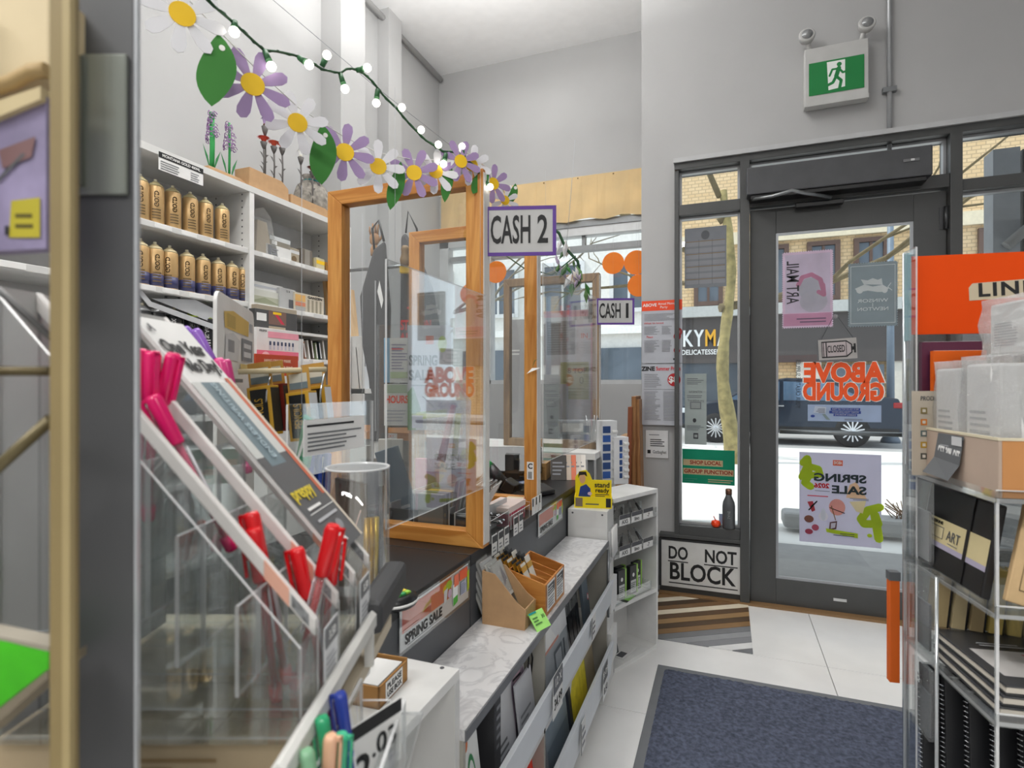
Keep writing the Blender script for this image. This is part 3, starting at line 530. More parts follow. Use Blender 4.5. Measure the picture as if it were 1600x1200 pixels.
o = carton('white_tray_box', 'white open box with lime label below the leaning books', 'box', (SX-.03, by(490), 1.056), .2, .16, .1, WB, [('lines', .4, .2, .95, .8, 4, LIGHTINK), ('disc', .2, .6, .15, .35, LIME)])
# items further along the wall, past the shelving: books, drawing boards
o = thing('drawing_board', 'pale wooden drawing board leaning on the wall past the shelving', 'board', (-2.30, 2.98, 1.5), math.pi/2, rx=-.12); MB().box(-.14, .14, 0, .03, 0, .47).build('panel', LWOOD, o, bevel=.002); MB().box(-.14, -.12, -.006, 0, 0, .47).build('edge_strip', PINE, o)
o = thing('wall_ledge', 'white wall ledge past the shelving carrying the drawing board and papers', 'ledge', (-2.24, 2.91, .0)); MB().box(-.25, .12, 0, .8, 1.46, 1.5).box(-.25, .12, 0, .8, 1.14, 1.17).build('board', SHELFW, o); MB().box(-.25, .12, .78, .8, .0, 1.46).build('side_panel', SHELFW, o); MB().box(-.25, .12, 0, .02, .0, 1.46).build('side_panel', SHELFW, o)
for i, (z, c, l, w_) in enumerate(((1.17, 'e3e6ea', 'white folder with small picture standing on the wall ledge', .10), (1.17, '2b2d31', 'black folder standing behind the white folder on the wall ledge', .16), (1.17, 'dcdad4', 'pale notebook pile leaning at the back of the wall ledge', .22))):
    o = thing('folder', l, 'folder', (-2.14-.03*i, 2.96+i*.09, z), math.pi/2, rx=-.1*(i+1)); MB().box(-w_/2, w_/2, 0, .006, 0, .26).build('cover', mat(c, .5), o); decal(o, T((0, 0, .13)), w_, .26, [('rect', .2, .55, .8, .85, GREYINK)])
# ------------------------------------------------------------------ planters and paper flowers on the shelf top
TOPZ = 2.18
def planter(label, px0, px1, X, h, d=.1):
    y0, y1 = ax(px0, 280, X).y, ax(px1, 300, X).y; o = thing('kraft_planter', label, 'planter', (X, (y0+y1)/2, TOPZ), math.pi/2); w_ = y1-y0
    MB().prism([(-w_/2, 0), (w_/2, 0), (w_/2*.96, h*.75), (w_/2*.6, h), (-w_/2, h)], d, axis='y').build('box', KRAFT, o, bevel=.003); MB().box(-w_/2+.01, w_/2*.55, .01, d-.01, h, h+.002).build('moss', mat('5c5140', .95), o); return o
planter('kraft cardboard planter holding purple paper hyacinths on the shelving', 326, 386, -2.26, .045); planter('kraft cardboard planter holding red paper gerberas on the shelving', 390, 452, -2.24, .115); planter('kraft cardboard planter holding a white paper tulip near the wooden frame', 455, 520, -2.24, .07)
def stem(o, pts, r=.005, m=GREEN): MB().tube(pts, r, 6).build('stem', m, o)
def blade(o, p, tip, wd=.012, m=GREEN):
    p, tip = Vector(p), Vector(tip); s = (p+tip)/2+Vector((0, 0, .01)); MB().add([tuple(p), (s.x, s.y-wd, s.z), tuple(tip), (s.x, s.y+wd, s.z), (s.x+.002, s.y, s.z+.002)], [(0, 1, 4), (1, 2, 4), (2, 3, 4), (3, 0, 4)]).build('leaf', m, o)
for px, zt, lab in ((331, 176, 'taller purple curled paper hyacinth with thick green stem in the kraft planter'), (358, 192, 'shorter purple curled paper hyacinth with slim green stem in the kraft planter')):
    b = ax(px, 280, -2.31); tp = ax(px, zt, -2.31); o = thing('paper_hyacinth', lab, 'paper flower', (-2.31, b.y, TOPZ+.04)); hgt = tp.z-TOPZ-.04; hb = hgt*.48
    stem(o, [(0, 0, 0), (0, .003, hgt*.5), (0, 0, hgt)], .012 if zt < 180 else .006, mat('2c9a4c', .6)); m = MB(); rr = random.Random(px)
    for k in range(46):
        a = rr.uniform(0, 6.28); z = hgt-hb*rr.random(); R = .026*(1-.5*(z-hgt+hb)/hb); c = Vector((R*math.cos(a), R*math.sin(a), z)); ri = rr.uniform(.007, .013)
        m.tube([tuple(c+Vector((ri*math.cos(t)*abs(math.sin(a)), ri*math.cos(t)*math.cos(a), ri*math.sin(t)))) for t in [j*.9 for j in range(7)]], .0017, 4)
    m.build('bloom', mat('9c77a8', .7, var=.25), o, kind='stuff')
    for s in (-1, 1): blade(o, (0, .008*s, 0), (0, .05*s, hgt*.42), .007, mat('2a7a42', .6))
def metalflower(px, top, label, col, bz=.08, kind='gerbera', st='5d5a58'):
    b = ax(px, 280, -2.29); tp = ax(px, top, -2.29); o = thing('paper_'+kind, label, 'paper flower', (-2.29, b.y, TOPZ+bz)); hgt = tp.z-TOPZ-bz; sm = mat(st, .7)
    stem(o, [(0, 0, 0), (0, .004, hgt*.5), (0, 0, hgt*.82)], .0045, sm)
    for s, z in ((-1, .25), (1, .4), (-1, .55)): blade(o, (0, 0, hgt*z), (0, .03*s, hgt*z+.03), .007, sm)
    MB().lathe([(.003, hgt*.74), (.012, hgt*.82), (.018, hgt*.9)], 8).build('calyx', sm, o); m = MB(); n = 16 if kind == 'gerbera' else 7
    for k in range(n):
        a = k*6.283/n; e = .036 if kind == 'gerbera' else .024; zz = hgt*.86+.026 if kind == 'gerbera' else hgt
        c, s = math.cos(a), math.sin(a); m.add([(0, 0, hgt*.86), (e*.6*c-.006*s, e*.6*s+.006*c, zz+.012), (e*c, e*s, zz+.006), (e*.6*c+.006*s, e*.6*s-.006*c, zz+.012)], [(0, 1, 2, 3)])
    m.build('petals', mat(col, .6, var=.15), o); MB().ball((0, 0, hgt*.93), .009, 8).build('flower_centre', mat('5a3020' if col != 'e8e8e6' else 'd6d2c4', .8), o)
metalflower(412, 215, 'red paper gerbera on the left of the three in the kraft planter', 'd8442f'); metalflower(428, 222, 'orange red paper gerbera in the middle of the three in the planter', 'dd5a3e'); metalflower(441, 224, 'bright red paper gerbera on the right of the three in the planter', 'd93a22')
metalflower(414, 188, 'tall lilac paper carnation behind the red gerberas', 'a58cb8', kind='carnation'); metalflower(470, 238, 'white paper tulip standing right of the red gerberas', 'e8e8e6', .06, 'tulip'); metalflower(488, 262, 'dark red spiky paper flower beside the green garland leaf', '7a2f28', .06); metalflower(499, 265, 'grey brown spiky paper flower at the frame corner', '5f4a44', .06)
o = thing('patterned_bag', 'grey mottled fabric sack sitting on the far end of the shelving', 'bag', (-2.36, 2.74, TOPZ)); MB().lathe([(.10, 0), (.13, .05), (.14, .13), (.11, .21), (.06, .25), (.075, .28)], 14, 0, Matrix.Diagonal((.7, 1, 1, 1))).build('sack', mat('8d8880', .9, var=.45, scale=35), o); MB().lathe([(.062, .245), (.062, .255)], 12, 0, Matrix.Diagonal((.75, 1, 1, 1))).build('tie', TEAL, o)
# ------------------------------------------------------------------ daisy garland and string lights
PET = {'w': mat('e6e6ea', .8, var=.02), 'p': LILAC}
def daisy(px, py, d, col, rz, R, roll, label):
    o = thing('paper_daisy', label, 'paper flower', ad(px, py, d), rz, 'paper daisies on the garland', ry=roll)
    for k in range(8):
        a = k*math.pi/4; c, s = math.cos(a), math.sin(a); prof = [(.2, .07), (.45, .13), (.75, .175), (.92, .135), (1.0, .0)]
        pts = [(u*R, v*R) for u, v in prof]+[(u*R, -v*R) for u, v in prof[-2::-1]]
        MB().prism([(x*c-z*s, x*s+z*c) for x, z in pts], .0012, axis='y', o=(k % 2)*.0013).build('petal', PET[col], o)
    MB().prism([(R*.30*math.cos(t*math.pi/12), R*.30*math.sin(t*math.pi/12)) for t in range(24)], .0012, axis='y', o=-.0014).build('flower_centre', YELLOW, o); return o
RZT = math.radians
dl = [(285, 22, .92, 'w', 62, .066, .1, 'largest white paper daisy hanging at the top left of the garland'), (395, 132, 1.02, 'p', 60, .068, .3, 'largest lilac paper daisy below the string lights'), (465, 192, 1.13, 'w', 58, .064, .5, 'white paper daisy between the two big green leaves'),
 (539, 238, 1.24, 'p', 50, .066, .12, 'lilac paper daisy above the wooden frame left corner'), (591, 260, 1.31, 'w', 48, .064, .0, 'white paper daisy overlapping the left of the frame top rail'), (647, 270, 1.37, 'p', 40, .063, .4, 'lilac paper daisy at the middle of the frame top rail'),
 (681, 268, 1.40, 'w', 42, .058, .1, 'white paper daisy right of the middle of the frame top rail'), (720, 252, 1.42, 'p', 52, .056, .3, 'lilac paper daisy over the frame top right corner'), (737, 258, 1.45, 'w', 50, .056, .2, 'white paper daisy over the frame top right corner'),
 (771, 287, 1.52, 'p', 58, .055, .1, 'lilac paper daisy above the purple bordered cash sign'), (789, 313, 1.6, 'w', 50, .045, .3, 'small white paper daisy touching the top of the cash sign')]
for px, py, d, c, rz, R, ro, lb in dl: daisy(px, py, d, c, RZT(rz)-.12, R, ro, lb)
def leaf(px, py, d, L, wd, rz, roll, label):
    o = thing('paper_leaf', label, 'paper leaf', ad(px, py, d), rz, 'green paper leaves on the garland', ry=roll); n = 12
    half = [(.5*wd*math.sin(math.pi*i/n)**.8*(1.05-.2*i/n), L*(i/n-.5)) for i in range(n+1)]; pts = half+[(-x*.8, z) for x, z in half[-2:0:-1]]
    MB().prism([(x+.18*wd*math.sin(z/L*3.1), z) for x, z in pts], .0014, axis='y').build('blade', mat('3a7f33', .75, var=.05), o)
    for s in (-.28, .22): MB().prism([(s*wd+.005*math.cos(t*.628), L*.33-abs(s)*.01+.005*math.sin(t*.628)) for t in range(10)], .0008, axis='y', o=-.001).build('eyelet', mat('f2f2ee', .6), o)
    return o
for px, py, d, L, wd, rz, ro, lb in ((336, 109, .95, .125, .07, 62, -.12, 'largest green paper leaf beside the big lilac daisy'), (503, 241, 1.19, .128, .066, 58, -.18, 'green paper leaf left of the wooden frame corner'), (618, 290, 1.34, .122, .044, 50, .08, 'green paper leaf hanging below the frame top rail left of middle'), (698, 283, 1.41, .108, .036, 50, -.03, 'narrow green paper leaf hanging below the frame top rail right of middle'), (750, 282, 1.46, .085, .044, 55, .3, 'green paper leaf curled on the frame right stile'), (801, 303, 1.62, .065, .03, 45, .1, 'small green paper leaf behind the cash sign top edge')): leaf(px, py, d, L, wd, RZT(rz)-.12, ro, lb)
o = thing('string_lights', 'green wired string of small round lit bulbs above the daisies', 'string lights', ad(315, -30, .88))
def rel(px, py, d): return ad(px, py, d)-o.location
cp_ = [(290, -40, .86), (335, 10, .92), (365, 35, .96), (392, 60, 1.0), (412, 78, 1.03), (432, 80, 1.06), (460, 86, 1.1), (483, 95, 1.13), (503, 108, 1.16), (520, 112, 1.18), (532, 114, 1.2), (541, 108, 1.21), (550, 107, 1.22), (566, 113, 1.24), (582, 127, 1.26), (598, 148, 1.28), (620, 170, 1.31), (640, 194, 1.34), (665, 219, 1.37), (692, 236, 1.4), (712, 238, 1.42), (725, 246, 1.43), (745, 262, 1.45), (758, 290, 1.47), (760, 318, 1.48)]
pts = [rel(*c) for c in cp_]; MB().tube([tuple(p) for p in pts], .0026, 6).build('cord', GREEND, o)
sp = []
for i in range(len(pts)-1):
    for k in range(4): q = pts[i].lerp(pts[i+1], k/4); a = (i*4+k)*1.3; sp.append(tuple(q+Vector((.002*math.cos(a), .002*math.sin(a), .0035*math.sin(a)))))
MB().tube(sp, .0013, 4).build('twisted_cord', GREEND, o)
MB().tube([tuple(ad(px, py, d)+Vector((-.004, .006, R*.55))) for px, py, d, c, rz, R, ro, lb in dl], .0012, 5).build('garland_string', mat('d8d8d4', .7)); tag(bpy.data.objects['garland_string'], 'thin pale string threading the paper daisies together', 'string')
BULB = mat('fff8ea', .3, var=.01, emit=4.5); SOCK = mat('1f5a30', .5)
for (px, py, d, bx, by_) in ((367, 34, .96, 366, 50), (414, 80, 1.03, 424, 104), (467, 90, 1.1, 483, 101), (503, 104, 1.16, 511, 86), (532, 116, 1.2, 539, 139), (557, 110, 1.23, 574, 106), (590, 140, 1.27, 588, 161), (622, 172, 1.31, 628, 168), (652, 206, 1.35, 658, 203), (680, 230, 1.38, 685, 226), (697, 240, 1.4, 693, 256), (725, 246, 1.43, 722, 229), (758, 284, 1.47, 766, 292)):
    a, b = rel(px, py, d), rel(bx, by_, d-.005); dd = (b-a); s = MB().rod(a, a+dd*.62, .0052, .0062, 8).build('bulb_socket', SOCK, o); MB().ball(tuple(b), .0088, 10).build('bulb', BULB, s)
MB().tube([tuple(ad(415, -10, 1.3)), tuple(ad(580, 130, 1.42)), tuple(ad(720, 240, 1.5))], .0008, 4).build('hanging_wire', GREYINK); tag(bpy.data.objects['hanging_wire'], 'thin straight hanging wire above the string lights', 'wire')
# ================================================================== the cash counter
DZ = .77; DX = -.60
for (y0, y1, lb) in ((-.3, 1.267, 'near dark grey laminate cash desk unit with the large spring sale banner'), (1.270, 2.55, 'far dark grey laminate cash desk unit under the second wooden frame')):
    o = thing('cash_desk', lb, 'desk', (DX, y0, 0), 0, None); L = y1-y0; LAM = mat('161618', .36, var=.05)
    MB().box(-.55, .0, 0, L, DZ-.03, DZ).build('worktop', LAM, o, bevel=.0015); MB().box(-.02, -.001, .001, L-.001, .0, DZ-.03).build('front_panel', mat('505357', .45), o); MB().box(-.55, -.02, 0, .02, 0, DZ-.03).build('side_panel', LAM, o); MB().box(-.55, -.02, L-.02, L, 0, DZ-.03).build('side_panel', LAM, o)
# marble-look display ledge in front of the desks
MX = -.43; MZ = .59; Y0, Y1 = .885, 2.16
o = thing('display_ledge', 'low white marble ledge with open book bins in front of the dark desks', 'display shelf', (MX, Y0, 0)); L = Y1-Y0
mb_ = bpy.data.materials.new('marble_laminate'); mb_.use_nodes = True; nt = mb_.node_tree; bs = nt.nodes['Principled BSDF']; bs.inputs['Roughness'].default_value = .3
tc = nt.nodes.new('ShaderNodeTexCoord'); nz = nt.nodes.new('ShaderNodeTexNoise'); nz.inputs['Scale'].default_value = 9; nz.inputs['Detail'].default_value = 8; nz.inputs['Distortion'].default_value = 2.6; cr = nt.nodes.new('ShaderNodeValToRGB')
for i, (p, c) in enumerate(((.40, 'e2e2e3'), (.5, 'c9c9cb'), (.56, 'dfdfe0'))):
    e = cr.color_ramp.elements[i] if i < 2 else cr.color_ramp.elements.new(p)
    e.position = p; e.color = lin(c)
nt.links.new(tc.outputs['Object'], nz.inputs[0]); nt.links.new(nz.outputs['Fac'], cr.inputs[0]); nt.links.new(cr.outputs[0], bs.inputs['Base Color'])
MB().box(DX-MX+.001, 0, 0, L, MZ-.02, MZ).build('marble_top', mb_, o); MB().box(0, .003, 0, L, MZ-.021, MZ-.001).build('edge_strip', mat('6f7175', .4), o)
INS = mat('aaa79d', .6)
for y in (.001, .47, L-.012): MB().box(DX-MX+.001, -.004, y, y+.011, .02, MZ-.02).build('partition', INS, o)
MB().box(DX-MX+.001, DX-MX+.006, 0, L, .02, MZ-.02).build('back_panel', INS, o)
for z in (.04, .305): MB().box(DX-MX+.006, -.004, .012, L-.012, z, z+.012).build('shelf', SHELFW, o)
RAIL = mat('e4e9ee', .35, var=.02)
for z0, z1 in ((.345, .44), (.07, .20)): MB().prism([(-.002, z0), (.010, z0), (.022, z1), (.010, z1)], L, axis='y').build('label_rail', RAIL, o, bevel=.001)
MB().rod((.004, L-.02, .30), (.004, L-.02, .56), .005).build('clip_post', STEEL, o)
def tagcard(label, y, z, wd, ht, items, x=MX+.024, base=PAPER, tilt=.0): return sheet('price_card', label, 'price tag', (x, y, z), math.pi/2, wd, ht, items, base=base, t=.001, rx=tilt)
tagcard('price card with dark heading on the upper rail beside the red pad', 1.385, .352, .085, .11, [('rect', 0, .55, 1, 1, mat('6b6d72', .5)), ('text', .5, .78, .2, '12 X', PAPER), ('text', .5, .3, .26, '34.99', INK, {'width': .8})])
tagcard('striped price card on the upper rail near the corner unit', 1.80, .372, .06, .07, [('rect', 0, 0, .16, 1, DG), ('lines', .25, .15, .95, .85, 3, DG)])
tagcard('small dark bordered price card on the lower rail', 1.66, .085, .06, .095, [('rect', 0, 0, .1, 1, INK), ('lines', .2, .2, .9, .9, 3, GREYINK)])
tagcard('dark headed price card on the lower rail by the corner unit', 1.99, .075, .075, .12, [('rect', 0, .5, 1, 1, DG), ('text', .5, .75, .18, '20 OFF', PAPER), ('text', .5, .25, .2, '8.50', INK)])
# things standing in the bins (upper row z=.317, lower row z=.052)
def slab(name, label, cat, y, z, wd, ht, t, base, items, x=-.475, tilt=-.12, group=None, edge=None):
    o = thing(name, label, cat, (x, y, z), math.pi/2, group, rx=tilt); MB().box(-wd/2, wd/2, 0, t, 0, ht).build('cover', base, o, bevel=.001)
    if edge: MB().box(-wd/2+.002, wd/2-.002, .002, t-.002, .002, ht+.0006).build('pages', edge, o)
    if items: decal(o, T((0, 0, ht/2)), wd, ht, items)
    return o
CW = mat('eef0ee', .5)
slab('comic_print_box', 'white box printed with blue, green and yellow doodles at the near end of the bins', 'box', .960, .317, .14, .235, .03, CW, [('stroke', [(.1, .2), (.3, .6), (.25, .85), (.5, .9)], .012, mat('c9cf3a', .5)), ('poly', [(.35, .3), (.55, .35), (.5, .8), (.33, .75)], mat('2a5fae', .5)), ('disc', .72, .45, .12, .22, mat('3f8f5a', .5)), ('disc', .72, .45, .09, .17, CW), ('disc', .6, .8, .08, .08, mat('d7733a', .5)), ('disc', .2, .4, .12, .12, mat('d3d94a', .5)), ('stroke', [(.1, .9), (.4, .78), (.9, .92)], .005, INK), ('stroke', [(.15, .1), (.5, .25), (.85, .12)], .005, INK), ('disc', .3, .15, .07, .09, YELLOW)], x=-.452)
o = slab('dark_spine_book', 'dark upright book showing its spine beside the doodle box', 'book', 1.09, .317, .035, .225, .12, mat('3d3d40', .5), [('text', .5, .15, .1, '17', PAPER), ('lines', .25, .5, .9, .95, 5, GREYINK)], x=-.452, tilt=0)
slab('portrait_print', 'white book with grey portrait print upright in the bins', 'book', 1.225, .317, .215, .25, .02, mat('d9dadd', .5), [('poly', [(.55, .05), (.95, .05), (.98, .5), (.9, .98), (.65, .95), (.55, .6)], mat('a08fa0', .6)), ('disc', .74, .74, .12, .14, mat('c6a9b4', .6)), ('poly', [(.5, .0), (1, .0), (.9, .35), (.6, .4)], mat('47444d', .6)), ('stroke', [(.62, .68), (.85, .66)], .006, INK), ('lines', .06, .1, .4, .35, 4, MIDG)], x=-.46, edge=PAPER)
slab('print_folder', 'pale folder leaning in front of the portrait print', 'folder', 1.285, .317, .11, .17, .006, mat('c9cbd0', .5), [('lines', .1, .15, .8, .6, 5, GREYINK)], x=-.445)
o = thing('cable_loop', 'loop of dark cable hanging on the bin partition', 'cable', (-.47, 1.335, .46)); MB().tube([(0, 0, .09), (.008, .012, .04), (0, .02, -.02), (.01, .005, -.06), (0, -.01, -.01), (.006, -.012, .05), (0, 0, .09)], .0022, 5).build('loop', BLACK, o)
slab('clear_print_pack', 'large grey pack with white picture frame icon behind the upper rail', 'sketch pad', 1.575, .317, .23, .262, .02, mat('b9bfc4', .25), [('rect', 0, .5, 1, 1, mat('e9eaec', .3)), ('poly', [(.0, .5), (.55, .5), (.2, .8)], mat('f7f7f5', .3)), ('rect', .35, .18, .7, .42, mat('6d757c', .4)), ('rect', .40, .22, .65, .38, mat('c6ccd1', .4)), ('rect', .76, .18, .82, .42, mat('6d757c', .4)), ('rect', .02, .5, .6, .53, mat('d99a88', .4))], x=-.452)
BP = mat('1c1d20', .3)
for i in range(4):
    o = thing('pen_pouch', 'black zipped pen pouch with shiny wrapper, %s from the near end of its row' % ordn[i], 'pouch', (-.465, 1.735+i*.042, .317), math.pi/2, 'black pen pouches in the bins', rx=-.15, ry=.06*(i-1)); MB().prism([(-.022, 0), (.022, 0), (.024, .19), (.016, .215), (-.018, .215), (-.024, .19)], .02, axis='y').build('pouch', BP, o, bevel=.004)
    MB().prism([(-.026, .13), (.026, .13), (.03, .235), (-.02, .245)], .022, axis='y', o=-.002).build('wrapper', CLEARP, o); MB().rod((-.018, -.002, .16), (.02, -.002, .225), .003).build('clip', CHROME, o)
slab('blue_grey_pouch', 'blue grey flat pouch beside the black pen pouches', 'pouch', 1.945, .317, .075, .20, .012, mat('5c6872', .5), [('disc', .8, .6, .13, .06, mat('d63a4a', .4)), ('disc', .8, .6, .09, .04, PAPER)], x=-.452)
for i in range(3):
    o = thing('wrapped_roll', 'clear wrapped roll on top of the pouches, %s from the near end' % ordn[i], 'roll', (-.475, 1.90+i*.06, .50), math.pi/2, 'clear wrapped rolls in the bins'); MB().rod((-.025, .02, .03), (.03, .02, .045), .026, .026, 12).build('roll', WRAP, o); MB().rod((-.022, .02, .03), (.027, .02, .045), .02, .02, 10).build('core', mat('9fb0ba', .4), o)
slab('red_pad', 'bright red pad standing in the lower bin', 'sketch pad', 1.27, .052, .22, .245, .015, mat('ee2414', .5), [('poly', [(.55, .35), (.9, .95), (.95, .95), (.7, .3)], mat('f5523c', .5))], x=-.445)
slab('brown_pad', 'brown board standing behind the red pad in the lower bin', 'board', 1.425, .052, .12, .26, .012, mat('8f6a4e', .7), [], x=-.462)
slab('silver_pad', 'grey blue pad with white spiral edge in the lower bin', 'sketch pad', 1.575, .052, .21, .255, .018, mat('8e9ba6', .3), [('rect', .02, .04, .98, .5, mat('73828f', .35)), ('bars', .05, .88, .95, 1, 9, PAPER)], x=-.447)
slab('yellow_pad', 'yellow watercolour pad with dark border in the lower bin', 'sketch pad', 1.81, .052, .22, .265, .02, mat('3a3f48', .5), [('rect', .1, .06, .97, .98, mat('e0cf3a', .5, var=.2, scale=30)), ('poly', [(.1, .6), (.55, .98), (.1, .98)], mat('d9dfe2', .5))], x=-.445)
slab('tan_board', 'tan board at the far end of the lower bin', 'board', 2.02, .052, .14, .22, .014, mat('a79a80', .7), [], x=-.46)
# white ledge unit next to it, with the kraft box of cards
o = thing('low_white_unit', 'white open shelf unit at the near end of the marble ledge', 'shelf unit', (-.44, .885, 0)); MB().box(-.159, 0, -.5, 0, .679, .697).build('top_board', WHITE, o, bevel=.001); MB().box(-.159, 0, -.018, 0, 0, .679).build('side_panel', SHELFW, o); MB().box(-.159, -.155, -.5, -.018, 0, .679).build('back_panel', mat('9c9b97', .7), o); MB().box(-.154, -.002, -.5, -.018, .3, .316).build('shelf', SHELFW, o)
for x in (-.125, -.03): MB().lathe([(.004, 0), (.004, .0008)], 10, 0, T((x, -.009, .6971))).build('cap', DG, o)
c = (az(590, 1080, .697)); o = thing('kraft_card_box', 'open kraft box of white cards with a please use box label on the white unit', 'box', (c.x, c.y, .697), math.radians(8)+.0)
kb = mat('a77a43', .75, var=.08, scale=30); w2, d2, h2, t2 = .046, .030, .034, .003
o.rotation_euler.z = math.radians(90+4)
MB().box(-w2, w2, -d2, d2, 0, t2).build('base', kb, o); MB().box(-w2, w2, -d2, -d2+t2, 0, h2).build('front', kb, o); MB().box(-w2, -w2+.035, d2-t2, d2, 0, h2+.006).build('back_flap', kb, o); MB().box(w2-.035, w2, d2-t2, d2, 0, h2+.006).build('back_flap', kb, o)
MB().box(-w2, -w2+t2, -d2, d2, 0, h2).build('side', kb, o); MB().box(w2-t2, w2, -d2, d2, 0, h2+.004).build('side', kb, o)
for i in range(4): MB().box(-w2+.006, w2-.008, -d2+.006, d2-.006, .012+i*.006, .016+i*.006).build('card', PAPER, o)
sheet_ = decal(o, T((0, -d2, h2/2)), w2*2, h2, [('rect', .2, .08, .8, .95, PAPER), ('text', .5, .68, .26, 'PLEASE', INK, {'bold': .02, 'width': .5}), ('text', .5, .32, .26, 'USE BOX', INK, {'bold': .02, 'width': .5})])
# banners on the desk fronts
def banner(label, y0, y1, z0, z1, n):
    wd, ht = y1-y0, z1-z0
    o = thing('sale_banner', label, 'banner', (DX+.003, (y0+y1)/2, z0), math.pi/2); MB().box(-wd/2, wd/2, -.001, .0015, 0, ht).build('sheet', mat('eef0f2', .4), o)
    q = mat('e9633a', .5, var=.04)
    decal(o, T((0, -.001, ht/2)), wd, ht, [('poly', [(.015, .42), (.70, .42), (.70, .97), (.015, .97)], q), ('text', .30, .22, .24, 'SPRING SALE', INK, {'bold': .045, 'width': .5}), ('rect', .08, .06, .55, .075, GREYINK),
      ('disc', .60, .74, .035, .12, YELLOW), ('disc', .66, .80, .05, .12, LIME), ('poly', [(.58, .35), (.62, .4), (.64, .75), (.58, .72)], PAPER), ('disc', .67, .55, .03, .12, mat('e7c8e0', .5)), ('poly', [(.72, .15), (.8, .2), (.8, .75), (.72, .7)], PAPER), ('poly', [(.725, .1), (.8, .16), (.8, .36), (.725, .33)], mat('4aa83a', .5)),
      ('rect', .74, .62, .82, .95, mat('ef7a5a', .5)), ('rect', .83, .68, .97, .97, q), ('poly', [(.97, .2), (1, .3), (1, .85), (.965, .8)], LIME), ('rect', .85, .25, .95, .62, mat('b9bfd0', .5)), ('lines', .855, .28, .945, .6, 6, mat('5a5f80', .5)), ('lines', .03, .46, .25, .5, 1, PAPER)])
    MB().box(-wd/2-.006, wd/2+.006, -.0025, -.0018, -.006, ht+.008).build('clear_sleeve', clear('sleeve', gloss=.04), o)
banner('near orange and white spring sale banner with a chartreuse blob on the dark desk front', .94, 1.247, .672, .755, 0); banner('far smaller spring sale banner on the dark desk front near the corner unit', 1.80, 2.09, .68, .755, 1)
# kraft magazine holder and wooden card box on the marble ledge
o = thing('kraft_magazine_holder', 'kraft cardboard magazine holder full of white cards on the marble ledge', 'holder', (-.58, 1.295, MZ)); 
hp = [(0, 0), (.115, 0), (.118, .05), (.095, .065), (.035, .13), (0, .135)]
MB().prism(hp, .003, axis='y').build('side', KRAFT, o); MB().prism(hp, .003, axis='y', o=.075).build('side', KRAFT, o); MB().box(0, .003, .003, .075, 0, .135).build('back', KRAFT, o); MB().box(.003, .115, .003, .075, 0, .003).build('base', KRAFT, o); MB().box(.112, .115, .003, .075, .003, .05).build('lip', KRAFT, o)
cds = ['dcdcd6', 'c9cac6', 'e6e3dd', 'b8b6b2', 'dedfe0']
for i in range(7):
    q = thing('wrapped_card_set', 'clear wrapped print set leaning in the kraft holder, %s from the back' % ordn[i], 'card', (-.572+i*.0125, 1.335, MZ+.006), math.pi/2, 'wrapped print sets in the kraft holder', rx=-.42)
    MB().box(-.032, .032, 0, .0055, 0, .175-.004*i).build('card', mat(cds[i % 5], .5), q); 
    if i == 6: decal(q, T((0, 0, .075)), .064, .15, [('rect', 0, .0, 1, .42, BLACK), ('poly', [(.1, .12), (.2, .45), (.3, .1), (.4, .45), (.5, .1), (.6, .45), (.7, .1)], PAPER), ('rect', 0, .42, 1, .47, PAPER), ('poly', [(0, .5), (.4, .5), (.2, .8)], mat('c7563c', .5)), ('poly', [(.5, .6), (.9, .7), (.7, .95)], mat('8d8f9a', .5)), ('poly', [(0, 0), (.12, 0), (.02, .5), (0, .5)], mat('e0572c', .5))])
    MB().box(-.033, .033, -.0015, .0065, -.001, .178-.004*i).build('sleeve', CLEARP, q)
o = thing('wooden_card_box', 'stepped wooden four slot box of gold edged bookmarks on the marble ledge', 'box', (-.545, 1.385, MZ)); OW = OAKX
prof = [(0, 0), (.105, 0), (.105, .085), (0, .115)]
MB().prism(prof, .005, axis='y').build('side', OW, o); MB().prism(prof, .005, axis='y', o=.175).build('side', OW, o); MB().box(.1, .105, .005, .175, 0, .085).build('front', OW, o); MB().box(0, .005, .005, .175, 0, .115).build('back', OW, o); MB().box(.005, .1, .005, .175, 0, .004).build('base', OW, o)
for y in (.047, .089, .131): MB().prism([(.005, .004), (.1, .004), (.1, .078), (.005, .105)], .004, axis='y', o=y).build('divider', OW, o)
for i, y in enumerate((.046, .130)): q = MB().box(.106, .1068, y-.034, y+.034, .012, .082).build('label_card', PAPER, o); decal(o, T((.1068, y, .047)) @ RZ(math.pi/2), .068, .07, [('rect', .06, .55, .94, .94, DG), ('lines', .1, .6, .85, .9, 3, PAPER), ('lines', .1, .1, .9, .5, 4, GREYINK)])
gi = mat('d8a23a', .3, .6); k = 0
for sl in range(2):
    for i in range(7):
        q = thing('gold_edged_bookmark', 'black bookmark with gold tip, %s in the %s wooden slot' % (ordn[i], ('near', 'second')[sl]), 'bookmark', (-.535+i*.0115, 1.413+sl*.042, MZ+.008), math.pi/2, 'gold tipped bookmarks in the wooden box', rx=-.38); c_ = BLACK if i % 3 else mat('d9d4c8', .5)
        MB().box(-.016, .016, 0, .002, 0, .145-.003*i+.01*sl).build('strip', c_, q); MB().box(-.0163, .0163, -.0003, .0023, .105, .138-.003*i).build('gold_band', gi, q)
o = thing('green_tent_card', 'bright green folded tent card at the foot of the kraft holder', 'tent card', (-.452, 1.335, MZ), math.pi/2-.35)
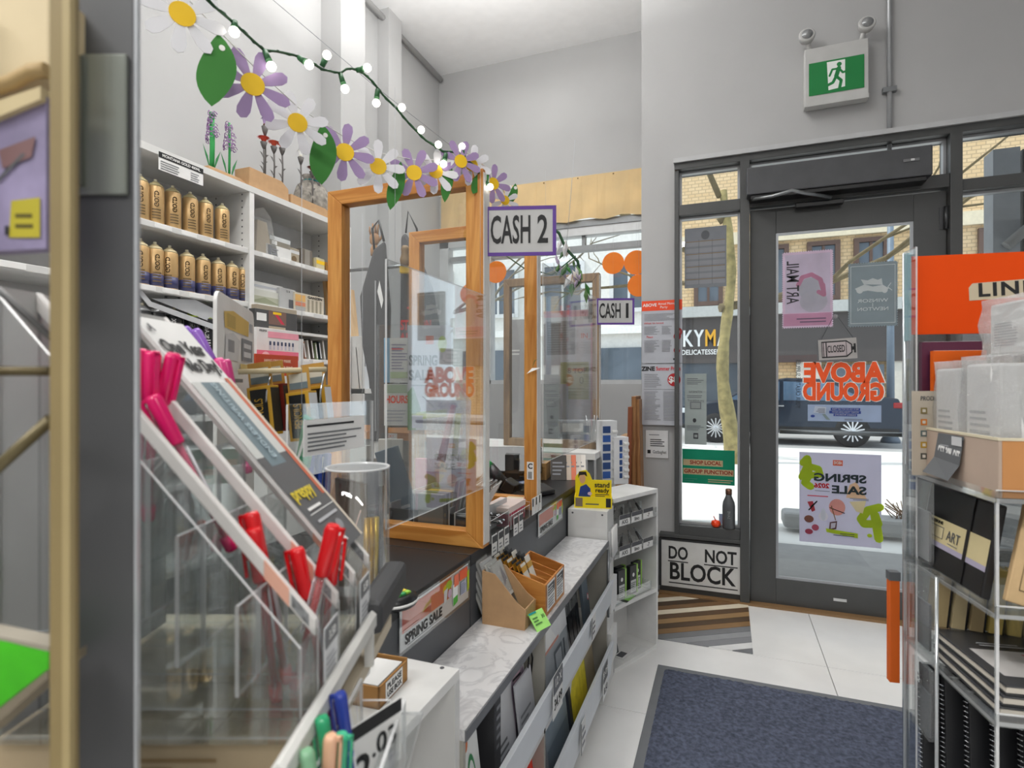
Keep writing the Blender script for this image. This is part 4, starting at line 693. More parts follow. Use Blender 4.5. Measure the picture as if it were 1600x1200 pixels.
MB().add([(-.028, -.03, 0), (.028, -.03, 0), (.028, 0, .036), (-.028, 0, .036), (-.028, .03, 0), (.028, .03, 0)], [(0, 1, 2, 3), (3, 2, 5, 4)]).build('card', LIMEP, o).modifiers.new('s', 'SOLIDIFY').thickness = .0008
decal(o, T((0, -.0155, .0185)) @ RX(-math.atan2(.03, .036)), .056, .046, [('lines', .1, .3, .6, .8, 3, mat('4a7a3a', .6)), ('text', .78, .6, .2, '30', mat('3f6a34', .6)), ('rect', 0, .9, .5, 1, TEAL)])
# ------------------------------------------------------------------ wooden sneeze guard frames
FZ = 1.763
def frame(label, y, x0, x1, sw, z0=DZ, z1=FZ, wd=None):
    a = wd or PINE; b = PINEX if not wd else wd
    o = thing('wooden_screen_frame', label, 'screen', (x0, y, z0)); W = x1-x0; h = z1-z0; rw = .042
    MB().prism([(0, 0), (sw, rw), (sw, h-rw), (0, h)], .04, axis='y').build('stile', a, o, bevel=.002); MB().prism([(W, 0), (W-sw, rw), (W-sw, h-rw), (W, h)], .04, axis='y').build('stile', a, o, bevel=.002)
    MB().prism([(0, 0), (W, 0), (W-sw, rw), (sw, rw)], .04, axis='y').build('bottom_rail', b, o, bevel=.002); MB().prism([(0, h), (W, h), (W-sw, h-rw), (sw, h-rw)], .04, axis='y').build('top_rail', b, o, bevel=.002)
    MB().box(sw-.004, W-sw+.004, .018, .021, rw-.004, h-rw+.004).build('clear_pane', ACRYL, o)
    MB().box(W, W+.002, .002, .038, .01, h-.01).build('end_plate', mat('dcd9d4', .4), o); return o
frame('nearest wooden framed clear screen standing on the dark desk', 1.327, -1.09, -.592, .05); frame('second wooden framed clear screen behind the first, seen through it', 1.79, -1.10, -.60, .045)
frame('third greyish wooden framed clear screen near the display window', 2.78, -1.12, -.60, .035, DZ+.1, FZ, wood('7d6a58', '9c8468', 2, 9.5))
b = thing('back_table', 'white low table behind the desk end under the third screen', 'table', (-1.2, 2.6, 0)); MB().box(-.2, .62, 0, .5, DZ+.07, DZ+.1).build('top', WHITE, b); 
for x in (-.18, .58):
    for y in (.02, .46): MB().box(x, x+.025, y, y+.025, 0, DZ+.07).build('leg', MIDG, b)
o = thing('pine_stile_label', 'small white price sticker with C code on the second screen stile', 'sticker', (-.622, 1.789, .875)); MB().box(-.012, .012, -.001, 0, 0, .06).build('sticker', PAPER, o); decal(o, T((0, -.001, .03)), .024, .06, [('text', .5, .75, .3, 'C', INK, {'bold': .04}), ('bars', .2, .05, .8, .45, 6, INK)])
# clear hanging panels between frames
def hang(label, x, y0, y1, z0, z1):
    o = thing('clear_acrylic_panel', label, 'panel', (x, y0, z0)); acr(0, .004, 0, y1-y0, 0, z1-z0, 0).build('sheet', AM, o)
    for y in (.03, y1-y0-.03): MB().tube([(.002, y, z1-z0-.005), (.002, y, z1-z0+.33)], .0004, 4).build('fishing_line', LIGHTINK, o)
    return o
hang('clear acrylic panel along the desk edge before the nearest wooden screen', -.586, .872, 1.322, .932, 1.43); hang('second clear acrylic panel along the desk edge beyond the second screen', -.596, 1.84, 2.70, .925, 1.62); hang('short clear acrylic sign strip holding the desk notice near the pen display', -.60, .64, .85, 1.06, 1.17)
# hand lettered cash signs
def cash(label, tl, br, n, d0, rz, ss):
    a, b = ad(*tl, d0), ad(br[0], tl[1], d0); wd = (b-a).length; ht = wd*.70; c = (a+b)/2; o = thing('cash_sign', label, 'sign', (c.x, c.y, c.z-ht), rz)
    box(-wd/2, wd/2, 0, .003, 0, ht).build('board', mat('bdbdbc', .5), o); t = ht*.072
    MB().box(-wd/2, wd/2, -.0008, 0, 0, t).box(-wd/2, wd/2, -.0008, 0, ht-t, ht).box(-wd/2, -wd/2+t, -.0008, 0, t, ht-t).box(wd/2-t, wd/2, -.0008, 0, t, ht-t).build('border', PURPLE, o)
    lettering('CASH', ht*.57, INK, o, T((-wd*.14, -.0008, ht*.5)), bold=.02, width=wd*.56); lettering(n, ht*.57, INK, o, T((wd*.31, -.0008, ht*.5)), bold=.02, width=wd*(.15 if n == '2' else .07))
    MB().box(-.2*ht, .2*ht, .003, .0045, ht*.9, ht*1.02).build('hanger', ACRYL, o); return o
cash('purple bordered hand lettered sign reading cash 2 on the nearest screen', (758, 322), (869, 322), '2', 1.47, YAW-math.radians(4), 0); cash('small dark bordered hand lettered sign reading cash 1 at the third screen', (932, 466), (991, 466), '1', 2.78, YAW-math.radians(2), 0)
o = thing('sign_back_card', 'grey card beside the cash 1 sign, edge of the next sign behind', 'sign', ad(926, 504, 2.86), YAW); MB().box(-.022, .022, 0, .003, 0, .125).build('board', mat('9c9ca0', .5), o); decal(o, T((0, 0, .0625)), .044, .125, [('text', .6, .5, .5, ')', INK)])
# card terminals, scanner
def terminal(label, loc, rz, s=1):
    o = thing('card_terminal', label, 'card reader', loc, rz); MB().prism([(-.09, 0), (.09, 0), (.09, .018), (.03, .036), (-.085, .03)], .075, axis='y', o=-.0375).build('body', BLACK, o, bevel=.004)
    MB().prism([(-.08, .0302), (-.02, .0335), (-.02, .0345), (-.08, .0312)], .058, axis='y', o=-.029).build('screen', mat('6f7fa6', .1), o)
    for i in range(4):
        for j in range(3): MB().box(-.01+i*.022, .006+i*.022, -.028+j*.02, -.013+j*.02, .0, .0025, M=T((0, 0, .0345-.0035*i-(.004 if i > 2 else 0))) @ RY(.09 if i < 2 else .2)).build('key', mat('d8dbe2' if (i+j) % 3 else '8a9ac8', .4), o)
    return o
terminal('flat black card terminal on the far dark desk beside the wooden stile', (-.72, 2.10, DZ), math.radians(-28))
o = thing('keypad_terminal', 'rounded card reader with green, yellow and pink keys on the near desk', 'card reader', az(622, 946, DZ), math.radians(75)); MB().lathe([(.030, 0), (.034, .006), (.034, .014), (.026, .024)], 18, 0, Matrix.Diagonal((1.25, 1, 1, 1))).build('body', BLACK, o); MB().lathe([(.0345, .007), (.0345, .012)], 18, 0, Matrix.Diagonal((1.25, 1, 1, 1))).build('band', PAPER, o)
for i in range(3):
    for j in range(3): MB().box(-.02+i*.013, -.009+i*.013, -.018+j*.012, -.008+j*.012, .0235, .0275).build('key', mat(['4fae4a', 'f2c230', 'ef6f8a', '3f9a5a', 'f0a640', 'e9809a', '9bd04a', 'f4d650', 'ee7a6a'][i*3+j], .5), o)
o = thing('barcode_scanner', 'black barcode scanner with green trigger head on the far desk', 'scanner', (-.80, 1.99, DZ)); MB().tube([(-.02, 0, .015), (.0, 0, .05), (-.06, -.01, .105)], [.02, .022, .028], 10).build('handle', BLACK, o); MB().rod((-.058, -.01, .10), (-.085, -.012, .125), .03, .024, 12).build('head', mat('1f9c4a', .4), o); MB().lathe([(.055, 0), (.05, .012), (.02, .02)], 16).build('stand', BLACK, o)
MB().box(-.02, .03, -.03, .03, .02, .07, M=RY(.5)).build('holder', mat('222224', .2), o, bevel=.006)
# corner shelf unit at the end of the counter
A_, B_ = Vector((-.434, 2.31, 0)), Vector((-.297, 2.60, 0)); ang = math.atan2(B_.y-A_.y, B_.x-A_.x); W = (B_-A_).length
o = thing('corner_shelf_unit', 'white angled open shelf unit at the end of the counter', 'shelf unit', A_, ang); 
MB().box(-.005, W+.012, .0, .17, .705, .723).build('top_board', WHITE, o, bevel=.001); MB().box(W, W+.012, 0, .17, 0, .705).build('side_panel', WHITE, o); MB().box(0, W, .16, .17, 0, .705).build('back_panel', SHELFW, o)
for z in (.0, .255, .47, .60): MB().box(.0, W, .0, .16, z, z+.016).build('shelf', WHITE, o)
for z in (.47, .60): MB().box(.0, W, -.012, .0, z+.004, z+.042).build('acrylic_lip', AM[0], o)
def inU(x, y, z): return o.matrix_basis @ Vector((x, y, z))
from math import cos, sin
o.matrix_basis = T(A_) @ RZ(ang); U = o
def onunit(name, label, cat, x, y, z, rz=0, group=None, rx=0): return thing(name, label, cat, T(A_) @ RZ(ang) @ Vector((x, y, z)), ang+rz, group, rx)
for r_, z in ((0, .616), (1, .486)):
    for i in range(3):
        q = onunit('tray_card', 'white label card, %s on the %s lip of the angled corner shelves' % (ordn[i], ('top', 'second')[r_]), 'label', .055+i*.088, -.0125, z-.008, 0, 'label cards on the corner shelves'); MB().box(-.038, .038, -.001, 0, 0, .044).build('card', PAPER, q); decal(q, T((0, -.001, .022)), .076, .044, [('rect', 0, .6, 1, 1, DG), ('text', .5, .3, .4, ['AXS', 'lino', '-7'][i], INK)])
    for i in range(4):
        q = onunit('tool_bag', 'small black tool in clear bag, %s in the %s tray of the corner shelves' % (ordn[i], ('top', 'second')[r_]), 'tool', .04+i*.07, .04, z, .3*i, 'bagged tools in the corner trays'); MB().rod((-.02, 0, .012), (.03, .01, .04), .008, .005, 8).build('handle', BLACK, q); MB().rod((.03, .01, .04), (.05, .014, .052), .003).build('blade', CHROME, q); MB().prism([(-.03, 0), (.03, 0), (.036, .055), (-.02, .06)], .012, axis='y').build('bag', CLEARP, q)
for i, (x, y) in enumerate(((.01, .05), (.07, .01), (.105, .04), (.16, .012), (.22, .03))):
    q = onunit('green_edged_pack', 'black and green marker pack, %s from the near end on the corner shelf' % ordn[i], 'box', x+.03, y+.02, .272, 0, 'black and green marker packs'); MB().box(-.03, .02, 0, .02, 0, .125).build('pack', mat('232527', .35), q); MB().box(.02, .032, .001, .019, 0, .125).build('green_edge', mat('9fd25a', .4), q); decal(q, T((-.005, 0, .0625)), .05, .125, [('rect', .1, .08, .9, .5, mat('cfd2d0', .5)), ('disc', .5, .68, .16, .07, PAPER), ('lines', .15, .12, .85, .45, 5, DG)])
q = onunit('clear_tray', 'clear tray holding the green edged packs on the corner shelf', 'tray', .15, .008, .272); acr(-.14, .14, 0, .003, 0, .04, 1).build('front', AM, q); acr(-.14, -.137, .003, .09, 0, .04, 0).build('side', AM, q); acr(.137, .14, .003, .09, 0, .04, 0).build('side', AM, q)
q = onunit('lime_leaflet', 'lime and black leaflet lying on the corner shelf edge', 'leaflet', .13, .004, .2715, .2); MB().box(-.05, .05, 0, .05, 0, .0015).build('leaf', mat('2b2d2e', .5), q); MB().box(-.03, .05, .0, .026, .0015, .0018).build('lime_panel', mat('9be36a', .5), q)
q = onunit('silver_book', 'silver and black sketchbook leaning on the bottom corner shelf', 'book', .06, .07, .017, 0, None, -.25); MB().box(-.07, .07, 0, .02, 0, .19).build('cover', mat('4a4b4e', .35), q); decal(q, T((0, 0, .095)), .14, .19, [('rect', 0, .35, 1, .78, mat('b5b7ba', .3)), ('rect', 0, .78, 1, .84, DG)])
q = onunit('black_frame_card', 'white card with black frame lying on the bottom corner shelf', 'card', .16, .03, .017, .15); MB().box(-.07, .07, 0, .06, 0, .002).build('card', PAPER, q); MB().box(-.06, -.01, .01, .04, .002, .0023).build('print', DG, q)
# near block beside it: carries the yellow tray
o = thing('end_block', 'white cabinet block at the end of the marble ledge under the yellow tray', 'cabinet', (-.595, 2.17, 0)); MB().box(0, .16, 0, .125, 0, .70).build('carcass', SHELFW, o, bevel=.0015); MB().box(.160, .172, .005, .11, .50, .62).build('pen_holder', mat('c9cacb', .4), o)
for k in range(6): MB().rod((.178, .012+k*.018, .52), (.176, .012+k*.018, .63), .005, .004, 6).build('marker_end', PAPER, o)
for x in (.02, .14): MB().lathe([(.004, 0), (.004, .001)], 8, 0, T((x, -.001, .685)) @ RX(math.pi/2)).build('screw_cap', DG, o)
MB().box(.160, .175, .0, .12, .10, .22).build('card_pocket', PAPER, o); MB().box(.160, .175, .0, .12, .30, .42).build('card_pocket', PAPER, o)
o = thing('yellow_counter_box', 'yellow cardboard counter box with a man in blue on its header card', 'display box', (-.545, 2.20, .70), math.radians(12))
yb = YELLOWB; MB().box(-.03, .12, -.0, .003, 0, .045).build('front', yb, o); MB().box(-.03, -.027, .003, .085, 0, .045).build('side', yb, o); MB().box(.117, .12, .003, .085, 0, .045).build('side', yb, o); MB().box(-.027, .117, .003, .085, 0, .003).build('base', yb, o)
MB().prism([(-.03, 0), (.12, 0), (.12, .10), (.04, .10), (.03, .125), (.015, .14), (-.01, .135), (-.03, .11)], .003, axis='y', o=.085).build('header_card', yb, o)
decal(o, T((.045, .085, .07)), .15, .14, [('poly', [(.06, .05), (.42, .05), (.42, .45), (.3, .58), (.14, .5)], mat('1c3f9a', .5)), ('disc', .2, .74, .085, .14, mat('e0b08a', .6)), ('poly', [(.08, .75), (.1, .95), (.3, .95), (.33, .8), (.25, .86), (.12, .84)], mat('1d1612', .6)), ('disc', .40, .3, .06, .05, mat('c7b8e8', .5)), ('text', .74, .56, .15, 'stand', INK, {'bold': .03}), ('text', .74, .4, .13, 'ready', INK, {'bold': .03}), ('lines', .55, .22, .95, .32, 2, DG)])
decal(o, T((.045, 0, .0225)), .15, .045, [('rect', .03, .12, .22, .9, mat('7f6f5c', .6)), ('lines', .3, .3, .75, .55, 1, DG), ('rect', .84, .1, .97, .9, INK)])
decal(o, T((.12, .043, .0225)) @ RZ(math.pi/2), .085, .045, [('text', .55, .65, .28, 'COUNTER', INK, {'width': .7}), ('text', .55, .3, .28, 'DISPLAY', INK, {'width': .7})], 'side_print')
o = thing('pencil_box', 'small orange brown pencil box behind the yellow counter box', 'box', (-.60, 2.34, .77-.07)); MB().box(-.03, .06, 0, .03, 0, .045).build('carton', mat('b97f3c', .6), o)
# ================================================================== posters and things at the entrance
PY = FY-.004
def post(name, label, cat, tl, br, Y, items, base=PAPER, mirror=False, t=.0015, group=None):
    a, b = ay(*tl, Y), ay(*br, Y); wd, ht = b.x-a.x, a.z-b.z
    return sheet(name, label, cat, ((a.x+b.x)/2, Y-t, b.z), 0, wd, ht, items, base, t, group, mirror=mirror)
GREYP = mat('b9bcc4', .8, var=.03)
post('event_poster', 'upper white notice with orange header on the white pillar by the door', 'poster', (1003, 471), (1066, 567), PY-.02, [('rect', 0, .84, 1, 1, ORANGER), ('text', .2, .93, .05, 'ABOVE', PAPER, {'bold': .03}), ('text', .66, .945, .04, 'Annual Moments', PAPER, {'width': .5}), ('text', .55, .89, .04, 'Party', PAPER), ('lines', .06, .68, .95, .80, 6, GREYINK), ('text', .3, .64, .03, 'What to know', REDP, {'width': .5}), ('lines', .06, .46, .45, .6, 7, GREYINK), ('lines', .5, .46, .75, .6, 7, GREYINK), ('text', .2, .42, .03, 'Please', REDP), ('lines', .06, .18, .45, .38, 9, GREYINK), ('lines', .5, .18, .75, .38, 9, GREYINK), ('disc', .88, .42, .09, .06, mat('a33036', .6)), ('disc', .93, .49, .07, .06, mat('a33036', .6)), ('disc', .92, .49, .03, .03, mat('c89a96', .6)), ('disc', .87, .2, .08, .05, mat('b02a2e', .6)), ('disc', .89, .22, .05, .03, GREYP), ('rect', .78, .05, .9, .075, INK)], GREYP)
post('sale_notice', 'lower grey notice with red eight dollar circle on the white pillar', 'poster', (1003, 569), (1066, 665), PY-.02, [('text', .16, .92, .07, 'ZINE', INK, {'bold': .06}), ('text', .66, .92, .065, 'Summer Prices', REDP, {'width': .6, 'bold': .02}), ('lines', .06, .62, .5, .85, 8, GREYINK), ('disc', .8, .74, .16, .105, mat('b41a22', .5)), ('text', .78, .74, .1, '$8', PAPER, {'bold': .04}), ('lines', .06, .08, .48, .56, 20, GREYINK), ('lines', .54, .08, .95, .56, 20, GREYINK), ('lines', .05, .58, .9, .6, 1, GREYINK)], GREYP)
post('small_notice', 'small curled white notice taped low on the white pillar', 'poster', (1009, 672), (1044, 716), PY-.003, [('lines', .15, .82, .85, .9, 1, GREYINK), ('lines', .2, .42, .85, .72, 4, INK), ('rect', .08, .15, .22, .28, INK), ('text', .62, .21, .12, 'Gatbaghat', INK, {'width': .6})], mat('dfdfe0', .8))
post('wall_calendar', 'grey year planner poster taped inside the narrow window', 'poster', (1070, 358), (1135, 447), FY+.005, [('disc', .5, .87, .12, .09, mat('a7a9ac', .7)), ('disc', .5, .87, .10, .075, mat('83868b', .7))]+[('rect', .03, .06+.105*i, .97, .13+.105*i, mat('bcbec2', .7)) for i in range(7)]+[('rect', .34, .05, .35, .8, mat('83868b', .7)), ('rect', .66, .05, .67, .8, mat('83868b', .7))]+[('rect', .03, .135+.105*i, .97, .145+.105*i, mat('b59a72', .7)) for i in range(0, 7, 2)], mat('a9acb2', .8))
post('long_notice', 'long narrow pale green notice on the window above the green poster', 'poster', (1070, 584), (1104, 695), FY+.005, [('lines', .1, .85, .9, .95, 4, GREYINK), ('text', .5, .74, .035, 'INFORMATION', MIDG, {'width': .6}), ('lines', .1, .66, .95, .71, 2, GREYINK), ('text', .5, .62, .03, 'Transitline.org', MIDG, {'width': .75}), ('rect', .25, .5, .75, .6, GREYINK), ('rect', .29, .51, .71, .59, mat('c5ccca', .8)), ('disc', .45, .34, .08, .03, DG), ('lines', .1, .2, .9, .28, 4, GREYINK), ('rect', .4, .08, .62, .16, DG), ('rect', .44, .10, .58, .14, mat('c5ccca', .8))], mat('c5ccca', .8))
TG = mat('18a885', .6, var=.03); CRM = mat('ffdcb4', .7)
post('green_poster', 'teal green shop local poster with cream and orange strips low on the window', 'poster', (1066, 701), (1148, 759), FY+.005, [('rect', .02, .52, .78, .70, CRM), ('text', .45, .61, .11, 'SHOP LOCAL', mat('c5452c', .6), {'bold': .04, 'width': .6}), ('rect', .02, .26, .98, .44, CRM), ('text', .5, .35, .11, 'GROUP FUNCTION', mat('c5452c', .6), {'bold': .04, 'width': .92}), ('lines', .5, .06, .98, .18, 2, CRM), ('lines', .04, .06, .3, .18, 2, mat('4cae95', .6))], TG)
# stamp shaped posters on the door glass
DYG = FY-.006
def stamp(name, label, tl, br, base, items):
    a, b = ay(*tl, DYG), ay(*br, DYG); wd, ht = b.x-a.x, a.z-b.z; o = thing(name, label, 'poster', ((a.x+b.x)/2, DYG, b.z)); st_ = .0115
    pts = []; nx, ny = int(wd/st_), int(ht/st_); r = st_*.40
    def edge(p, q, n):
        p, q = Vector(p), Vector(q); d = (q-p)/n; nn = Vector((-d.y, d.x)).normalized()
        for i in range(n):
            s = p+d*i; pts.append(tuple(s+d*.22))
            for k in (.35, .5, .65): pts.append(tuple(s+d*k+nn*r*(1 if k == .5 else .75)))
            pts.append(tuple(s+d*.78))
    edge((-wd/2, 0), (wd/2, 0), nx); edge((wd/2, 0), (wd/2, ht), ny); edge((wd/2, ht), (-wd/2, ht), nx); edge((-wd/2, ht), (-wd/2, 0), ny)
    MB().prism(pts, .001, axis='y').build('stamp_sheet', base, o); decal(o, T((0, 0, ht/2)), wd, ht, items, mirror=True); return o
RM = mat('8f7f93', .7); PKL = mat('e9d8e6', .8)
stamp('art_mail_poster', 'pink and lilac stamp shaped art mail poster on the door glass', (1222, 395), (1302, 511), PKL, [('rect', .06, .2, .94, .96, mat('dfdae6', .8)), ('rect', .03, .03, .97, .19, mat('dcaec6', .8)), ('text', .80, .6, .15, 'ART MAIL', DG, {'rot': math.pi/2, 'width': .95, 'bold': .01}), ('disc', .42, .5, .26, .15, mat('cfd2d8', .8)), ('disc', .38, .34, .27, .14, mat('d2d3da', .8)), ('stroke', [(.68, .56), (.6, .66), (.42, .69), (.25, .62), (.2, .5)], .022, mat('dba3bd', .8)), ('stroke', [(.28, .46), (.18, .42), (.2, .55)], .022, mat('dba3bd', .8)), ('lines', .14, .07, .9, .15, 2, RM)])
NG = mat('aab5ba', .7); LG = mat('f6faf9', .7)
stamp('emblem_poster', 'grey green stamp shaped poster with winged beast emblem on the door glass', (1325, 412), (1403, 509), NG, [('rect', .05, .05, .95, .06, LG), ('rect', .05, .94, .95, .95, LG), ('rect', .05, .05, .062, .95, LG), ('rect', .938, .05, .95, .95, LG), ('poly', [(.18, .58), (.3, .64), (.5, .62), (.66, .66), (.86, .6), (.8, .54), (.6, .56), (.4, .53), (.25, .53)], LG), ('poly', [(.3, .64), (.68, .66), (.74, .74), (.6, .72), (.5, .75), (.4, .72), (.32, .74)], LG), ('disc', .76, .57, .07, .05, LG), ('disc', .26, .56, .06, .05, LG), ('stroke', [(.14, .66), (.2, .6), (.12, .55)], .004, LG), ('text', .5, .40, .055, 'WINSOR', LG, {'width': .62, 'bold': .01}), ('text', .5, .27, .055, 'NEWTON', LG, {'width': .62, 'bold': .01}), ('stroke', [(.5, .36), (.5, .31)], .003, LG)])
a, b = ay(1280, 530, DYG-.02), ay(1340, 561, DYG-.02); wd, ht = b.x-a.x, a.z-b.z
o = thing('closed_sign', 'grey hanging sign shaped print of a paint tube reading closed on the door', 'sign', ((a.x+b.x)/2, DYG-.02, b.z), 0, ry=math.radians(-3)); box(-wd/2, wd/2, 0, .004, 0, ht).build('board', mat('aaa6a4', .7), o)
decal(o, T((0, 0, ht/2)), wd, ht, [('poly', [(.08, .1), (.74, .1), (.88, .3), (.88, .7), (.74, .9), (.08, .9)], INK), ('poly', [(.10, .16), (.73, .16), (.85, .33), (.85, .67), (.73, .84), (.10, .84)], mat('b9aeb0', .7)), ('rect', .12, .1, .14, .9, INK), ('rect', .19, .1, .22, .9, INK), ('rect', .72, .16, .735, .84, INK), ('rect', .88, .42, .93, .58, INK), ('rect', .92, .28, .97, .72, INK), ('text', .46, .5, .34, 'CLOSED', INK, {'bold': .02, 'width': .46})])
for s in (-1, 1): MB().tube([(s*wd*.42, .002, ht), (s*wd*.06, .004, ht+.115)], .0012, 4).build('string', INK, o)
MB().lathe([(.012, 0), (.012, .004), (.002, .01)], 10, 0, T((0, .006, ht+.118)) @ RX(math.pi/2)).build('suction_cup', CLEARP, o)
a = post('loyalty_banner', 'pale blue banner with receipt picture under the orange lettering on the door', 'banner', (1262, 632), (1377, 660), DYG, [('poly', [(.75, .45), (.92, .5), (.9, .92), (.74, .86)], mat('e8ecf2', .7)), ('lines', .76, .5, .9, .8, 4, GREYINK), ('poly', [(.68, .08), (.74, .1), (.8, .42), (.76, .45)], mat('a9b8b4', .7)), ('rect', .28, .66, .68, .82, mat('4a5fae', .6)), ('rect', .27, .48, .70, .64, mat('4a5fae', .6)), ('rect', .32, .32, .64, .46, mat('4a5fae', .6)), ('text', .48, .74, .1, 'PAY IF YOU DO NOT GET YOUR', PAPER, {'width': .36}), ('text', .48, .56, .1, 'MONEY THEN JOIN NOW', PAPER, {'width': .36}), ('text', .48, .39, .1, 'EARN POINTS', PAPER, {'width': .28}), ('lines', .25, .1, .5, .2, 2, GREYINK), ('disc', .93, .3, .03, .08, mat('4a5fae', .6))], mat('c3d0e4', .7), mirror=True)
LV = mat('dcdbea', .75, var=.02)
post('spring_sale_poster', 'lavender spring sale 2026 poster with chartreuse scribbles low on the door glass', 'poster', (1249, 706), (1377, 857), DYG, [('rect', .46, .865, .58, .925, SALMON), ('text', .52, .895, .035, 'ABOVE', PAPER, {'bold': .04, 'width': .1}),
  ('stroke', [(.95, .88), (.9, .93), (.88, .75), (.93, .66), (.86, .62)], .038, LIME), ('stroke', [(.97, .72), (.9, .85), (.76, .82), (.74, .76), (.88, .74)], .034, LIME), ('stroke', [(.02, .44), (.16, .4), (.24, .3), (.2, .25), (.04, .26), (.08, .36), (.03, .1)], .04, LIME), ('poly', [(.17, .52), (.42, .52), (.38, .66), (.3, .7)], mat('f0cfa8', .7)),
  ('text', .5, .725, .085, 'SPRING', mat('38464a', .6), {'bold': .05, 'width': .64}), ('text', .385, .60, .085, 'SALE', mat('38464a', .6), {'bold': .05, 'width': .42}), ('text', .72, .635, .05, '2026', REDP, {'bold': .05, 'width': .19}), ('lines', .62, .575, .82, .59, 1, GREYINK), ('rect', .64, .515, .9, .525, mat('d84a5a', .6)), ('lines', .15, .5, .42, .53, 2, GREYINK),
  ('disc', .53, .41, .1, .09, mat('e6a79a', .7)), ('poly', [(.18, .5), (.38, .48), (.3, .38), (.22, .36)], mat('e9ddb0', .7)), ('poly', [(.9, .45), (.84, .34), (.8, .36), (.83, .46)], mat('b5404a', .6)), ('stroke', [(.85, .4), (.78, .46), (.88, .36)], .006, INK), ('stroke', [(.44, .35), (.62, .4)], .004, INK), ('stroke', [(.6, .42), (.55, .27)], .004, mat('8a6a3a', .6)), ('poly', [(.53, .26), (.62, .24), (.63, .15), (.54, .17)], mat('6a4a4a', .6)), ('poly', [(.545, .24), (.605, .23), (.61, .17), (.555, .185)], LV), ('disc', .88, .26, .06, .04, mat('8a5a4a', .6)), ('disc', .7, .3, .06, .05, mat('e4e2e6', .6)), ('disc', .8, .17, .045, .035, mat('b5566a', .6)), ('disc', .88, .12, .05, .03, mat('a8465a', .6)),
  ('poly', [(.28, .09), (.66, .13), (.67, .17), (.28, .14)], LIME), ('lines', .32, .1, .6, .14, 2, DG), ('disc', .7, .32, .03, .07, mat('d7dbe0', .6)), ('disc', .14, .13, .03, .02, LIME)], LV, mirror=True)
# do not block board, bottle, tomato
a, b = ay(1036, 831, FY-.056), ay(1159, 922, FY-.056); wd, ht = .432, .262
o = thing('do_not_block_board', 'hand lettered white board reading do not block under the narrow window', 'sign', (-.132, FY-.046, .045)); box(-wd/2, wd/2, 0, .012, 0, ht).build('board', mat('d3d3d1', .6), o)
for s, x, z, wdt in (('DO', -.125, .80, .105), ('NOT', .1, .80, .165)): lettering(s, .072, INK, o, T((x, 0, .19)), bold=.035, width=wdt)
lettering('BLOCK', .098, INK, o, T((-.0, 0, .085)), bold=.03, width=.35); MB().box(-.18, -.07, -.0006, 0, .142, .148).box(.015, .19, -.0006, 0, .142, .148).box(-.175, .19, -.0006, 0, .020, .026).build('underline', INK, o)
MB().box(-wd/2-.014, wd/2+.014, -.002, .012, ht, ht+.012).box(-wd/2-.014, -wd/2, -.002, .012, 0, ht).box(wd/2, wd/2+.014, -.002, .012, 0, ht).build('edging', ANTHD, o)
o = thing('grey_bottle', 'dark grey insulated bottle with copper cap standing on the window sill', 'bottle', (.012, FY-.03, .401)); MB().lathe([(.03, 0), (.033, .006), (.033, .125), (.03, .145), (.016, .178), (.0155, .19)], 20).build('body', mat('55585b', .45), o); MB().lathe([(.017, .188), (.017, .215), (.014, .218)], 16).build('cap', mat('7d5a4a', .35, .6), o); wrap('SAVE', .014, mat('c9cbcc', .5), o, .0337, .08)
o = thing('tomato_toy', 'small red orange toy tomato with a flag beside the grey bottle on the sill', 'toy', (-.055, FY-.03, .401)); MB().lathe([(.0001, 0), (.018, .003), (.026, .018), (.022, .034), (.008, .040), (.0001, .037)], 14).build('fruit', mat('f0451a', .35), o); MB().rod((0, 0, .036), (-.012, 0, .06), .0025).build('stalk', REDP, o); MB().box(.016, .04, .005, .008, .02, .075).build('flag', mat('8a97b0', .5), o)
# ------------------------------------------------------------------ orange paper discs, hanging leaf bunch, boards by the window
for (px, py, R, d_, lb) in ((775, 425, .098, 0, 'orange paper disc at the left of the display window under the cash 2 sign'), (733, 459, .09, .05, 'orange paper disc half hidden behind the second screen frame'), (958, 411, .09, 0, 'orange paper disc left of the group of three by the pillar'), (994, 410, .098, .04, 'orange paper disc at the top right of the group of three by the pillar'), (998, 446, .09, .08, 'lowest orange paper disc of the group of three by the pillar')):
    p = ay(px, py, WY-.02-d_*.4); o = thing('paper_disc', lb, 'decoration', p, 0, 'orange paper discs in the display window'); MB().prism([(R*math.cos(t*math.pi/18), R*math.sin(t*math.pi/18)) for t in range(36)], .004, axis='y').build('disc', mat('ffa545', .7, var=.03), o); MB().box(-.001, .001, -.002, 0, -R*.9, R*.9).build('fold', mat('ffb066', .7), o); MB().tube([(0, .002, R-.01), (0, .004, 2.50-p.z), (0, WY+.012-p.y, 2.52-p.z)], .0009, 4).build('thread', LIGHTINK, o)
o = thing('hanging_flower_bunch', 'hanging bunch of paper flowers, leaves and dark wire between the cash signs', 'decoration', ad(892, 400, 2.35), YAW); rr = random.Random(4)
MB().tube([(-.11, 0, .14), (-.05, .01, .10), (-.02, 0, .03), (.03, .01, -.02), (.04, 0, -.09)], .006, 6).build('wire', GREEND, o); MB().tube([(-.33, 0, .04), (-.2, 0, -.05), (-.08, 0, -.08), (.02, 0, .0)], .003, 5).build('trailing_wire', GREEND, o)
MB().tube([(-.02, 0, .03), (.0, .01, .25), (.02, .02, .5)], .001, 4).build('hanging_thread', LIGHTINK, o)
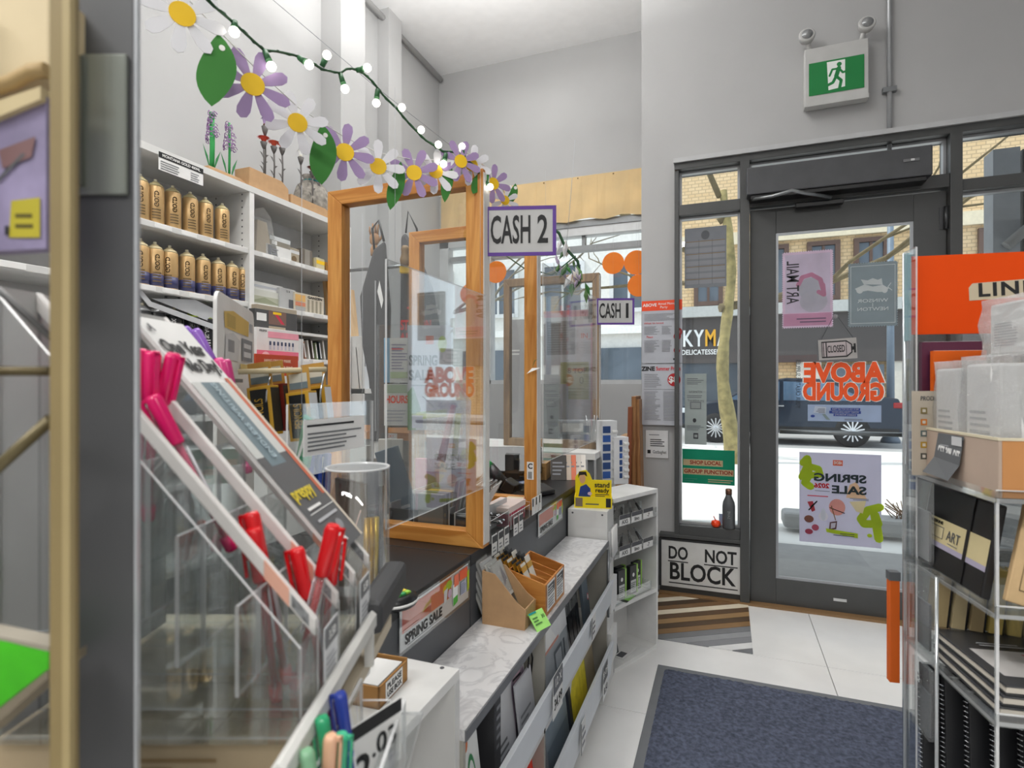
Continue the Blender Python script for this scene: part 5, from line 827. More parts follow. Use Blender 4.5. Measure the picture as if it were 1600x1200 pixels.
for k in range(34):
    t = rr.random(); c = Vector((-.11+.15*t+rr.uniform(-.03, .05), rr.uniform(-.03, .03), .13-.24*t+rr.uniform(-.05, .02))); L = rr.uniform(.035, .08); a = rr.uniform(-.6, .6); wd_ = L*.16
    d = Vector((math.sin(a), rr.uniform(-.3, .3), -math.cos(a))); s = d.cross(Vector((0, 1, 0))).normalized()*wd_; m = MB().add([tuple(c), tuple(c+d*L*.45+s), tuple(c+d*L), tuple(c+d*L*.45-s), tuple(c+d*L*.45+Vector((0, -.004, 0)))], [(0, 1, 4), (1, 2, 4), (2, 3, 4), (3, 0, 4)]); m.build('leaf' if k % 3 else 'petal', mat(['3f7a3c', 'a597ae', 'e2e2e4', '5a7f4a', '8f8396', 'cfc9c0', '3a5a36'][k % 7], .7), o)
o = thing('small_paper_bird', 'small white and green paper sprig clipped on the second screen stile', 'decoration', ay(832, 575, 1.78)); MB().add([(-.02, -.004, -.02), (0, -.004, 0), (.03, -.006, .0), (.0, -.01, -.012)], [(0, 1, 3), (1, 2, 3), (0, 3, 2)]).build('wing', PAPER, o); blade(o, (0, -.004, 0), (.02, -.004, .03), .004)
for i, (px, c_, h_, y_) in enumerate(((981, '8f4f30', .86, 3.18), (990, 'b07a46', .92, 3.2), (999, '9a6a3c', .90, 3.22))):
    p = ay(px, 755, y_); o = thing('leaning_board', ['narrow dark red brown board leaning by the pillar', 'wide tan board leaning by the pillar', 'brown board leaning nearest the pillar'][i], 'board', (p.x, y_, .46), .0, ry=.02*(1-i), rx=-.0); MB().box(-.012, .012, 0, .2, 0, h_-.25).build('board', wood('8a5a34', 'b98a58', 2) if i else mat(c_, .6), o, bevel=.002)
o = thing('board_stand', 'low white plinth behind the counter end carrying leaning boards and cartons', 'plinth', (-.72, 3.0, 0)); MB().box(-.45, .24, .15, .7, 0, .44).build('carcass', WHITE, o, bevel=.002); MB().box(-.46, .245, .145, .705, .44, .46).build('top', WHITE, o)
for i, (z, w_) in enumerate(((.46, .16), (.62, .13), (.76, .11))): carton('brown_carton', 'brown cardboard carton by the pillar, %s from the bottom of the stack' % ordn[i], 'box', (-.56, 3.44, z), w_, .2, .15 if i == 0 else .12, mat('a9835a', .75), [('rect', 0, .45, 1, .55, mat('c2a27a', .5))], rz=0, group='brown cartons by the pillar')
# ------------------------------------------------------------------ till area clutter between the screens
def blk(name, label, cat, loc, rz, w_, d_, h_, base, items=(), group=None, rx=0, bevel=.0015):
    o = thing(name, label, cat, loc, rz, group, rx=rx); MB().box(-w_/2, w_/2, 0, d_, 0, h_).build('body', base, o, bevel=bevel)
    if items: decal(o, T((0, 0, h_/2)), w_, h_, list(items))
    return o
# portfolio bags hanging in the corner behind the till
def bag(label, px, py, d, pts, base, items=None):
    o = thing('portfolio_bag', label, 'bag', ad(px, py, d), YAW); MB().prism(pts, .05, axis='y').build('panel', base, o, bevel=.012); return o
FAB = mat('4a4a4c', .85, var=.12, scale=20)
o = bag('dark grey fabric portfolio bag with pointed top hanging left of the clear panel', 590, 690, 2.6, [(-.04, 0), (.04, 0), (.055, .62), (.03, .94), (-.02, .9), (-.085, .68), (-.075, .45), (-.03, .22)], FAB); MB().box(-.012, -.004, -.01, 0, .05, .75).build('zip', mat('8a8b8d', .4, .5), o); MB().prism([(.0, .70), (.02, .62), (.028, .66), (.01, .75)], .004, axis='y', o=-.006).build('white_tag', PAPER, o)
MB().tube([(-.02, .02, .9), (-.03, .02, 1.0), (.0, .02, 1.04), (.025, .02, .94)], .006, 6).build('strap', BLACK, o)
o = bag('large dark grey curved shoulder bag with red lettering behind the clear panel', 650, 560, 2.55, [(-.08, -.3), (.09, -.3), (.11, .12), (.075, .32), (.02, .46), (-.05, .58), (-.07, .56)], mat('525154', .85, var=.1, scale=20)); MB().tube([(-.05, .02, .58), (-.04, .02, .68), (.0, .02, .60), (.02, .02, .46)], .005, 6).build('strap', BLACK, o)
for i, s in enumerate(('THE', 'STATION', 'ARTISTS')): lettering(s, .045, REDP, o, T((.0, -.002, .21-.06*i)), bold=.05, width=(.08, .14, .15)[i])
o = thing('coat_rail', 'white upright post with hooks carrying the portfolio bags', 'rail', ad(590, 600, 2.62)); z0 = -o.location.z; MB().box(-.02, .02, 0, .04, z0, .58).build('post', SHELFW, o); MB().rod((-.2, .02, .55), (.22, .02, .55), .008).build('hook_bar', STEEL, o); MB().box(-.18, .18, -.1, .14, z0, z0+.02).build('foot', SHELFW, o)
o = thing('wooden_hand', 'jointed wooden artist hand model standing on the drawing board edge', 'mannequin hand', ad(590, 600, 2.62)+Vector((-.03, .018, .66)), YAW); hw = mat('b98a5c', .5); MB().lathe([(.018, -.05), (.02, -.02), (.012, 0)], 12).build('wrist', hw, o); MB().lathe([(.012, 0), (.022, .012), (.024, .04), (.016, .055)], 12, 0, Matrix.Diagonal((1, .6, 1, 1))).build('palm', hw, o)
for k, (x, L) in enumerate(((-.018, .035), (-.007, .05), (.004, .053), (.014, .045))): MB().tube([(x, 0, .05), (x*1.2, -.004, .05+L*.55), (x*1.3+.004, -.012, .05+L)], [.0055, .005, .0035], 7).build('finger', hw, o)
MB().tube([(.02, 0, .02), (.034, -.004, .035), (.038, -.01, .052)], [.006, .0055, .004], 7).build('thumb', hw, o)
o = thing('wooden_toy', 'small yellow and brown wooden figure beside the wooden hand', 'figure', ad(633, 405, 2.5), YAW); MB().box(-.025, .025, 0, .03, -.06, -.03).build('base', YELLOW, o, bevel=.003); MB().lathe([(.02, -.03), (.024, .0), (.015, .03), (.02, .045), (.012, .06)], 10).build('body', mat('7d6440', .6), o)
# spring sale poster on a stand, painted reflections, etc.
o = sheet('counter_poster', 'upright white spring sale poster with green leaf print behind the clear panel', 'poster', ad(671, 672, 1.86), YAW, .145, .35, [('rect', .42, .82, .6, .9, SALMON), ('text', .36, .66, .095, 'SPRING', INK, {'bold': .06, 'width': .66}), ('text', .30, .52, .095, 'SALE', INK, {'bold': .06, 'width': .55}), ('disc', .8, .82, .1, .08, LIME), ('poly', [(0, 0), (.18, 0), (.3, .2), (.12, .42), (0, .36)], mat('5f9a3c', .6)), ('poly', [(.2, .1), (.9, .13), (.9, .2), (.2, .17)], LIME), ('disc', .6, .36, .13, .07, mat('d99a84', .6)), ('stroke', [(.35, .32), (.6, .22)], .004, INK), ('lines', .1, .42, .5, .45, 1, GREYINK), ('rect', .1, .02, .35, .14, mat('b9b4d2', .6))], mat('dcdae2', .7), t=.004)
MB().box(-.06, .06, .004, .05, -.16, -.002).build('stand', ACRYL, o); MB().box(-.075, .075, -.004, -.002, -.005, .36).build('clear_sleeve', clear('sleeve', gloss=.1), o)
ps = [('hours_reflection', 'pale notice with orange hours heading on the clear poster stand', (600, 600), (640, 665), [('text', .5, .62, .18, 'HOURS', ORANGER, {'bold': .05, 'width': .9}), ('lines', .1, .1, .9, .42, 4, LIGHTINK), ('rect', .1, .78, .9, .98, mat('a9bba0', .7))]), ('class_reflection', 'blue and white class notice above the hours notice', (600, 528), (640, 598), [('rect', 0, 0, .22, 1, mat('6fa3c4', .6)), ('lines', .3, .3, .92, .9, 9, mat('8f8aa0', .6)), ('lines', .3, .74, .8, .8, 1, REDP), ('rect', .25, .1, .95, .24, mat('b3c49c', .6))]), ('tan_reflection', 'tan card notice below the hours notice', (602, 640), (640, 668), [('lines', .1, .3, .5, .7, 2, GREYINK)])]
for i, (n, l, tl, br, it) in enumerate(ps):
    d = 1.92+.006*i; a, b = ad(tl[0], tl[1], d), ad(br[0], br[1], d); b0 = ad(tl[0], br[1], d); wd = (ad(br[0], tl[1], d)-a).length; sheet(n, l, 'notice', ((b0+b)/2), YAW, wd, (a-b0).length, it, mat('d8d9d6' if i < 2 else '9c8f80', .7))  # these sheets paint reflections of the door glass
o = thing('poster_stand', 'tall clear acrylic poster stand holding notices on the desk', 'stand', ad(620, 740, 1.945), YAW); h_ = .52; acr(-.07, .07, 0, .004, -.10, h_, 1).build('sheet', AM, o); MB().box(-.07, .07, -.06, .05, -.105, -.10).build('foot', ACRYL, o)
o = sheet('desk_notice', 'white strip notice with small print hung on the near clear panel', 'notice', (-.594, .745, 1.09), math.pi/2, .15, .055, [('rect', .04, .8, .8, .86, INK), ('lines', .05, .12, .95, .7, 5, MIDG)], PAPER)
o = thing('back_counter', 'grey cabinet with a wooden edged top behind the till seen through the nearest screen', 'cabinet', (-2.08, 2.46, 0)); MB().box(0, .68, 0, .4, .91, .95).build('worktop', OAKX, o, bevel=.002); MB().box(.005, .675, .012, .39, .06, .91).build('carcass', mat('8f8d89', .5), o)
for x in (.01, .235, .46): d_ = MB().box(x, x+.21, .002, .012, .10, .80).build('door', mat('7f7d7a', .5), o); MB().box(x+.08, x+.13, -.006, .002, .76, .775).build('handle', STEEL, d_)
MB().box(.40, .50, -.001, .0, .915, .945).build('label', PAPER, o); decal(o, T((.45, -.001, .93)), .1, .03, [('text', .5, .5, .5, 'LUCKY', SALMON)])
# pen and pouch display behind the nearest screen
for i, (px, c_, ht, lb) in enumerate(((610, 'cfcdc6', .26, 'pale upright folder'), (640, '5a6a78', .24, 'slate blue pencil case standing tilted'), (668, 'd57a94', .20, 'pink upright folder'), (686, 'f1f1ef', .27, 'tall white upright pad'), (560, 'b3b0a8', .24, 'grey upright folder'), (582, '8f8d8a', .2, 'dark grey upright folder'))):
    p = ad(px, 800, 1.72); o = blk('stationery_pack', lb+' behind the nearest wooden screen', 'stationery', (p.x, p.y, DZ), YAW+(.0 if i != 1 else .1), .075, .012, ht, mat(c_, .5), [('lines', .1, .1, .8, .3, 2, LIGHTINK)]); 
    if i == 1: o.rotation_euler.y = -.3
o = thing('sorter_box', 'black divided sorter box holding cards behind the nearest screen', 'organizer', (-.80, 1.42, DZ), 0); MB().box(-.14, .16, 0, .2, 0, .006).box(-.14, .16, 0, .004, 0, .06).build('tray', mat('2a2b2d', .4), o); 
for x in (-.14, -.04, .06, .155): MB().box(x, x+.004, .004, .2, .006, .075).build('divider', mat('b9bcbe', .3), o)
for i in range(9):
    q = thing('clear_pocket_card', 'clear pocket card with pink and white print, %s from the left in the sorter' % (ordn+['ninth'])[i], 'card', (-.745+i*.0062, 1.44+.004*i, DZ+.008), .15, 'pocket cards in the sorter', ry=.10+.05*i); MB().box(-.001, .001, 0, .09, 0, .14).build('card', mat(['c9c4c4', 'd8607a', 'e6e3e0', 'b7b3b0', 'e9e9e9', 'c94a5a', 'd9d6d2', '8f8c8a', 'efefed'][i], .4), q); MB().box(-.003, .003, -.004, .092, -.002, .145).build('sleeve', CLEARP, q)
o = thing('shrink_wrapped_doll', 'clear wrapped pack with pink brushes hanging on the clear panel', 'pack', (-.60, 1.16, 1.0), math.pi/2-.5); MB().prism([(-.05, 0), (.05, 0), (.06, .16), (.02, .2), (-.05, .18)], .025, axis='y').build('film', CLEARP, o); MB().rod((-.02, .01, .02), (.015, .01, .15), .01, .006).build('brush', mat('c98f90', .5), o); MB().rod((.02, .012, .03), (.03, .012, .13), .007).build('second_brush', mat('a7b04a', .5), o)
# clear bins of small goods on the desk edge beyond the nearest screen
def bin_(label, y0, y1, x0, x1, h, z=DZ):
    o = thing('clear_bin', label, 'bin', (x0, y0, z)); a, b = x1-x0, y1-y0; acr(0, .003, 0, b, 0, h, 0).build('side', AM, o); acr(a-.003, a, 0, b, 0, h*.8, 0).build('front', AM, o); acr(0, a, 0, .003, 0, h, 1).build('side', AM, o); acr(0, a, b-.003, b, 0, h, 1).build('side', AM, o); MB().box(0, a, 0, b, 0, .003).build('base', ACRYL, o); return o
bin_('near clear bin of shiny black wrapped pens beside the nearest screen', 1.375, 1.515, -.70, -.592, .075); bin_('clear bin of pink eraser cartons beyond the black pens', 1.53, 1.70, -.70, -.592, .05); bin_('tall clear bin of brown notebooks behind the black pens', 1.375, 1.50, -.83, -.715, .13)
rr = random.Random(8)
for k in range(16):
    q = thing('wrapped_black_pen', 'black pen in shiny clear wrapper, %s from the near end of the clear bin' % (ordn+['ninth', 'tenth', 'eleventh', 'twelfth', 'thirteenth', 'fourteenth', 'fifteenth', 'sixteenth'])[k], 'pen', (-.65+rr.uniform(-.03, .03), 1.395+k*.0068, DZ+.01+rr.uniform(0, .05)), rr.uniform(-.4, .4), 'wrapped black pens in the near clear bin', rx=rr.uniform(-.3, .3)); MB().rod((-.035, 0, 0), (.03, 0, .006), .0042, n=7).build('barrel', BLACK, q); MB().box(-.034, .032, -.008, .008, .004, .0055).build('wrapper', WRAP, q); MB().rod((.03, 0, .006), (.038, 0, .007), .003, n=6).build('tip', CHROME, q)
for i in range(8):
    q = carton('eraser_carton', 'pink and white eraser carton, %s from the near end of the row' % ordn[i], 'box', (-.603, 1.545+i*.0185, DZ+.004), .0165, .085, .055, mat('cf4a63', .5), [('rect', 0, .72, 1, 1, mat('f0c9c9', .5)), ('bars', .1, .3, .9, .6, 2, PAPER)], group='pink eraser cartons', lid=mat('ecd9d2', .5))
for i in range(4): carton('brown_notebook', 'brown notebook with gold clasp, %s in the tall clear bin' % ordn[i], 'notebook', (-.74, 1.395+i*.027, DZ+.004), .022, .08, .115, mat(['8c8378', '6a6058', 'c9a24a', '857b70'][i], .5), [('disc', .5, .5, .2, .05, GOLD)], group='brown notebooks in the tall bin')
for i in range(5): tagcard('white shelf price tag, %s along the desk edge bins' % ordn[i], 1.40+i*.045+(.03 if i > 2 else 0), DZ-.035+(.012 if i > 2 else 0), .036, .055, [('rect', .06, .6, .94, .94, mat('3a3b3d', .5)), ('lines', .15, .15, .85, .5, 2, GREYINK)], x=-.590)
for i in range(3): tagcard('black and white striped tag, %s beyond the eraser cartons' % ordn[i], 1.735+i*.035, DZ+.0, .03, .055, [('rect', .1, .5, .45, .96, INK), ('rect', .1, .08, .9, .42, PAPER)], x=-.592)
carton('red_topped_carton', 'cream carton with a red top standing behind the eraser cartons', 'box', (-.63, 1.735, DZ), .05, .06, .05, mat('cfc3a6', .6), [('rect', .5, .5, 1, 1, REDP)])
carton('tan_counter_carton', 'open tan carton of leaflets beside the tall clear bin', 'box', (-.74, 1.56, DZ), .10, .08, .085, mat('a88258', .6), [('rect', .6, .1, .95, .6, PAPER)])
# far till: leaflets, cartons, paper tubs
for i in range(5): blk('paint_leaflet', 'leaning paint swatch leaflet, %s in the row at the far till' % ordn[i], 'leaflet', (-.70+i*.02, 2.40+.01*i, DZ), .3, .07, .003, .12, mat(['3a3532', 'c9b8a8', 'e07a5a', 'd9d3cc', 'efe9e2'][i], .5), [('lines', .1, .2, .9, .8, 4, GREYINK)], 'leaning leaflets at the far till', rx=-.5)
blk('till_carton', 'long brown carton on the far dark desk behind the scanner', 'box', (-.92, 2.36, DZ), .1, .34, .1, .075, mat('a98350', .7), [('rect', .02, .7, .98, .75, mat('8a6636', .7))])
o = thing('till_monitor', 'tilted black till screen behind the scanner on the far desk', 'monitor', (-.86, 2.22, DZ), .3); MB().box(-.13, .13, 0, .015, .075, .23, M=RX(-.9)).build('screen', mat('242528', .12), o, bevel=.004); MB().box(-.03, .03, .06, .12, 0, .12).build('stand', BLACK, o); MB().box(-.09, .09, .02, .16, 0, .012).build('foot', BLACK, o)
for i, (px, lb, c1, c2) in enumerate(((950, 'blue labelled stack of white paint tubes', '23467f', 'e4e6e8'), (968, 'tall white and blue paint tube tower', 'e9eaec', '2f62b0'))):
    p = ad(px, 740, 2.72); o = thing('paint_tube_stack', lb+' beside the yellow counter box', 'display', (p.x, p.y, .72), YAW+.3); hh = .22 if i else .30
    MB().box(-.03, .05, 0, .07, -.01, hh).build('rack', mat(c2 if i == 0 else 'e6e7ea', .4), o, bevel=.002)
    for k in range(6): MB().box(-.028 if i == 0 else .0, .012 if i == 0 else .014, -.003, 0, .02+k*hh/6.8, .02+(k+.75)*hh/6.8).build('label', mat('23467f' if (k+i) % 4 else '2a5aa8', .5), o); MB().rod((.02, -.002, .025+k*hh/6.8), (.048, -.002, .025+k*hh/6.8), .009, .009, 8).build('tube', PAPER, o)
o = thing('pen_bucket', 'clear bucket of silver and black tools on the paint tube stack', 'container', ad(926, 672, 2.80)); MB().lathe([(.03, -.06), (.034, .02)], 14).build('cup', CLEARP, o)
for k in range(9): a = k*.7; MB().rod((.015*math.cos(a), .015*math.sin(a), -.05), (.034*math.cos(a), .02*math.sin(a), .05+.012*(k % 3)), .0045, .0035, 6).build('tool', [STEEL, DG, CHROME][k % 3], o)
for i, (px, c_) in enumerate(((952, '7a3030'), (962, '2c2d30'), (972, '54565c'), (958, '3f5f50'))):
    o = thing('ink_bottle', 'small %s ink bottle on the tube tower' % ['dark red', 'black', 'grey', 'dark green'][i], 'bottle', ad(px, 708, 2.78+.02*i), 0, 'small ink bottles'); MB().lathe([(.011, 0), (.012, .003), (.012, .035), (.006, .042)], 12).build('glass', mat(c_, .2), o); MB().lathe([(.008, .041), (.008, .054), (.006, .056)], 10).build('cap', BLACK, o)
carton('clear_till_box', 'stacked grey clear boxes behind the far desk', 'box', Vector((ad(895, 735, 3.0).x, ad(895, 735, 3.0).y, .871)), .14, .12, .13, mat('a8adb2', .3), [('rect', .1, .55, .9, .9, PAPER), ('rect', .1, .1, .9, .45, GREYINK)], rz=YAW)
# notices hanging in the display window behind the till
for n, l, tl, br, Y, base, it in (('pink_notice', 'large white notice with pink border hanging behind the third screen', (850, 487), (930, 690), 3.15, 'd3d0d2', [('rect', 0, .95, 1, 1, mat('e8b6c0', .7)), ('rect', .92, 0, 1, 1, mat('e8b6c0', .7)), ('rect', .06, .66, .62, .92, mat('a8a4a2', .7)), ('lines', .08, .68, .6, .9, 12, mat('96918f', .7)), ('text', .8, .8, .04, 'IN', SALMON)]), ('green_notice', 'olive paper notice with mirrored lettering behind the far till', (876, 566), (920, 624), 3.1, 'b9b887', [('text', .6, .76, .14, '8 TOP', mat('6f6f4a', .6), {'bold': .03}), ('text', .75, .5, .2, '0', mat('7f7f58', .6)), ('lines', .1, .1, .9, .35, 3, mat('a5a474', .6))]), ('grey_notice', 'grey panel notice at the left of the far till', (795, 500), (822, 720), 3.05, 'aaaaac', [('lines', .2, .75, .7, .8, 2, PAPER)]), ('dark_notice', 'dark grey poster standing low behind the far till', (850, 600), (888, 690), 3.08, '8b8b8e', [('poly', [(.2, .1), (.8, .4), (.7, .75), (.1, .6)], mat('6d6d70', .7))])):
    post(n, l, 'notice', tl, br, Y, it, mat(base, .7), t=.003)
for nm in ('art_mail_poster', 'emblem_poster', 'spring_sale_poster', 'loyalty_banner', 'wall_calendar', 'long_notice', 'green_poster', 'pink_notice', 'green_notice'): translucent(bpy.data.objects[nm], .55)
for o in list(sc.objects):
    if o.name.startswith('paper_disc'): translucent(o, .5)
translucent(bpy.data.objects['kraft_paper_blind'], .4)
# ================================================================== acrylic pen display in the foreground
PZ = .935; SLP = 1.17; AF = -.158
def slope_z(a): return 1.008+(AF-a)*SLP
pd = thing('pen_display', 'clear acrylic stepped pen display with sloping white divider strips in the foreground', 'display stand', (0, 0, 0), YAW)
lanes = (.415, .452, .507, .562, .617); AB = -.385
for i, d in enumerate(lanes):
    m = MB(); pts = [(AF, PZ), (AF, slope_z(AF)-.006), (AB, slope_z(AB)-.006), (AB, PZ)]; m.prism(pts, .003, axis='y', o=d); m.m = [0, 0]+[1]*(len(m.m)-2); m.build('divider', AM, pd)
    if i == 0: continue
    n = .011; MB().prism([(AF-.001, slope_z(AF)-.013), (AF-.001, slope_z(AF)+.001), (AB, slope_z(AB)+.001), (AB, slope_z(AB)-.014)], .007, axis='y', o=d-.0022).build('divider_strip', mat('e2dfdc', .45), pd, bevel=.001)
    if 0 < i < 4: q = MB().prism([(-.20, slope_z(-.20)-.0135), (-.18, slope_z(-.18)-.0135), (-.18, slope_z(-.18)+.0012), (-.20, slope_z(-.20)+.0012)], .0006, axis='y', o=d-.0030).build('salmon_label', mat('f2b9a2', .6), pd)
    MB().prism([(AF-.020, slope_z(AF-.020)-.011), (AF-.006, slope_z(AF-.006)-.011), (AF-.006, slope_z(AF-.006)-.001), (AF-.020, slope_z(AF-.020)-.001)], .0004, axis='y', o=d-.0027).build('worn_label', mat('8a8c8e', .6, var=.6, scale=160), pd)
for i in range(4):
    d0, d1 = lanes[i]+.003, lanes[i+1]
    for a in (-.205, -.250, -.295, -.340): zb = PZ+.006+(AF-a)*.5; acr(a-.003, a, d0, d1, zb, slope_z(a)-.03, 0).build('pocket_wall', AM, pd); MB().box(a, a+.043, d0, d1, zb-.001, zb+.0015).build('pocket_floor', ACRYL, pd)
    MB().prism([(AF-.003, PZ), (AF, PZ), (AF, slope_z(AF)-.006), (AF-.003, slope_z(AF)-.006)], d1-d0, axis='y', o=d0).build('front_wall', ACRYL, pd)
    if i in (1, 3): LMx = T((AF+.0012, (d0+d1)/2+.002, .966)) @ RZ(math.pi/2); q = MB().box(-.018, .018, 0, .0006, -.029, .029, M=LMx).build('price_label', mat('eceef0', .5), pd); decal(q, LMx, .036, .058, [('rect', .05, .68, .95, .97, mat('7d7f82', .5)), ('text', .5, .83, .13, '3.50', PAPER), ('lines', .1, .1, .9, .6, 6, LIGHTINK)])
MB().box(AB, AF, lanes[0], lanes[-1]+.003, PZ-.004, PZ).build('base_sheet', ACRYL, pd); MB().box(AB-.003, AB, lanes[0], lanes[-1]+.003, PZ, slope_z(AB)).build('back_wall', mat('d5d5d3', .5), pd)
# header plate lying on the slope
SM = Matrix(((0, -.76, -.65, 0), (1, 0, 0, 0), (0, -.65, .76, 0), (0, 0, 0, 1)))
am, dm = (-.17-.372)/2, (.545+.630)/2
hp_ = thing('header_plate', 'long sloping pen header plate reading one year no dry on the pen display', 'sign', (0, 0, 0), YAW); HM = T((am, dm, slope_z(am)+.009)) @ SM; HW, HH = .084, .311
MB().box(-HW/2, HW/2, 0, .004, -HH/2, HH/2, M=HM).build('plate', mat('e4e4e2', .45), hp_)
decal(hp_, HM, HW, HH, [('rect', 0, 0, 1, .40, mat('5b5d60', .4)), ('rect', 0, .40, 1, .72, mat('c9cbc8', .45)), ('rect', .20, .36, .62, .72, mat('6f8087', .45)), ('rect', .84, .2, .93, .74, mat('c4694e', .5)), ('rect', .93, .0, 1, .74, mat('cdc3b4', .5)), ('text', .47, .87, .055, 'One Year', INK, {'bold': .05, 'width': .86}), ('text', .56, .79, .055, 'No Dry!', INK, {'bold': .05, 'width': .7}), ('text', .12, .95, .03, 'A', DG, {'bold': .05}),
  ('text', .36, .24, .05, 'preppy', mat('d8c23a', .5), {'bold': .03, 'width': .62}), ('lines', .15, .17, .8, .195, 1, PAPER), ('rect', .1, .155, .9, .158, PAPER), ('lines', .15, .12, .85, .145, 1, LIGHTINK), ('disc', .6, .08, .1, .02, mat('8a8c8f', .5)), ('poly', [(.2, .02), (.5, .02), (.42, .06), (.3, .06)], PAPER), ('text', .41, .55, .03, 'ENDLESS WRITING', mat('a9bcc4', .5), {'rot': math.pi/2, 'width': 1.2})])
def pen(label, top, bot, d0, d1, col, group, L=.150, clearbar=True, k=1.2):
    a, b = ad(*top, d0), ad(*bot, d1); dr_ = (b-a).normalized(); o = thing('pen', label, 'pen', a, 0, group); o.rotation_mode = 'QUATERNION'; o.rotation_quaternion = dr_.to_track_quat('-Z', 'Y'); o.scale = (k, k, 1)
    cm = mat(col, .22, var=.02); MB().lathe([(.0046, -.046), (.0052, -.044), (.0056, -.004), (.0042, 0)], 12).build('cap', cm, o)
    MB().box(-.0016, .0016, -.0092, -.0072, -.040, -.001).box(-.0016, .0016, -.0092, -.0045, -.004, -.001).build('clip', cm, o)
    MB().rod((0, 0, -.046), (0, 0, -L+.012), .0044, .0044, 12).build('barrel', CLEARP if clearbar else cm, o); MB().rod((0, 0, -.046), (0, 0, -L+.014), .0026, .0026, 8).build('ink_tube', cm, o)
    MB().rod((.0, .0046, -.05), (0, .0046, -.095), .0006, n=4).box(-.0022, .0022, .0040, .0047, -.098, -.052).build('white_label', mat('e9e9ee', .4), o); MB().lathe([(.0030, -L), (.0043, -L+.002), (.0045, -L+.014)], 10).build('end_plug', cm, o); return o
RD, PK = 'd8141c', 'e8186e'
for t, b, d0, d1, lb in (((392, 800), (420, 930), .478, .478, 'red pen standing tallest in the nearest pocket of the pen display'), ((396, 825), (411, 935), .468, .470, 'red pen just in front of the tallest red pen'), ((463, 856), (484, 958), .492, .492, 'red pen leaning left in the middle front pocket'), ((521, 820), (490, 950), .485, .487, 'red pen leaning right in the front pocket by the price labels'), ((524, 838), (512, 950), .525, .525, 'red pen behind the right leaning red pen')): pen(lb, t, b, d0, d1, RD, 'red pens in the pen display')
for t, b, d0, d1, lb in (((218, 545), (221, 650), .50, .50, 'pink pen half hidden behind the grey post'), ((239, 548), (236, 660), .482, .485, 'pink pen standing upright left of the header plate'), ((272, 552), (248, 660), .486, .49, 'pink pen leaning right under the header lettering'), ((238, 618), (292, 722), .470, .478, 'pink pen lying lowest across the white strip')): pen(lb, t, b, d0, d1, PK, 'pink pens in the pen display')
for t, b, lb, c in (((288, 512), (330, 575), 'purple pen at the back right of the header plate', '7a4fb0'), ((305, 515), (345, 590), 'second purple pen at the back right of the header plate', '8a5fb8'), ((341, 560), (365, 640), 'pink striped pen by the white card panel', 'd94a8a'), ((352, 562), (368, 640), 'dark tipped pink pen by the white card panel', 'c23a78')): pen(lb, t, b, .72, .72, c, 'pens behind the header plate')
# shelf that carries the display, with kraft box and white lip
o = thing('gondola_shelf', 'cream metal shelf with a pale front lip carrying the pen display', 'shelf', (0, 0, 0), YAW)
MB().box(-.60, -.157, .36, .725, .885, .900).build('board', mat('cfc4ae', .6), o); MB().prism([(-.1565, .938), (-.1465, .938), (-.1465, .951), (-.1515, .955), (-.1565, .951)], .244, axis='y', o=.36).build('front_lip', mat('d9d9d5', .4), o, bevel=.001); MB().box(-.172, -.142, .604, .755, .925, .962).build('end_cap', mat('3c3d3f', .6), o, bevel=.008)
MB().box(-.60, -.57, .4, .8, .7705, .885).build('support', MIDG, o)
for y in (.37, .59): MB().box(-.1565, -.1475, y, y+.006, .900, .938).build('lip_post', mat('d9d9d5', .4), o)
o = thing('kraft_base_box', 'flat kraft box under the acrylic pen display', 'box', (0, 0, 0), YAW); MB().box(-.42, -.166, .42, .615, .9002, .9305).build('box', mat('9a8c74', .75, var=.08), o, bevel=.002); decal(o, T((-.28, .42, .915)), .2, .022, [('lines', .2, .2, .8, .8, 2, mat('7d6a4c', .7))])
# lower tier: clear pen bin with price tag
o = thing('lower_pen_bin', 'clear acrylic pen bin below the pen display with a 2.03 price tag', 'bin', (0, 0, 0), YAW); acr(-.145, -.142, .36, .53, .82, .92, 0).build('back', AM, o); acr(-.142, -.115, .36, .363, .82, .90, 1).build('side', AM, o); acr(-.142, -.115, .527, .53, .82, .90, 1).build('side', AM, o); MB().box(-.142, -.115, .363, .527, .82, .823).build('base', ACRYL, o); acr(-.104, -.101, .36, .53, .82, .90, 0).build('front', AM, o)
TMx = T((-.118, .475, .8815)) @ RZ(math.pi/2-.6); q = MB().box(-.032, .032, 0, .0008, -.0365, .0365, M=TMx).build('price_tag', PAPER, o); decal(q, TMx, .064, .073, [('rect', 0, .84, 1, 1, INK), ('text', .3, .42, .40, '2', INK, {'bold': .02}), ('text', .68, .62, .24, '.03', INK, {'bold': .02})])
TMx = T((-.118, .412, .862)) @ RZ(math.pi/2-.6); q = MB().box(-.018, .018, 0, .0008, -.03, .03, M=TMx).build('small_label', mat('e2e3e6', .5), o); decal(q, TMx, .036, .06, [('lines', .1, .2, .9, .9, 4, GREYINK)])
acr(-.112, -.085, .36, .53, .885, .888, 2).build('lip', AM, o)
for t, b, d, c, lb in (((531, 1082), (545, 1180), .447, '2b3f9a', 'dark blue pen standing in the lower clear bin'), ((522, 1095), (534, 1190), .462, '6a3f9a', 'violet pen behind the dark blue pen in the lower bin'), ((503, 1120), (512, 1190), .415, '2f9a6a', 'green pen nearest the shelf lip in the lower bin'), ((517, 1148), (512, 1230), .41, 'e0b090', 'peach pen in the lower clear bin'), ((534, 1146), (530, 1230), .418, '3fae84', 'mint green pen in the lower clear bin'), ((478, 1172), (490, 1240), .385, '7fae8a', 'pale green pen at the left of the lower bin')): pen(lb, t, b, d, d, c, 'pens in the lower clear bin', clearbar=False, k=.95, L=.10)
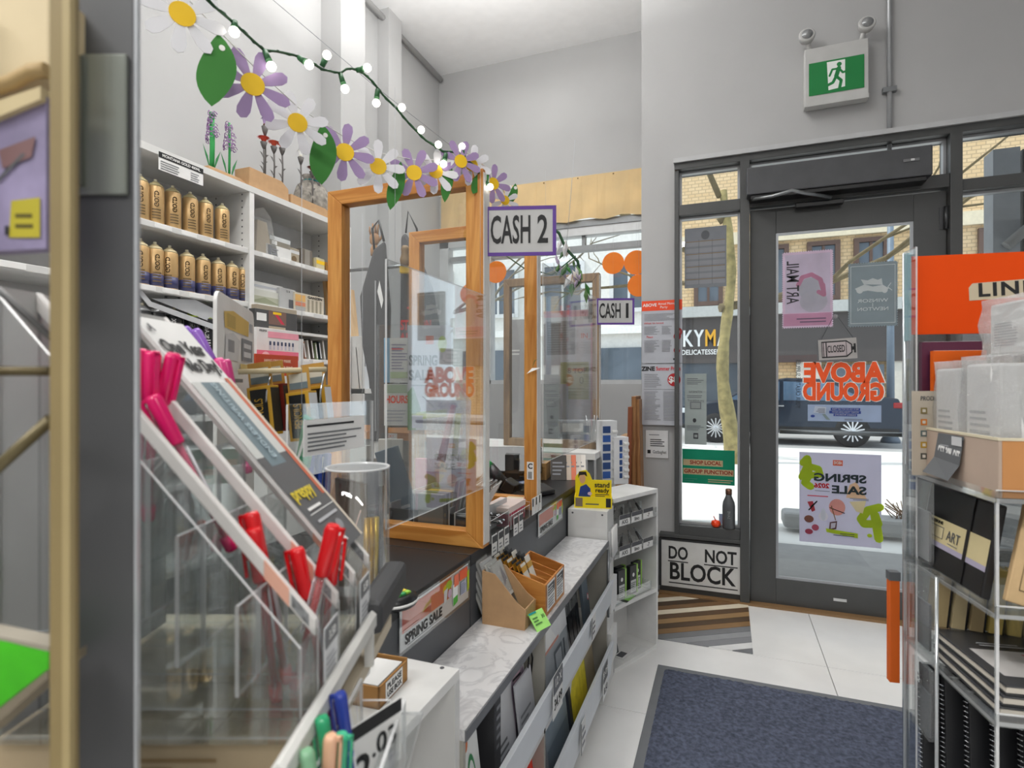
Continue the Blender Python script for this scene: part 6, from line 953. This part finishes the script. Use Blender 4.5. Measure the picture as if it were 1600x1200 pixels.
o = thing('clear_packet', 'clear domed packet of wipes beside the kraft card box', 'packet', (az(548, 1085, .697).x, az(548, 1085, .697).y, .697)); MB().lathe([(.03, 0), (.032, .03), (.028, .05), (.014, .062), (.0001, .064)], 16).build('dome', WRAP, o); MB().lathe([(.026, .002), (.027, .028), (.018, .046)], 14).build('contents', mat('c9cdd2', .5), o)
# clear tube of brown envelopes and pens at the end of the shelf
tb = ad(559, 905, .82); o = thing('clear_tube_jar', 'clear acrylic tube jar holding brown card and gold pens behind the pen display', 'jar', (tb.x, tb.y, .90)); R = .046; hh = .178
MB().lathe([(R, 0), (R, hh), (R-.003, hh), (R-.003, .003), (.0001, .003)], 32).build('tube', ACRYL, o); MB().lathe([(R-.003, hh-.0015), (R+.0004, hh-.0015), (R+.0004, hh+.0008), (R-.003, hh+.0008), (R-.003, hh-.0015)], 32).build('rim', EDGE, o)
MB().prism([(-.026, .004), (.016, .004), (.012, .152), (-.032, .162)], .012, axis='y', o=-.006, M=RZ(YAW)).build('brown_card', mat('4c3218', .75), o); MB().prism([(-.036, .004), (-.026, .004), (-.02, .1), (-.034, .165)], .003, axis='y', o=.012, M=RZ(YAW)).build('pink_card', mat('d39ab4', .6), o); MB().box(.005, .035, .012, .015, .12, .168, M=RZ(YAW)).build('grey_card', LIGHTINK, o)
for i, (x, c) in enumerate(((.014, 'd9a92e'), (.020, 'cfa02a'), (.026, 'e2c04a'), (.032, '3a3a3a'))): MB().rod((x, -.014+.006*i, .004), (x+.002, -.01+.004*i, .105 if i < 3 else .15), .0042, n=8, M=RZ(YAW)).build('pen', mat(c, .3, .5), o)
MB().tube([(-.034, -.02, .09), (.0, -.03, .05), (.02, -.02, .12)], .0012, 4).build('tie', mat('e8b8a8', .5), o)
# white card panel and hanging tins, packets
o = thing('white_card_panel', 'white rounded card rack side panel with gold and grey labels behind the pens', 'panel', (0, 0, 0), YAW); u0 = Vector((-.45, .85, 0)); e_ = Vector((-.26, .966, 0)); CMx = T(u0) @ RZ(math.atan2(e_.y, e_.x)); n = 8
pts = [(0, .93), (.30, .93), (.30, 1.325)]+[(.28+.02*math.cos(t*math.pi/16), 1.325+.02*math.sin(t*math.pi/16)) for t in range(1, 9)]+[(.02-.02*math.sin(t*math.pi/16), 1.325+.02*math.cos(t*math.pi/16)) for t in range(1, 9)]
MB().prism(pts, .006, axis='y', M=CMx).build('panel', mat('e6e6e4', .4), o, bevel=.001)
decal(o, CMx @ T((.16, 0, 1.24)), .26, .17, [('poly', [(.06, .80), (.8, .80), (.82, .97), (.3, 1.0), (.04, .95)], mat('d3b25a', .5)), ('rect', .86, .86, .96, .96, LIGHTINK), ('rect', .12, .82, .36, .95, mat('b79a4a', .5)), ('poly', [(.06, .5), (.44, .5), (.5, .72), (.3, .78), (.08, .74)], mat('d0d1d2', .5)), ('rect', .14, .58, .32, .7, mat('8a8c90', .5)), ('rect', .56, .52, .94, .76, mat('82888e', .5)), ('rect', .62, .56, .88, .62, mat('d7dadc', .5)), ('rect', .62, .66, .88, .71, mat('d7dadc', .5)), ('rect', .5, .42, .92, .48, mat('e0c87a', .5)), ('rect', .1, .02, .72, .38, PAPER), ('lines', .12, .28, .7, .37, 1, MIDG), ('text', .4, .2, .06, '2.5', MIDG), ('lines', .2, .06, .62, .14, 2, LIGHTINK)])
o = thing('hook_rod', 'pale horizontal hanging rod with small black and yellow boxes', 'rod', ad(372, 581, .95)); a = ad(372, 581, .95); b = ad(510, 577, 1.02); MB().rod((0, 0, 0), b-a, .0048, n=10).build('rod', mat('cdbf9c', .5), o); 
for px in (424, 507): p = ad(px, 584, .985)-a; MB().tube([tuple(p), tuple(p+Vector((0, -.01, -.03))), tuple(p+Vector((.0, -.012, -.05)))], .0018, 5).build('hook', CHROME, o)
for i, (px, py, d, rz, lb) in enumerate(((413, 632, .99, -.25, 'black and yellow pencil box hanging first on the rod'), (432, 628, 1.03, -.2, 'dark red backed pencil box hanging second on the rod'), (473, 640, 1.0, -.3, 'black and yellow pencil box hanging third and nearest on the rod'), (496, 630, 1.05, -.2, 'grey sided pencil box hanging last on the rod'))):
    o = thing('hanging_pencil_box', lb, 'box', ad(px, py, d), YAW+rz, 'pencil boxes hanging on the rod', ry=-.12); fr = mat('c79a2e', .5); MB().box(-.024, .024, -.012, .012, -.055, .032).build('box', mat('7a2420', .5) if i == 1 else fr, o, bevel=.001)
    decal(o, T((0, -.012, -.0115)), .048, .087, [('rect', .14, .06, .86, .94, mat('17191b', .35)), ('text', .5, .5, .2, 'PENCILS', mat('d0a53a', .5), {'rot': math.pi/2, 'width': .9})]); MB().box(-.024, .024, -.004, -.003, .032, .075).build('hang_card', mat('b98e42', .6), o); decal(o, T((0, -.004, .053)), .048, .04, [('rect', .1, .1, .9, .8, mat('c9c7ba', .5)), ('rect', .1, .1, .9, .4, mat('6b7a80', .5))]); MB().box(.0242, .0246, -.011, .011, -.05, .028).build('side_label', mat('e2e3e4', .5) if i > 1 else mat('2a2a2a', .4), o)
for i, (px, py, c, lb) in enumerate(((476, 690, '1f8a5a', 'green glossy packet hanging below the pencil boxes'), (476, 735, '2f4fb4', 'blue and white packet hanging left in the lower row'), (488, 738, '2a48a8', 'blue and white packet hanging in the middle of the lower row'), (502, 742, '3a5fc0', 'blue and white packet hanging right in the lower row'))):
    o = thing('hanging_packet', lb, 'packet', ad(px, py, .97+.015*i), YAW-.6, 'hanging packets below the rod', ry=.25 if i == 0 else 0); MB().prism([(-.018, -.045), (.016, -.045), (.02, .04), (-.016, .045)], .008, axis='y').build('packet', mat(c, .25), o, bevel=.002); decal(o, T((0, 0, .0)), .034, .085, [('poly', [(.1, .1), (.3, .1), (.75, .9), (.5, .9)], PAPER), ('rect', .2, .75, .5, .95, mat('dfe6f2', .4)), ('stroke', [(.6, .2), (.7, .6)], .003, PAPER)]); MB().box(-.012, .012, .003, .005, .04, .06).build('hang_tab', CLEARP, o)
# grey upright, cream upright and the rack at the far left
o = thing('grey_upright', 'wide grey steel shelving upright in the left foreground', 'upright', (0, 0, 0), YAW); d = .37; a0, a1 = (110-800)/FPX*d, (209-800)/FPX*d
MB().box(a0, a1, d, d+.002, 0, 2.4).box(a0, a0+.002, d+.002, d+.03, 0, 2.4).build('post', mat('505153', .5, .2, var=.05, scale=6), o, bevel=.0015); MB().box(a1-.001, a1+.0018, d+.0005, d+.004, 0, 2.4).build('painted_highlight', mat('c3c7cb', .3, .5), o)  # the pale strip paints the bevel's highlight down the post
MB().box(a0+.003, a1-.003, d-.003, d, 1.325, 1.418).build('galvanised_plate', mat('8d928b', .3, .55, var=.12, scale=9, stretch=(14, 1, .6)), o, bevel=.001); MB().box(a0+.002, a0+.012, d-.006, d-.003, 1.33, 1.415).build('plate_fold', mat('6f726a', .35, .5), o)
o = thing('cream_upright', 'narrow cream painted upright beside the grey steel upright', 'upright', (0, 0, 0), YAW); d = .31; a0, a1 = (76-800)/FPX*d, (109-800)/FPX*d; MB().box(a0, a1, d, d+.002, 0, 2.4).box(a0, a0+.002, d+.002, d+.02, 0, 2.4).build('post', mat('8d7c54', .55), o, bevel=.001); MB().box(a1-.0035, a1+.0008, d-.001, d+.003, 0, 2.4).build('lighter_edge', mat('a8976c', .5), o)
o = thing('wire_rack', 'dark brass wire rack with slanted braces at the far left edge', 'rack', (0, 0, 0), YAW); d = .33; F = lambda px, py, dd=d: Vector(((px-800)/FPX*dd, dd, EYE+(600-py)/FPX*dd))
MB().rod(F(-60, 580), F(78, 580), .0028, n=8).build('rod', mat('5d5236', .45, .4), o); MB().rod(F(-70, 790), F(80, 655), .0036, n=8).build('brace', mat('6b6144', .45, .4), o); MB().rod(F(-60, 400, .36), F(80, 528, .36), .0022, n=8).build('thin_brace', mat('6a6a6a', .4, .5), o)
for px in (-60,): MB().rod(F(px, 1250), F(px, -20), .004, n=8).build('rod', mat('5d5236', .45, .4), o)
MB().prism([(F(-60, 1180).x, F(-60, 1180).z), (F(75, 1060).x, F(75, 1060).z), (F(75, 1045).x, F(75, 1045).z), (F(-60, 1150).x, F(-60, 1150).z)], .03, axis='y', o=d).build('tray', mat('7d7463', .5), o)
o = thing('lime_pad', 'bright lime green pad lying on the rack tray at the lower left edge', 'pad', (0, 0, 0), YAW); MB().prism([(F(-60, 1155).x, F(-60, 1155).z), (F(76, 1046).x, F(76, 1046).z), (F(76, 1018).x, F(76, 1018).z), (F(10, 1002).x, F(10, 1002).z), (F(-60, 990).x, F(-60, 990).z)], .012, axis='y', o=d-.0).build('cover', mat('3fae1a', .5, var=.25, scale=20), o); MB().prism([(F(-60, 990).x, F(-60, 990).z), (F(76, 1018).x, F(76, 1018).z), (F(76, 1010).x, F(76, 1010).z), (F(-60, 982).x, F(-60, 982).z)], .012, axis='y', o=d).build('binding', mat('9b9486', .6), o)
o = thing('lilac_card_pack', 'lilac greeting card pack with a yellow price sticker in the rack at upper left', 'card pack', (0, 0, 0), YAW); dd = .34; m = MB().prism([(F(-60, 395, dd).x, F(-60, 395, dd).z), (F(72, 388, dd).x, F(72, 388, dd).z), (F(72, 150, dd).x, F(72, 150, dd).z), (F(-60, 200, dd).x, F(-60, 200, dd).z)], .01, axis='y', o=dd).build('pack', mat('8f86a6', .5, var=.25, scale=30), o)
decal(o, T(((F(0, 300, dd).x), dd, F(0, 300, dd).z)), .05, .07, [('poly', [(.62, .1), (1.0, .1), (1.0, .45), (.65, .42)], mat('b5a92a', .6)), ('lines', .7, .18, .98, .36, 2, mat('5a5210', .6)), ('poly', [(.5, .86), (.95, .98), (.9, .8), (.55, .7)], mat('7a5a5a', .6)), ('stroke', [(.5, .6), (.8, .82)], .002, DG), ('rect', .58, .12, .63, .2, INK)])
MB().prism([(F(-60, 215, dd).x, F(-60, 215, dd).z), (F(72, 160, dd).x, F(72, 160, dd).z), (F(72, 140, dd).x, F(72, 140, dd).z), (F(-60, 185, dd).x, F(-60, 185, dd).z)], .012, axis='y', o=dd-.004).build('top_fold', mat('c9b88f', .6), o)
o = thing('cream_carton_stack', 'cream carton with rounded tan rim at the top left corner', 'box', (0, 0, 0), YAW); MB().prism([(F(-60, 150, dd).x, F(-60, 150, dd).z), (F(40, 118, dd).x, F(40, 118, dd).z), (F(74, 108, dd).x, F(74, 108, dd).z), (F(74, -30, dd).x, F(74, -30, dd).z), (F(-60, -30, dd).x, F(-60, -30, dd).z)], .03, axis='y', o=dd+.002).build('carton', mat('d8c7a2', .6, var=.08, scale=8), o, bevel=.002); MB().tube([F(-60, 158, dd), F(20, 128, dd), F(50, 112, dd), F(74, 110, dd)], .0045, 8).build('rim', mat('b59a6a', .55), o)
# ================================================================== clear notebook tower on the right
RT = thing('acrylic_tower', 'clear acrylic rotating notebook tower at the right edge of the view', 'display stand', (0, 0, 0), 0)
NX, NY = .716, .825; ta = YAW-math.radians(12.7); base = RZ(YAW) @ Vector((NX, NY, 0)); RT.location = base; RT.rotation_euler.z = ta
TM = T(base) @ RZ(ta); S = .285
def tw(x, y, z): return TM @ Vector((x, y, z))
def tthing(name, label, cat, x, y, z, rz=0, group=None, rx=0, ry=0): return thing(name, label, cat, tw(x, y, z), ta+rz, group, rx, ry)
SHZ = (.16, .42, .70, .859, 1.03)
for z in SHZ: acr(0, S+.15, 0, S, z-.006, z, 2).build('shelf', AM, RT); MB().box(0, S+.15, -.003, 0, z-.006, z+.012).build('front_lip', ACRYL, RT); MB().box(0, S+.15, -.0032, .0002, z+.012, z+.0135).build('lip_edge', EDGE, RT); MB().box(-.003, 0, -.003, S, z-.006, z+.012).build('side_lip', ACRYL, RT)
acr(-.003, .0, S-.05, S, .02, 1.46, 0).build('side_sheet', AM, RT); acr(.0, .004, -.002, .002, .42, 1.03, 0).build('corner_sheet', AM, RT); acr(.12, .124, 0, S, .16, 1.03, 0).build('divider', AM, RT); acr(0, S+.15, S-.004, S, .02, 1.30, 1).build('back_sheet', AM, RT)
MB().rod((.004, S+.006, .02), (.004, S+.006, 1.46), .006, n=10).build('post', mat('c5ccd2', .15, .8), RT); MB().rod((-.004, S*.55, .02), (-.004, S*.55, .86), .003, n=8).build('post', mat('d5dadd', .15, .6), RT); MB().lathe([(.16, 0), (.16, .02)], 24, 0, T((.2, .15, 0))).build('foot', mat('8a8d90', .3), RT); MB().rod((.2, .15, .02), (.2, .15, .16), .03, n=12).build('spindle', STEEL, RT)
# orange header board with taped LINED label
o = tthing('orange_header_board', 'large plain orange board with a taped lined label on top of the clear tower', 'sign', -.0, S-.01, 1.285); MB().box(.006, .40, 0, .006, .012, .165).build('board', mat('ea4c00', .6, var=.02, spec=.2), o); MB().box(-.001, .0055, -.003, .012, 0, .172).build('sleeve_edge', mat('9fc4cc', .2), o)
q = MB().prism([(.105, .075), (.285, .083), (.285, .118), (.110, .108), (.104, .10)], .0006, axis='y', o=-.0006).build('tape', mat('cfc2a6', .7), o); lettering('LINED', .026, INK, q, T((.182, -.0008, .0955)) @ RY(-.035), bold=.035, width=.125, space=1.15)
# books on the tower's upper level behind the wrapped stacks
for i, (x, w_, z0, h, c, lb) in enumerate(((.012, .10, 1.19, .09, '5a2540', 'plum notebook standing under the orange header board'), (.022, .085, 1.18, .082, 'e8650f', 'orange notebook in front of the plum notebook'))):
    o = tthing('notebook', lb, 'notebook', x+w_/2, S-.04-.02*i, z0); MB().box(-w_/2, w_/2, 0, .012, -(z0-1.031), h).build('cover', mat(c, .45), o); MB().box(-w_/2+.003, w_/2-.003, .002, .01, h-.002, h+.0005).build('pages', PAPER, o)
for i in range(3): o = tthing('spine_book', 'pale spined notebook, %s from the left under the header board' % ordn[i], 'notebook', .125+i*.016, S-.10, 1.031, 0, 'pale spined notebooks'); MB().box(0, .013, 0, .09, 0, .245).build('cover', mat('b9ada0' if i % 2 == 0 else '3a3638', .6), o)
o = tthing('range_card', 'grey beige range card with rows of coloured squares on the clear tower', 'card', .036, S-.075, 1.112); MB().box(-.055, .075, 0, .003, -.081, .075).build('card', mat('bdb2a2', .6), o); decal(o, T((.01, 0, .005)), .13, .14, [('text', .3, .90, .06, 'PRODUCTLIST', DG, {'width': .4}), ('text', .8, .92, .06, 'Format', DG)]+[('rect', .1, .1+.15*k, .18, .18+.15*k, mat(['4a4a44', 'b58f2a', '5a6a6a', 'd07a2a', '8a7a4a'][k], .5)) for k in range(5)]+[('rect', .12, .12+.15*k, .16, .16+.15*k, mat('cfc8bc', .5)) for k in range(5)]+[('text', .4, .14+.15*k, .06, 'O1', DG) for k in range(5)])
# kraft tray with wrapped notepads
o = tthing('kraft_tray', 'shallow pale wood tray of wrapped notepads on the clear tower', 'tray', .004, .0, 1.031); a, b, h = .20, .235, .085; WK = wood('b39a80', 'c8b298', 1, 5); TK = mat('c58a52', .6)
MB().box(0, .005, 0, b, 0, h).build('side', mat('b7a393', .65, var=.08), o, bevel=.0008); MB().box(.005, a, 0, .005, 0, h).build('front', TK, o, bevel=.0008); MB().box(a-.005, a, .005, b, 0, h).build('side', TK, o); MB().box(.005, a-.005, b-.005, b, 0, h).build('back', TK, o); MB().box(.005, a-.005, .005, b-.005, 0, .004).build('base', TK, o); MB().box(-.0008, .0058, -.0008, b, h, h+.004).build('rim', mat('d9cfb4', .6), o); MB().box(.005, a, -.0008, .0055, h, h+.004).build('rim', mat('d9cfb4', .6), o)
q = MB().add([(-.0018, .165, .083), (-.0018, .085, .083), (-.006, .09, .035), (-.018, .10, .008), (-.022, .175, .012), (-.006, .17, .04)], [(0, 1, 2, 5), (5, 2, 3, 4)]).build('sale_tag', mat('5c5f62', .5), o)
TG_ = T((-.006, .128, .048)) @ RZ(-math.pi/2) @ RX(-.08)
decal(o, T((-.0035, .125, .052)) @ RZ(-math.pi/2), .08, .065, [('text', .48, .44, .34, 'GET 30% OFF', PAPER, {'bold': .03, 'width': .85, 'rot': -.06}), ('lines', .15, .66, .62, .72, 1, LIGHTINK), ('rect', .6, .72, .98, .95, mat('c9cbcd', .5)), ('lines', .1, .2, .7, .26, 1, LIGHTINK)], name='sale_tag_print')
BR = mat('a08a68', .8, var=.25, scale=60)
for i, (x, y, z, w_, d_, h_, lb) in enumerate(((.012, .125, .004, .055, .085, .20, 'wrapped white notepad stack at the far end of the wood tray'), (.012, .018, .004, .06, .09, .205, 'wrapped white notepad stack at the near end of the wood tray'), (.085, .02, .004, .10, .12, .19, 'wrapped brown covered notepad stack on the right of the wood tray'), (.055, .03, .215, .11, .085, .088, 'wrapped white notepad stack lying on top of the other stacks'))):
    o = tthing('wrapped_notepads', lb, 'notepads', .004+x, y, 1.031+z, .03*(i-1)); MB().box(0, w_, 0, d_, 0, h_*.96).build('paper_block', BR if i == 2 else mat('f3f3f2', .6), o, bevel=.004)
    if i != 2: MB().box(w_*.55, w_+.002, -.0008, d_+.0008, .002, h_*.965).build('brown_back', BR, o)
    m = MB(); rr = random.Random(i+20); nx = 7
    def wr(u, v): return .004*math.sin(u*9+i)+.003*math.sin(v*14+u*5)
    vs = []; 
    for k in range(nx+1):
        for t in range(16): a_ = t*2*math.pi/16; ex = max(abs(math.cos(a_)), abs(math.sin(a_))); vs.append((w_/2+(w_/2+.005)*math.cos(a_)/ex+wr(a_, k), d_/2+(d_/2+.005)*math.sin(a_)/ex+wr(a_+1, k*1.3), -.001+(h_+.006)*k/nx))
    m.add(vs, [(k*16+t, k*16+(t+1) % 16, (k+1)*16+(t+1) % 16, (k+1)*16+t) for k in range(nx) for t in range(16)]+[tuple(nx*16+t for t in range(16))], 0, True); m.build('wrap', WRAP, o)
    MB().box(-.001, 0, .01, d_-.01, .03, h_*.45).build('label_lines', mat('c3c5c8', .6), o) if False else decal(o, T((-.0, d_/2, h_*.4)) @ RZ(-math.pi/2), d_*.8, h_*.5, [('lines', .05, .05, .95, .95, 9, LIGHTINK)])
# second level: black art notebook and kraft notebook
o = tthing('art_notebook', 'black notebook with cream art band and elastic leaning on the clear tower', 'notebook', .012, .22, .860, -math.pi/2, None, -.16); w_, h_ = .205, .152
MB().box(-.045, w_-.045, 0, .014, 0, h_).build('cover', mat('1c1b1c', .4), o, bevel=.003); MB().box(-.048, -.0455, .002, .012, .003, h_-.003).build('pages', mat('d8d9da', .5), o)
decal(o, T((w_/2-.045, 0, h_/2)), w_, h_, [('rect', .04, .34, 1, .62, mat('cdbf93', .5)), ('rect', .04, .28, 1, .34, mat('a9a3b8', .5)), ('text', .2, .575, .035, 'MOLESKINE', INK, {'width': .26, 'bold': .03}), ('rect', .10, .39, .36, .53, DG), ('rect', .108, .398, .227, .522, mat('d8cba2', .5)), ('rect', .233, .398, .352, .522, mat('d8cba2', .5)), ('text', .52, .46, .12, 'ART', DG, {'width': .2}), ('lines', .45, .37, .62, .39, 1, MIDG), ('rect', .69, 0, .735, 1, BLACK)])
o = tthing('kraft_notebook', 'kraft notebook with fine line border tilted on the near corner of the tower', 'notebook', .075, .015, .860, -.25, None, -.2, .22); MB().box(-.05, .075, 0, .015, 0, .17).build('cover', mat('c6a87c', .7, var=.08, scale=40), o, bevel=.002); MB().box(-.048, .073, .003, .012, .168, .1705).build('pages', mat('e2d2b0', .7), o); decal(o, T((.0125, 0, .085)), .125, .17, [('rect', .1, .12, .9, .13, mat('6d5a3a', .6)), ('rect', .1, .88, .9, .89, mat('6d5a3a', .6)), ('rect', .1, .12, .108, .89, mat('6d5a3a', .6)), ('rect', .892, .12, .9, .89, mat('6d5a3a', .6)), ('lines', .45, .5, .7, .72, 5, mat('7a6a4a', .6)), ('text', .55, .8, .05, 'Notes', mat('6d5a3a', .6))])
# third level: pads lying flat in front, beige books standing behind
for i in range(3):
    o = tthing('flat_sketch_pad', ['lowest black edged sketch pad of the flat pile on the tower', 'middle black edged sketch pad of the flat pile on the tower', 'topmost sketch pad with red sketch cover on the flat pile'][i], 'sketch pad', .012+.004*i, .012, .701+i*.0165, .02*(i-1), 'flat sketch pads on the tower'); MB().box(0, .27, 0, .20, 0, .0035).build('back_cover', mat('2a2b2d', .4), o, bevel=.001); MB().box(.002, .268, .002, .198, .0035, .0125).build('pages', mat('d6cfc2', .7), o); MB().box(0, .27, 0, .20, .0125, .016).build('front_cover', mat('3c3d40', .3), o, bevel=.001)
    if i == 2: decal(o, T((.135, .10, .016)) @ RX(-math.pi/2), .24, .17, [('rect', 0, .08, 1, .62, mat('b9b6b4', .4)), ('stroke', [(.2, .2), (.45, .5), (.3, .55)], .004, mat('b34a48', .5)), ('stroke', [(.35, .2), (.55, .45)], .004, mat('c2645e', .5)), ('stroke', [(.6, .2), (.75, .5), (.9, .3)], .003, DG), ('lines', .1, .7, .5, .8, 2, LIGHTINK)])
for i in range(9):
    o = tthing('beige_notebook', 'beige notebook with dark gap, %s from the left in the row on the tower' % (ordn+['ninth'])[i], 'notebook', .018+i*.027, .245-.004*i, .752, 0, 'beige notebooks in a row on the tower', ry=.10); MB().box(0, .021, -.03, .0, 0, .115).build('block', mat(['bfa97c', 'c9b78e', 'b5a076', 'd0b765', 'cdb56e', 'b3a282', 'a89a7e', 'b09f80', 'bba98a'][i], .65), o, bevel=.001); MB().box(.021, .0235, -.03, .0, 0, .115).build('cover', BLACK, o)
MB().box(.004, S+.1, .20, .27, .7, .7515).build('book_riser', ACRYL, RT)
# lower level: spiral pads, cream books, red box
for i in range(5):
    o = tthing('spiral_sketchbook', 'black spiral sketchbook, %s from the left on the lower tower shelf' % ordn[i], 'sketchbook', .012+i*.021, .235-.035*i, .421, 0, 'black spiral sketchbooks', -.04); MB().box(0, .105, 0, .013, 0, .245-.006*i).build('cover', mat('26272a', .45), o, bevel=.001); MB().box(.002, .103, .003, .010, .245-.006*i-.001, .2455-.006*i).build('pages', PAPER, o)
    m = MB()
    for k in range(26): z = .012+k*.0085; m.tube([(-.002, 0, z), (-.006, .006, z), (-.002, .013, z)], .0011, 4)
    m.build('spiral', CHROME, o, kind='stuff')
for i in range(4): o = tthing('cream_album', 'cream covered album, %s from the back on the lower tower shelf' % ordn[i], 'album', .130+.012*i, .17-.045*i, .421, 0, 'cream albums on the tower', -.03); MB().box(0, .11, 0, .02, 0, .25-.008*i).build('cover', mat(['cdbd8f', 'd4c69c', 'c9b98a', 'bfae84'][i], .6), o, bevel=.0015); MB().box(.003, .107, .004, .016, .249-.008*i, .2505-.008*i).build('pages', PAPER, o)
o = tthing('red_cream_box', 'cream box with red lid band and oval badge at the lower right corner', 'box', .19, -.0, .421, -.1); MB().box(0, .14, -.06, .08, -.0, .22).build('carton', mat('d9cfae', .6), o, bevel=.003); MB().box(-.001, .141, -.061, .081, .195, .245).build('lid', mat('9a2326', .5), o, bevel=.003); decal(o, T((.07, -.06, .11)), .14, .22, [('rect', .0, .6, 1, .9, mat('b3262a', .5)), ('rect', .25, .2, .95, .62, mat('cfc7a8', .5)), ('stroke', [(.35, .3), (.6, .5), (.8, .3)], .005, mat('7a7350', .6))]); decal(o, T((.07, .01, .245)) @ RX(-math.pi/2), .12, .1, [('disc', .5, .5, .3, .3, mat('cdb8a0', .5))])
o = tthing('orange_tag', 'small orange plastic tag on the cream albums', 'tag', .150, -.010, .632); MB().box(0, .02, -.002, .008, 0, .018).build('tag', mat('ee5a1e', .4), o, bevel=.003)
# things clipped to the far outer side
o = tthing('orange_slipcase', 'tall narrow orange slipcase hanging on the far outer side of the tower', 'slipcase', -.022, S+.012, .60); MB().box(0, .018, 0, .016, 0, .205).build('case', mat('dd6414', .5), o, bevel=.001); MB().box(-.001, .019, -.001, .017, .205, .222).build('cap', mat('5c5f62', .5), o)
for i, (z, h, lb) in enumerate(((.865, .16, 'clear bag of ribbon hanging on the left side of the tower, upper one'), (.70, .15, 'clear bag with silver card hanging on the left side of the tower, middle one'), (.54, .14, 'clear bag of grey paper hanging on the left side of the tower, lower one'))): o = tthing('clear_side_bag', lb, 'bag', .006, .235, z+.002, -math.pi/2); MB().box(-.035, .03, 0, .008, 0, h-.01).build('film', CLEARP, o); MB().box(-.03, .025, .002, .006, .004, h*.6).build('contents', mat(['a5a8aa', '8e9296', '6f7378'][i], .4), o)
o = tthing('print_stack', 'framed black print at the foot of the tower', 'print', .012, .14, .165, -math.pi/2, None, -.1); MB().box(-.1, .1, 0, .012, 0, .22).build('frame', BLACK, o, bevel=.002); decal(o, T((0, 0, .11)), .2, .22, [('rect', .08, .08, .92, .92, mat('8d9094', .4)), ('rect', .2, .2, .8, .8, mat('5d6064', .4))])
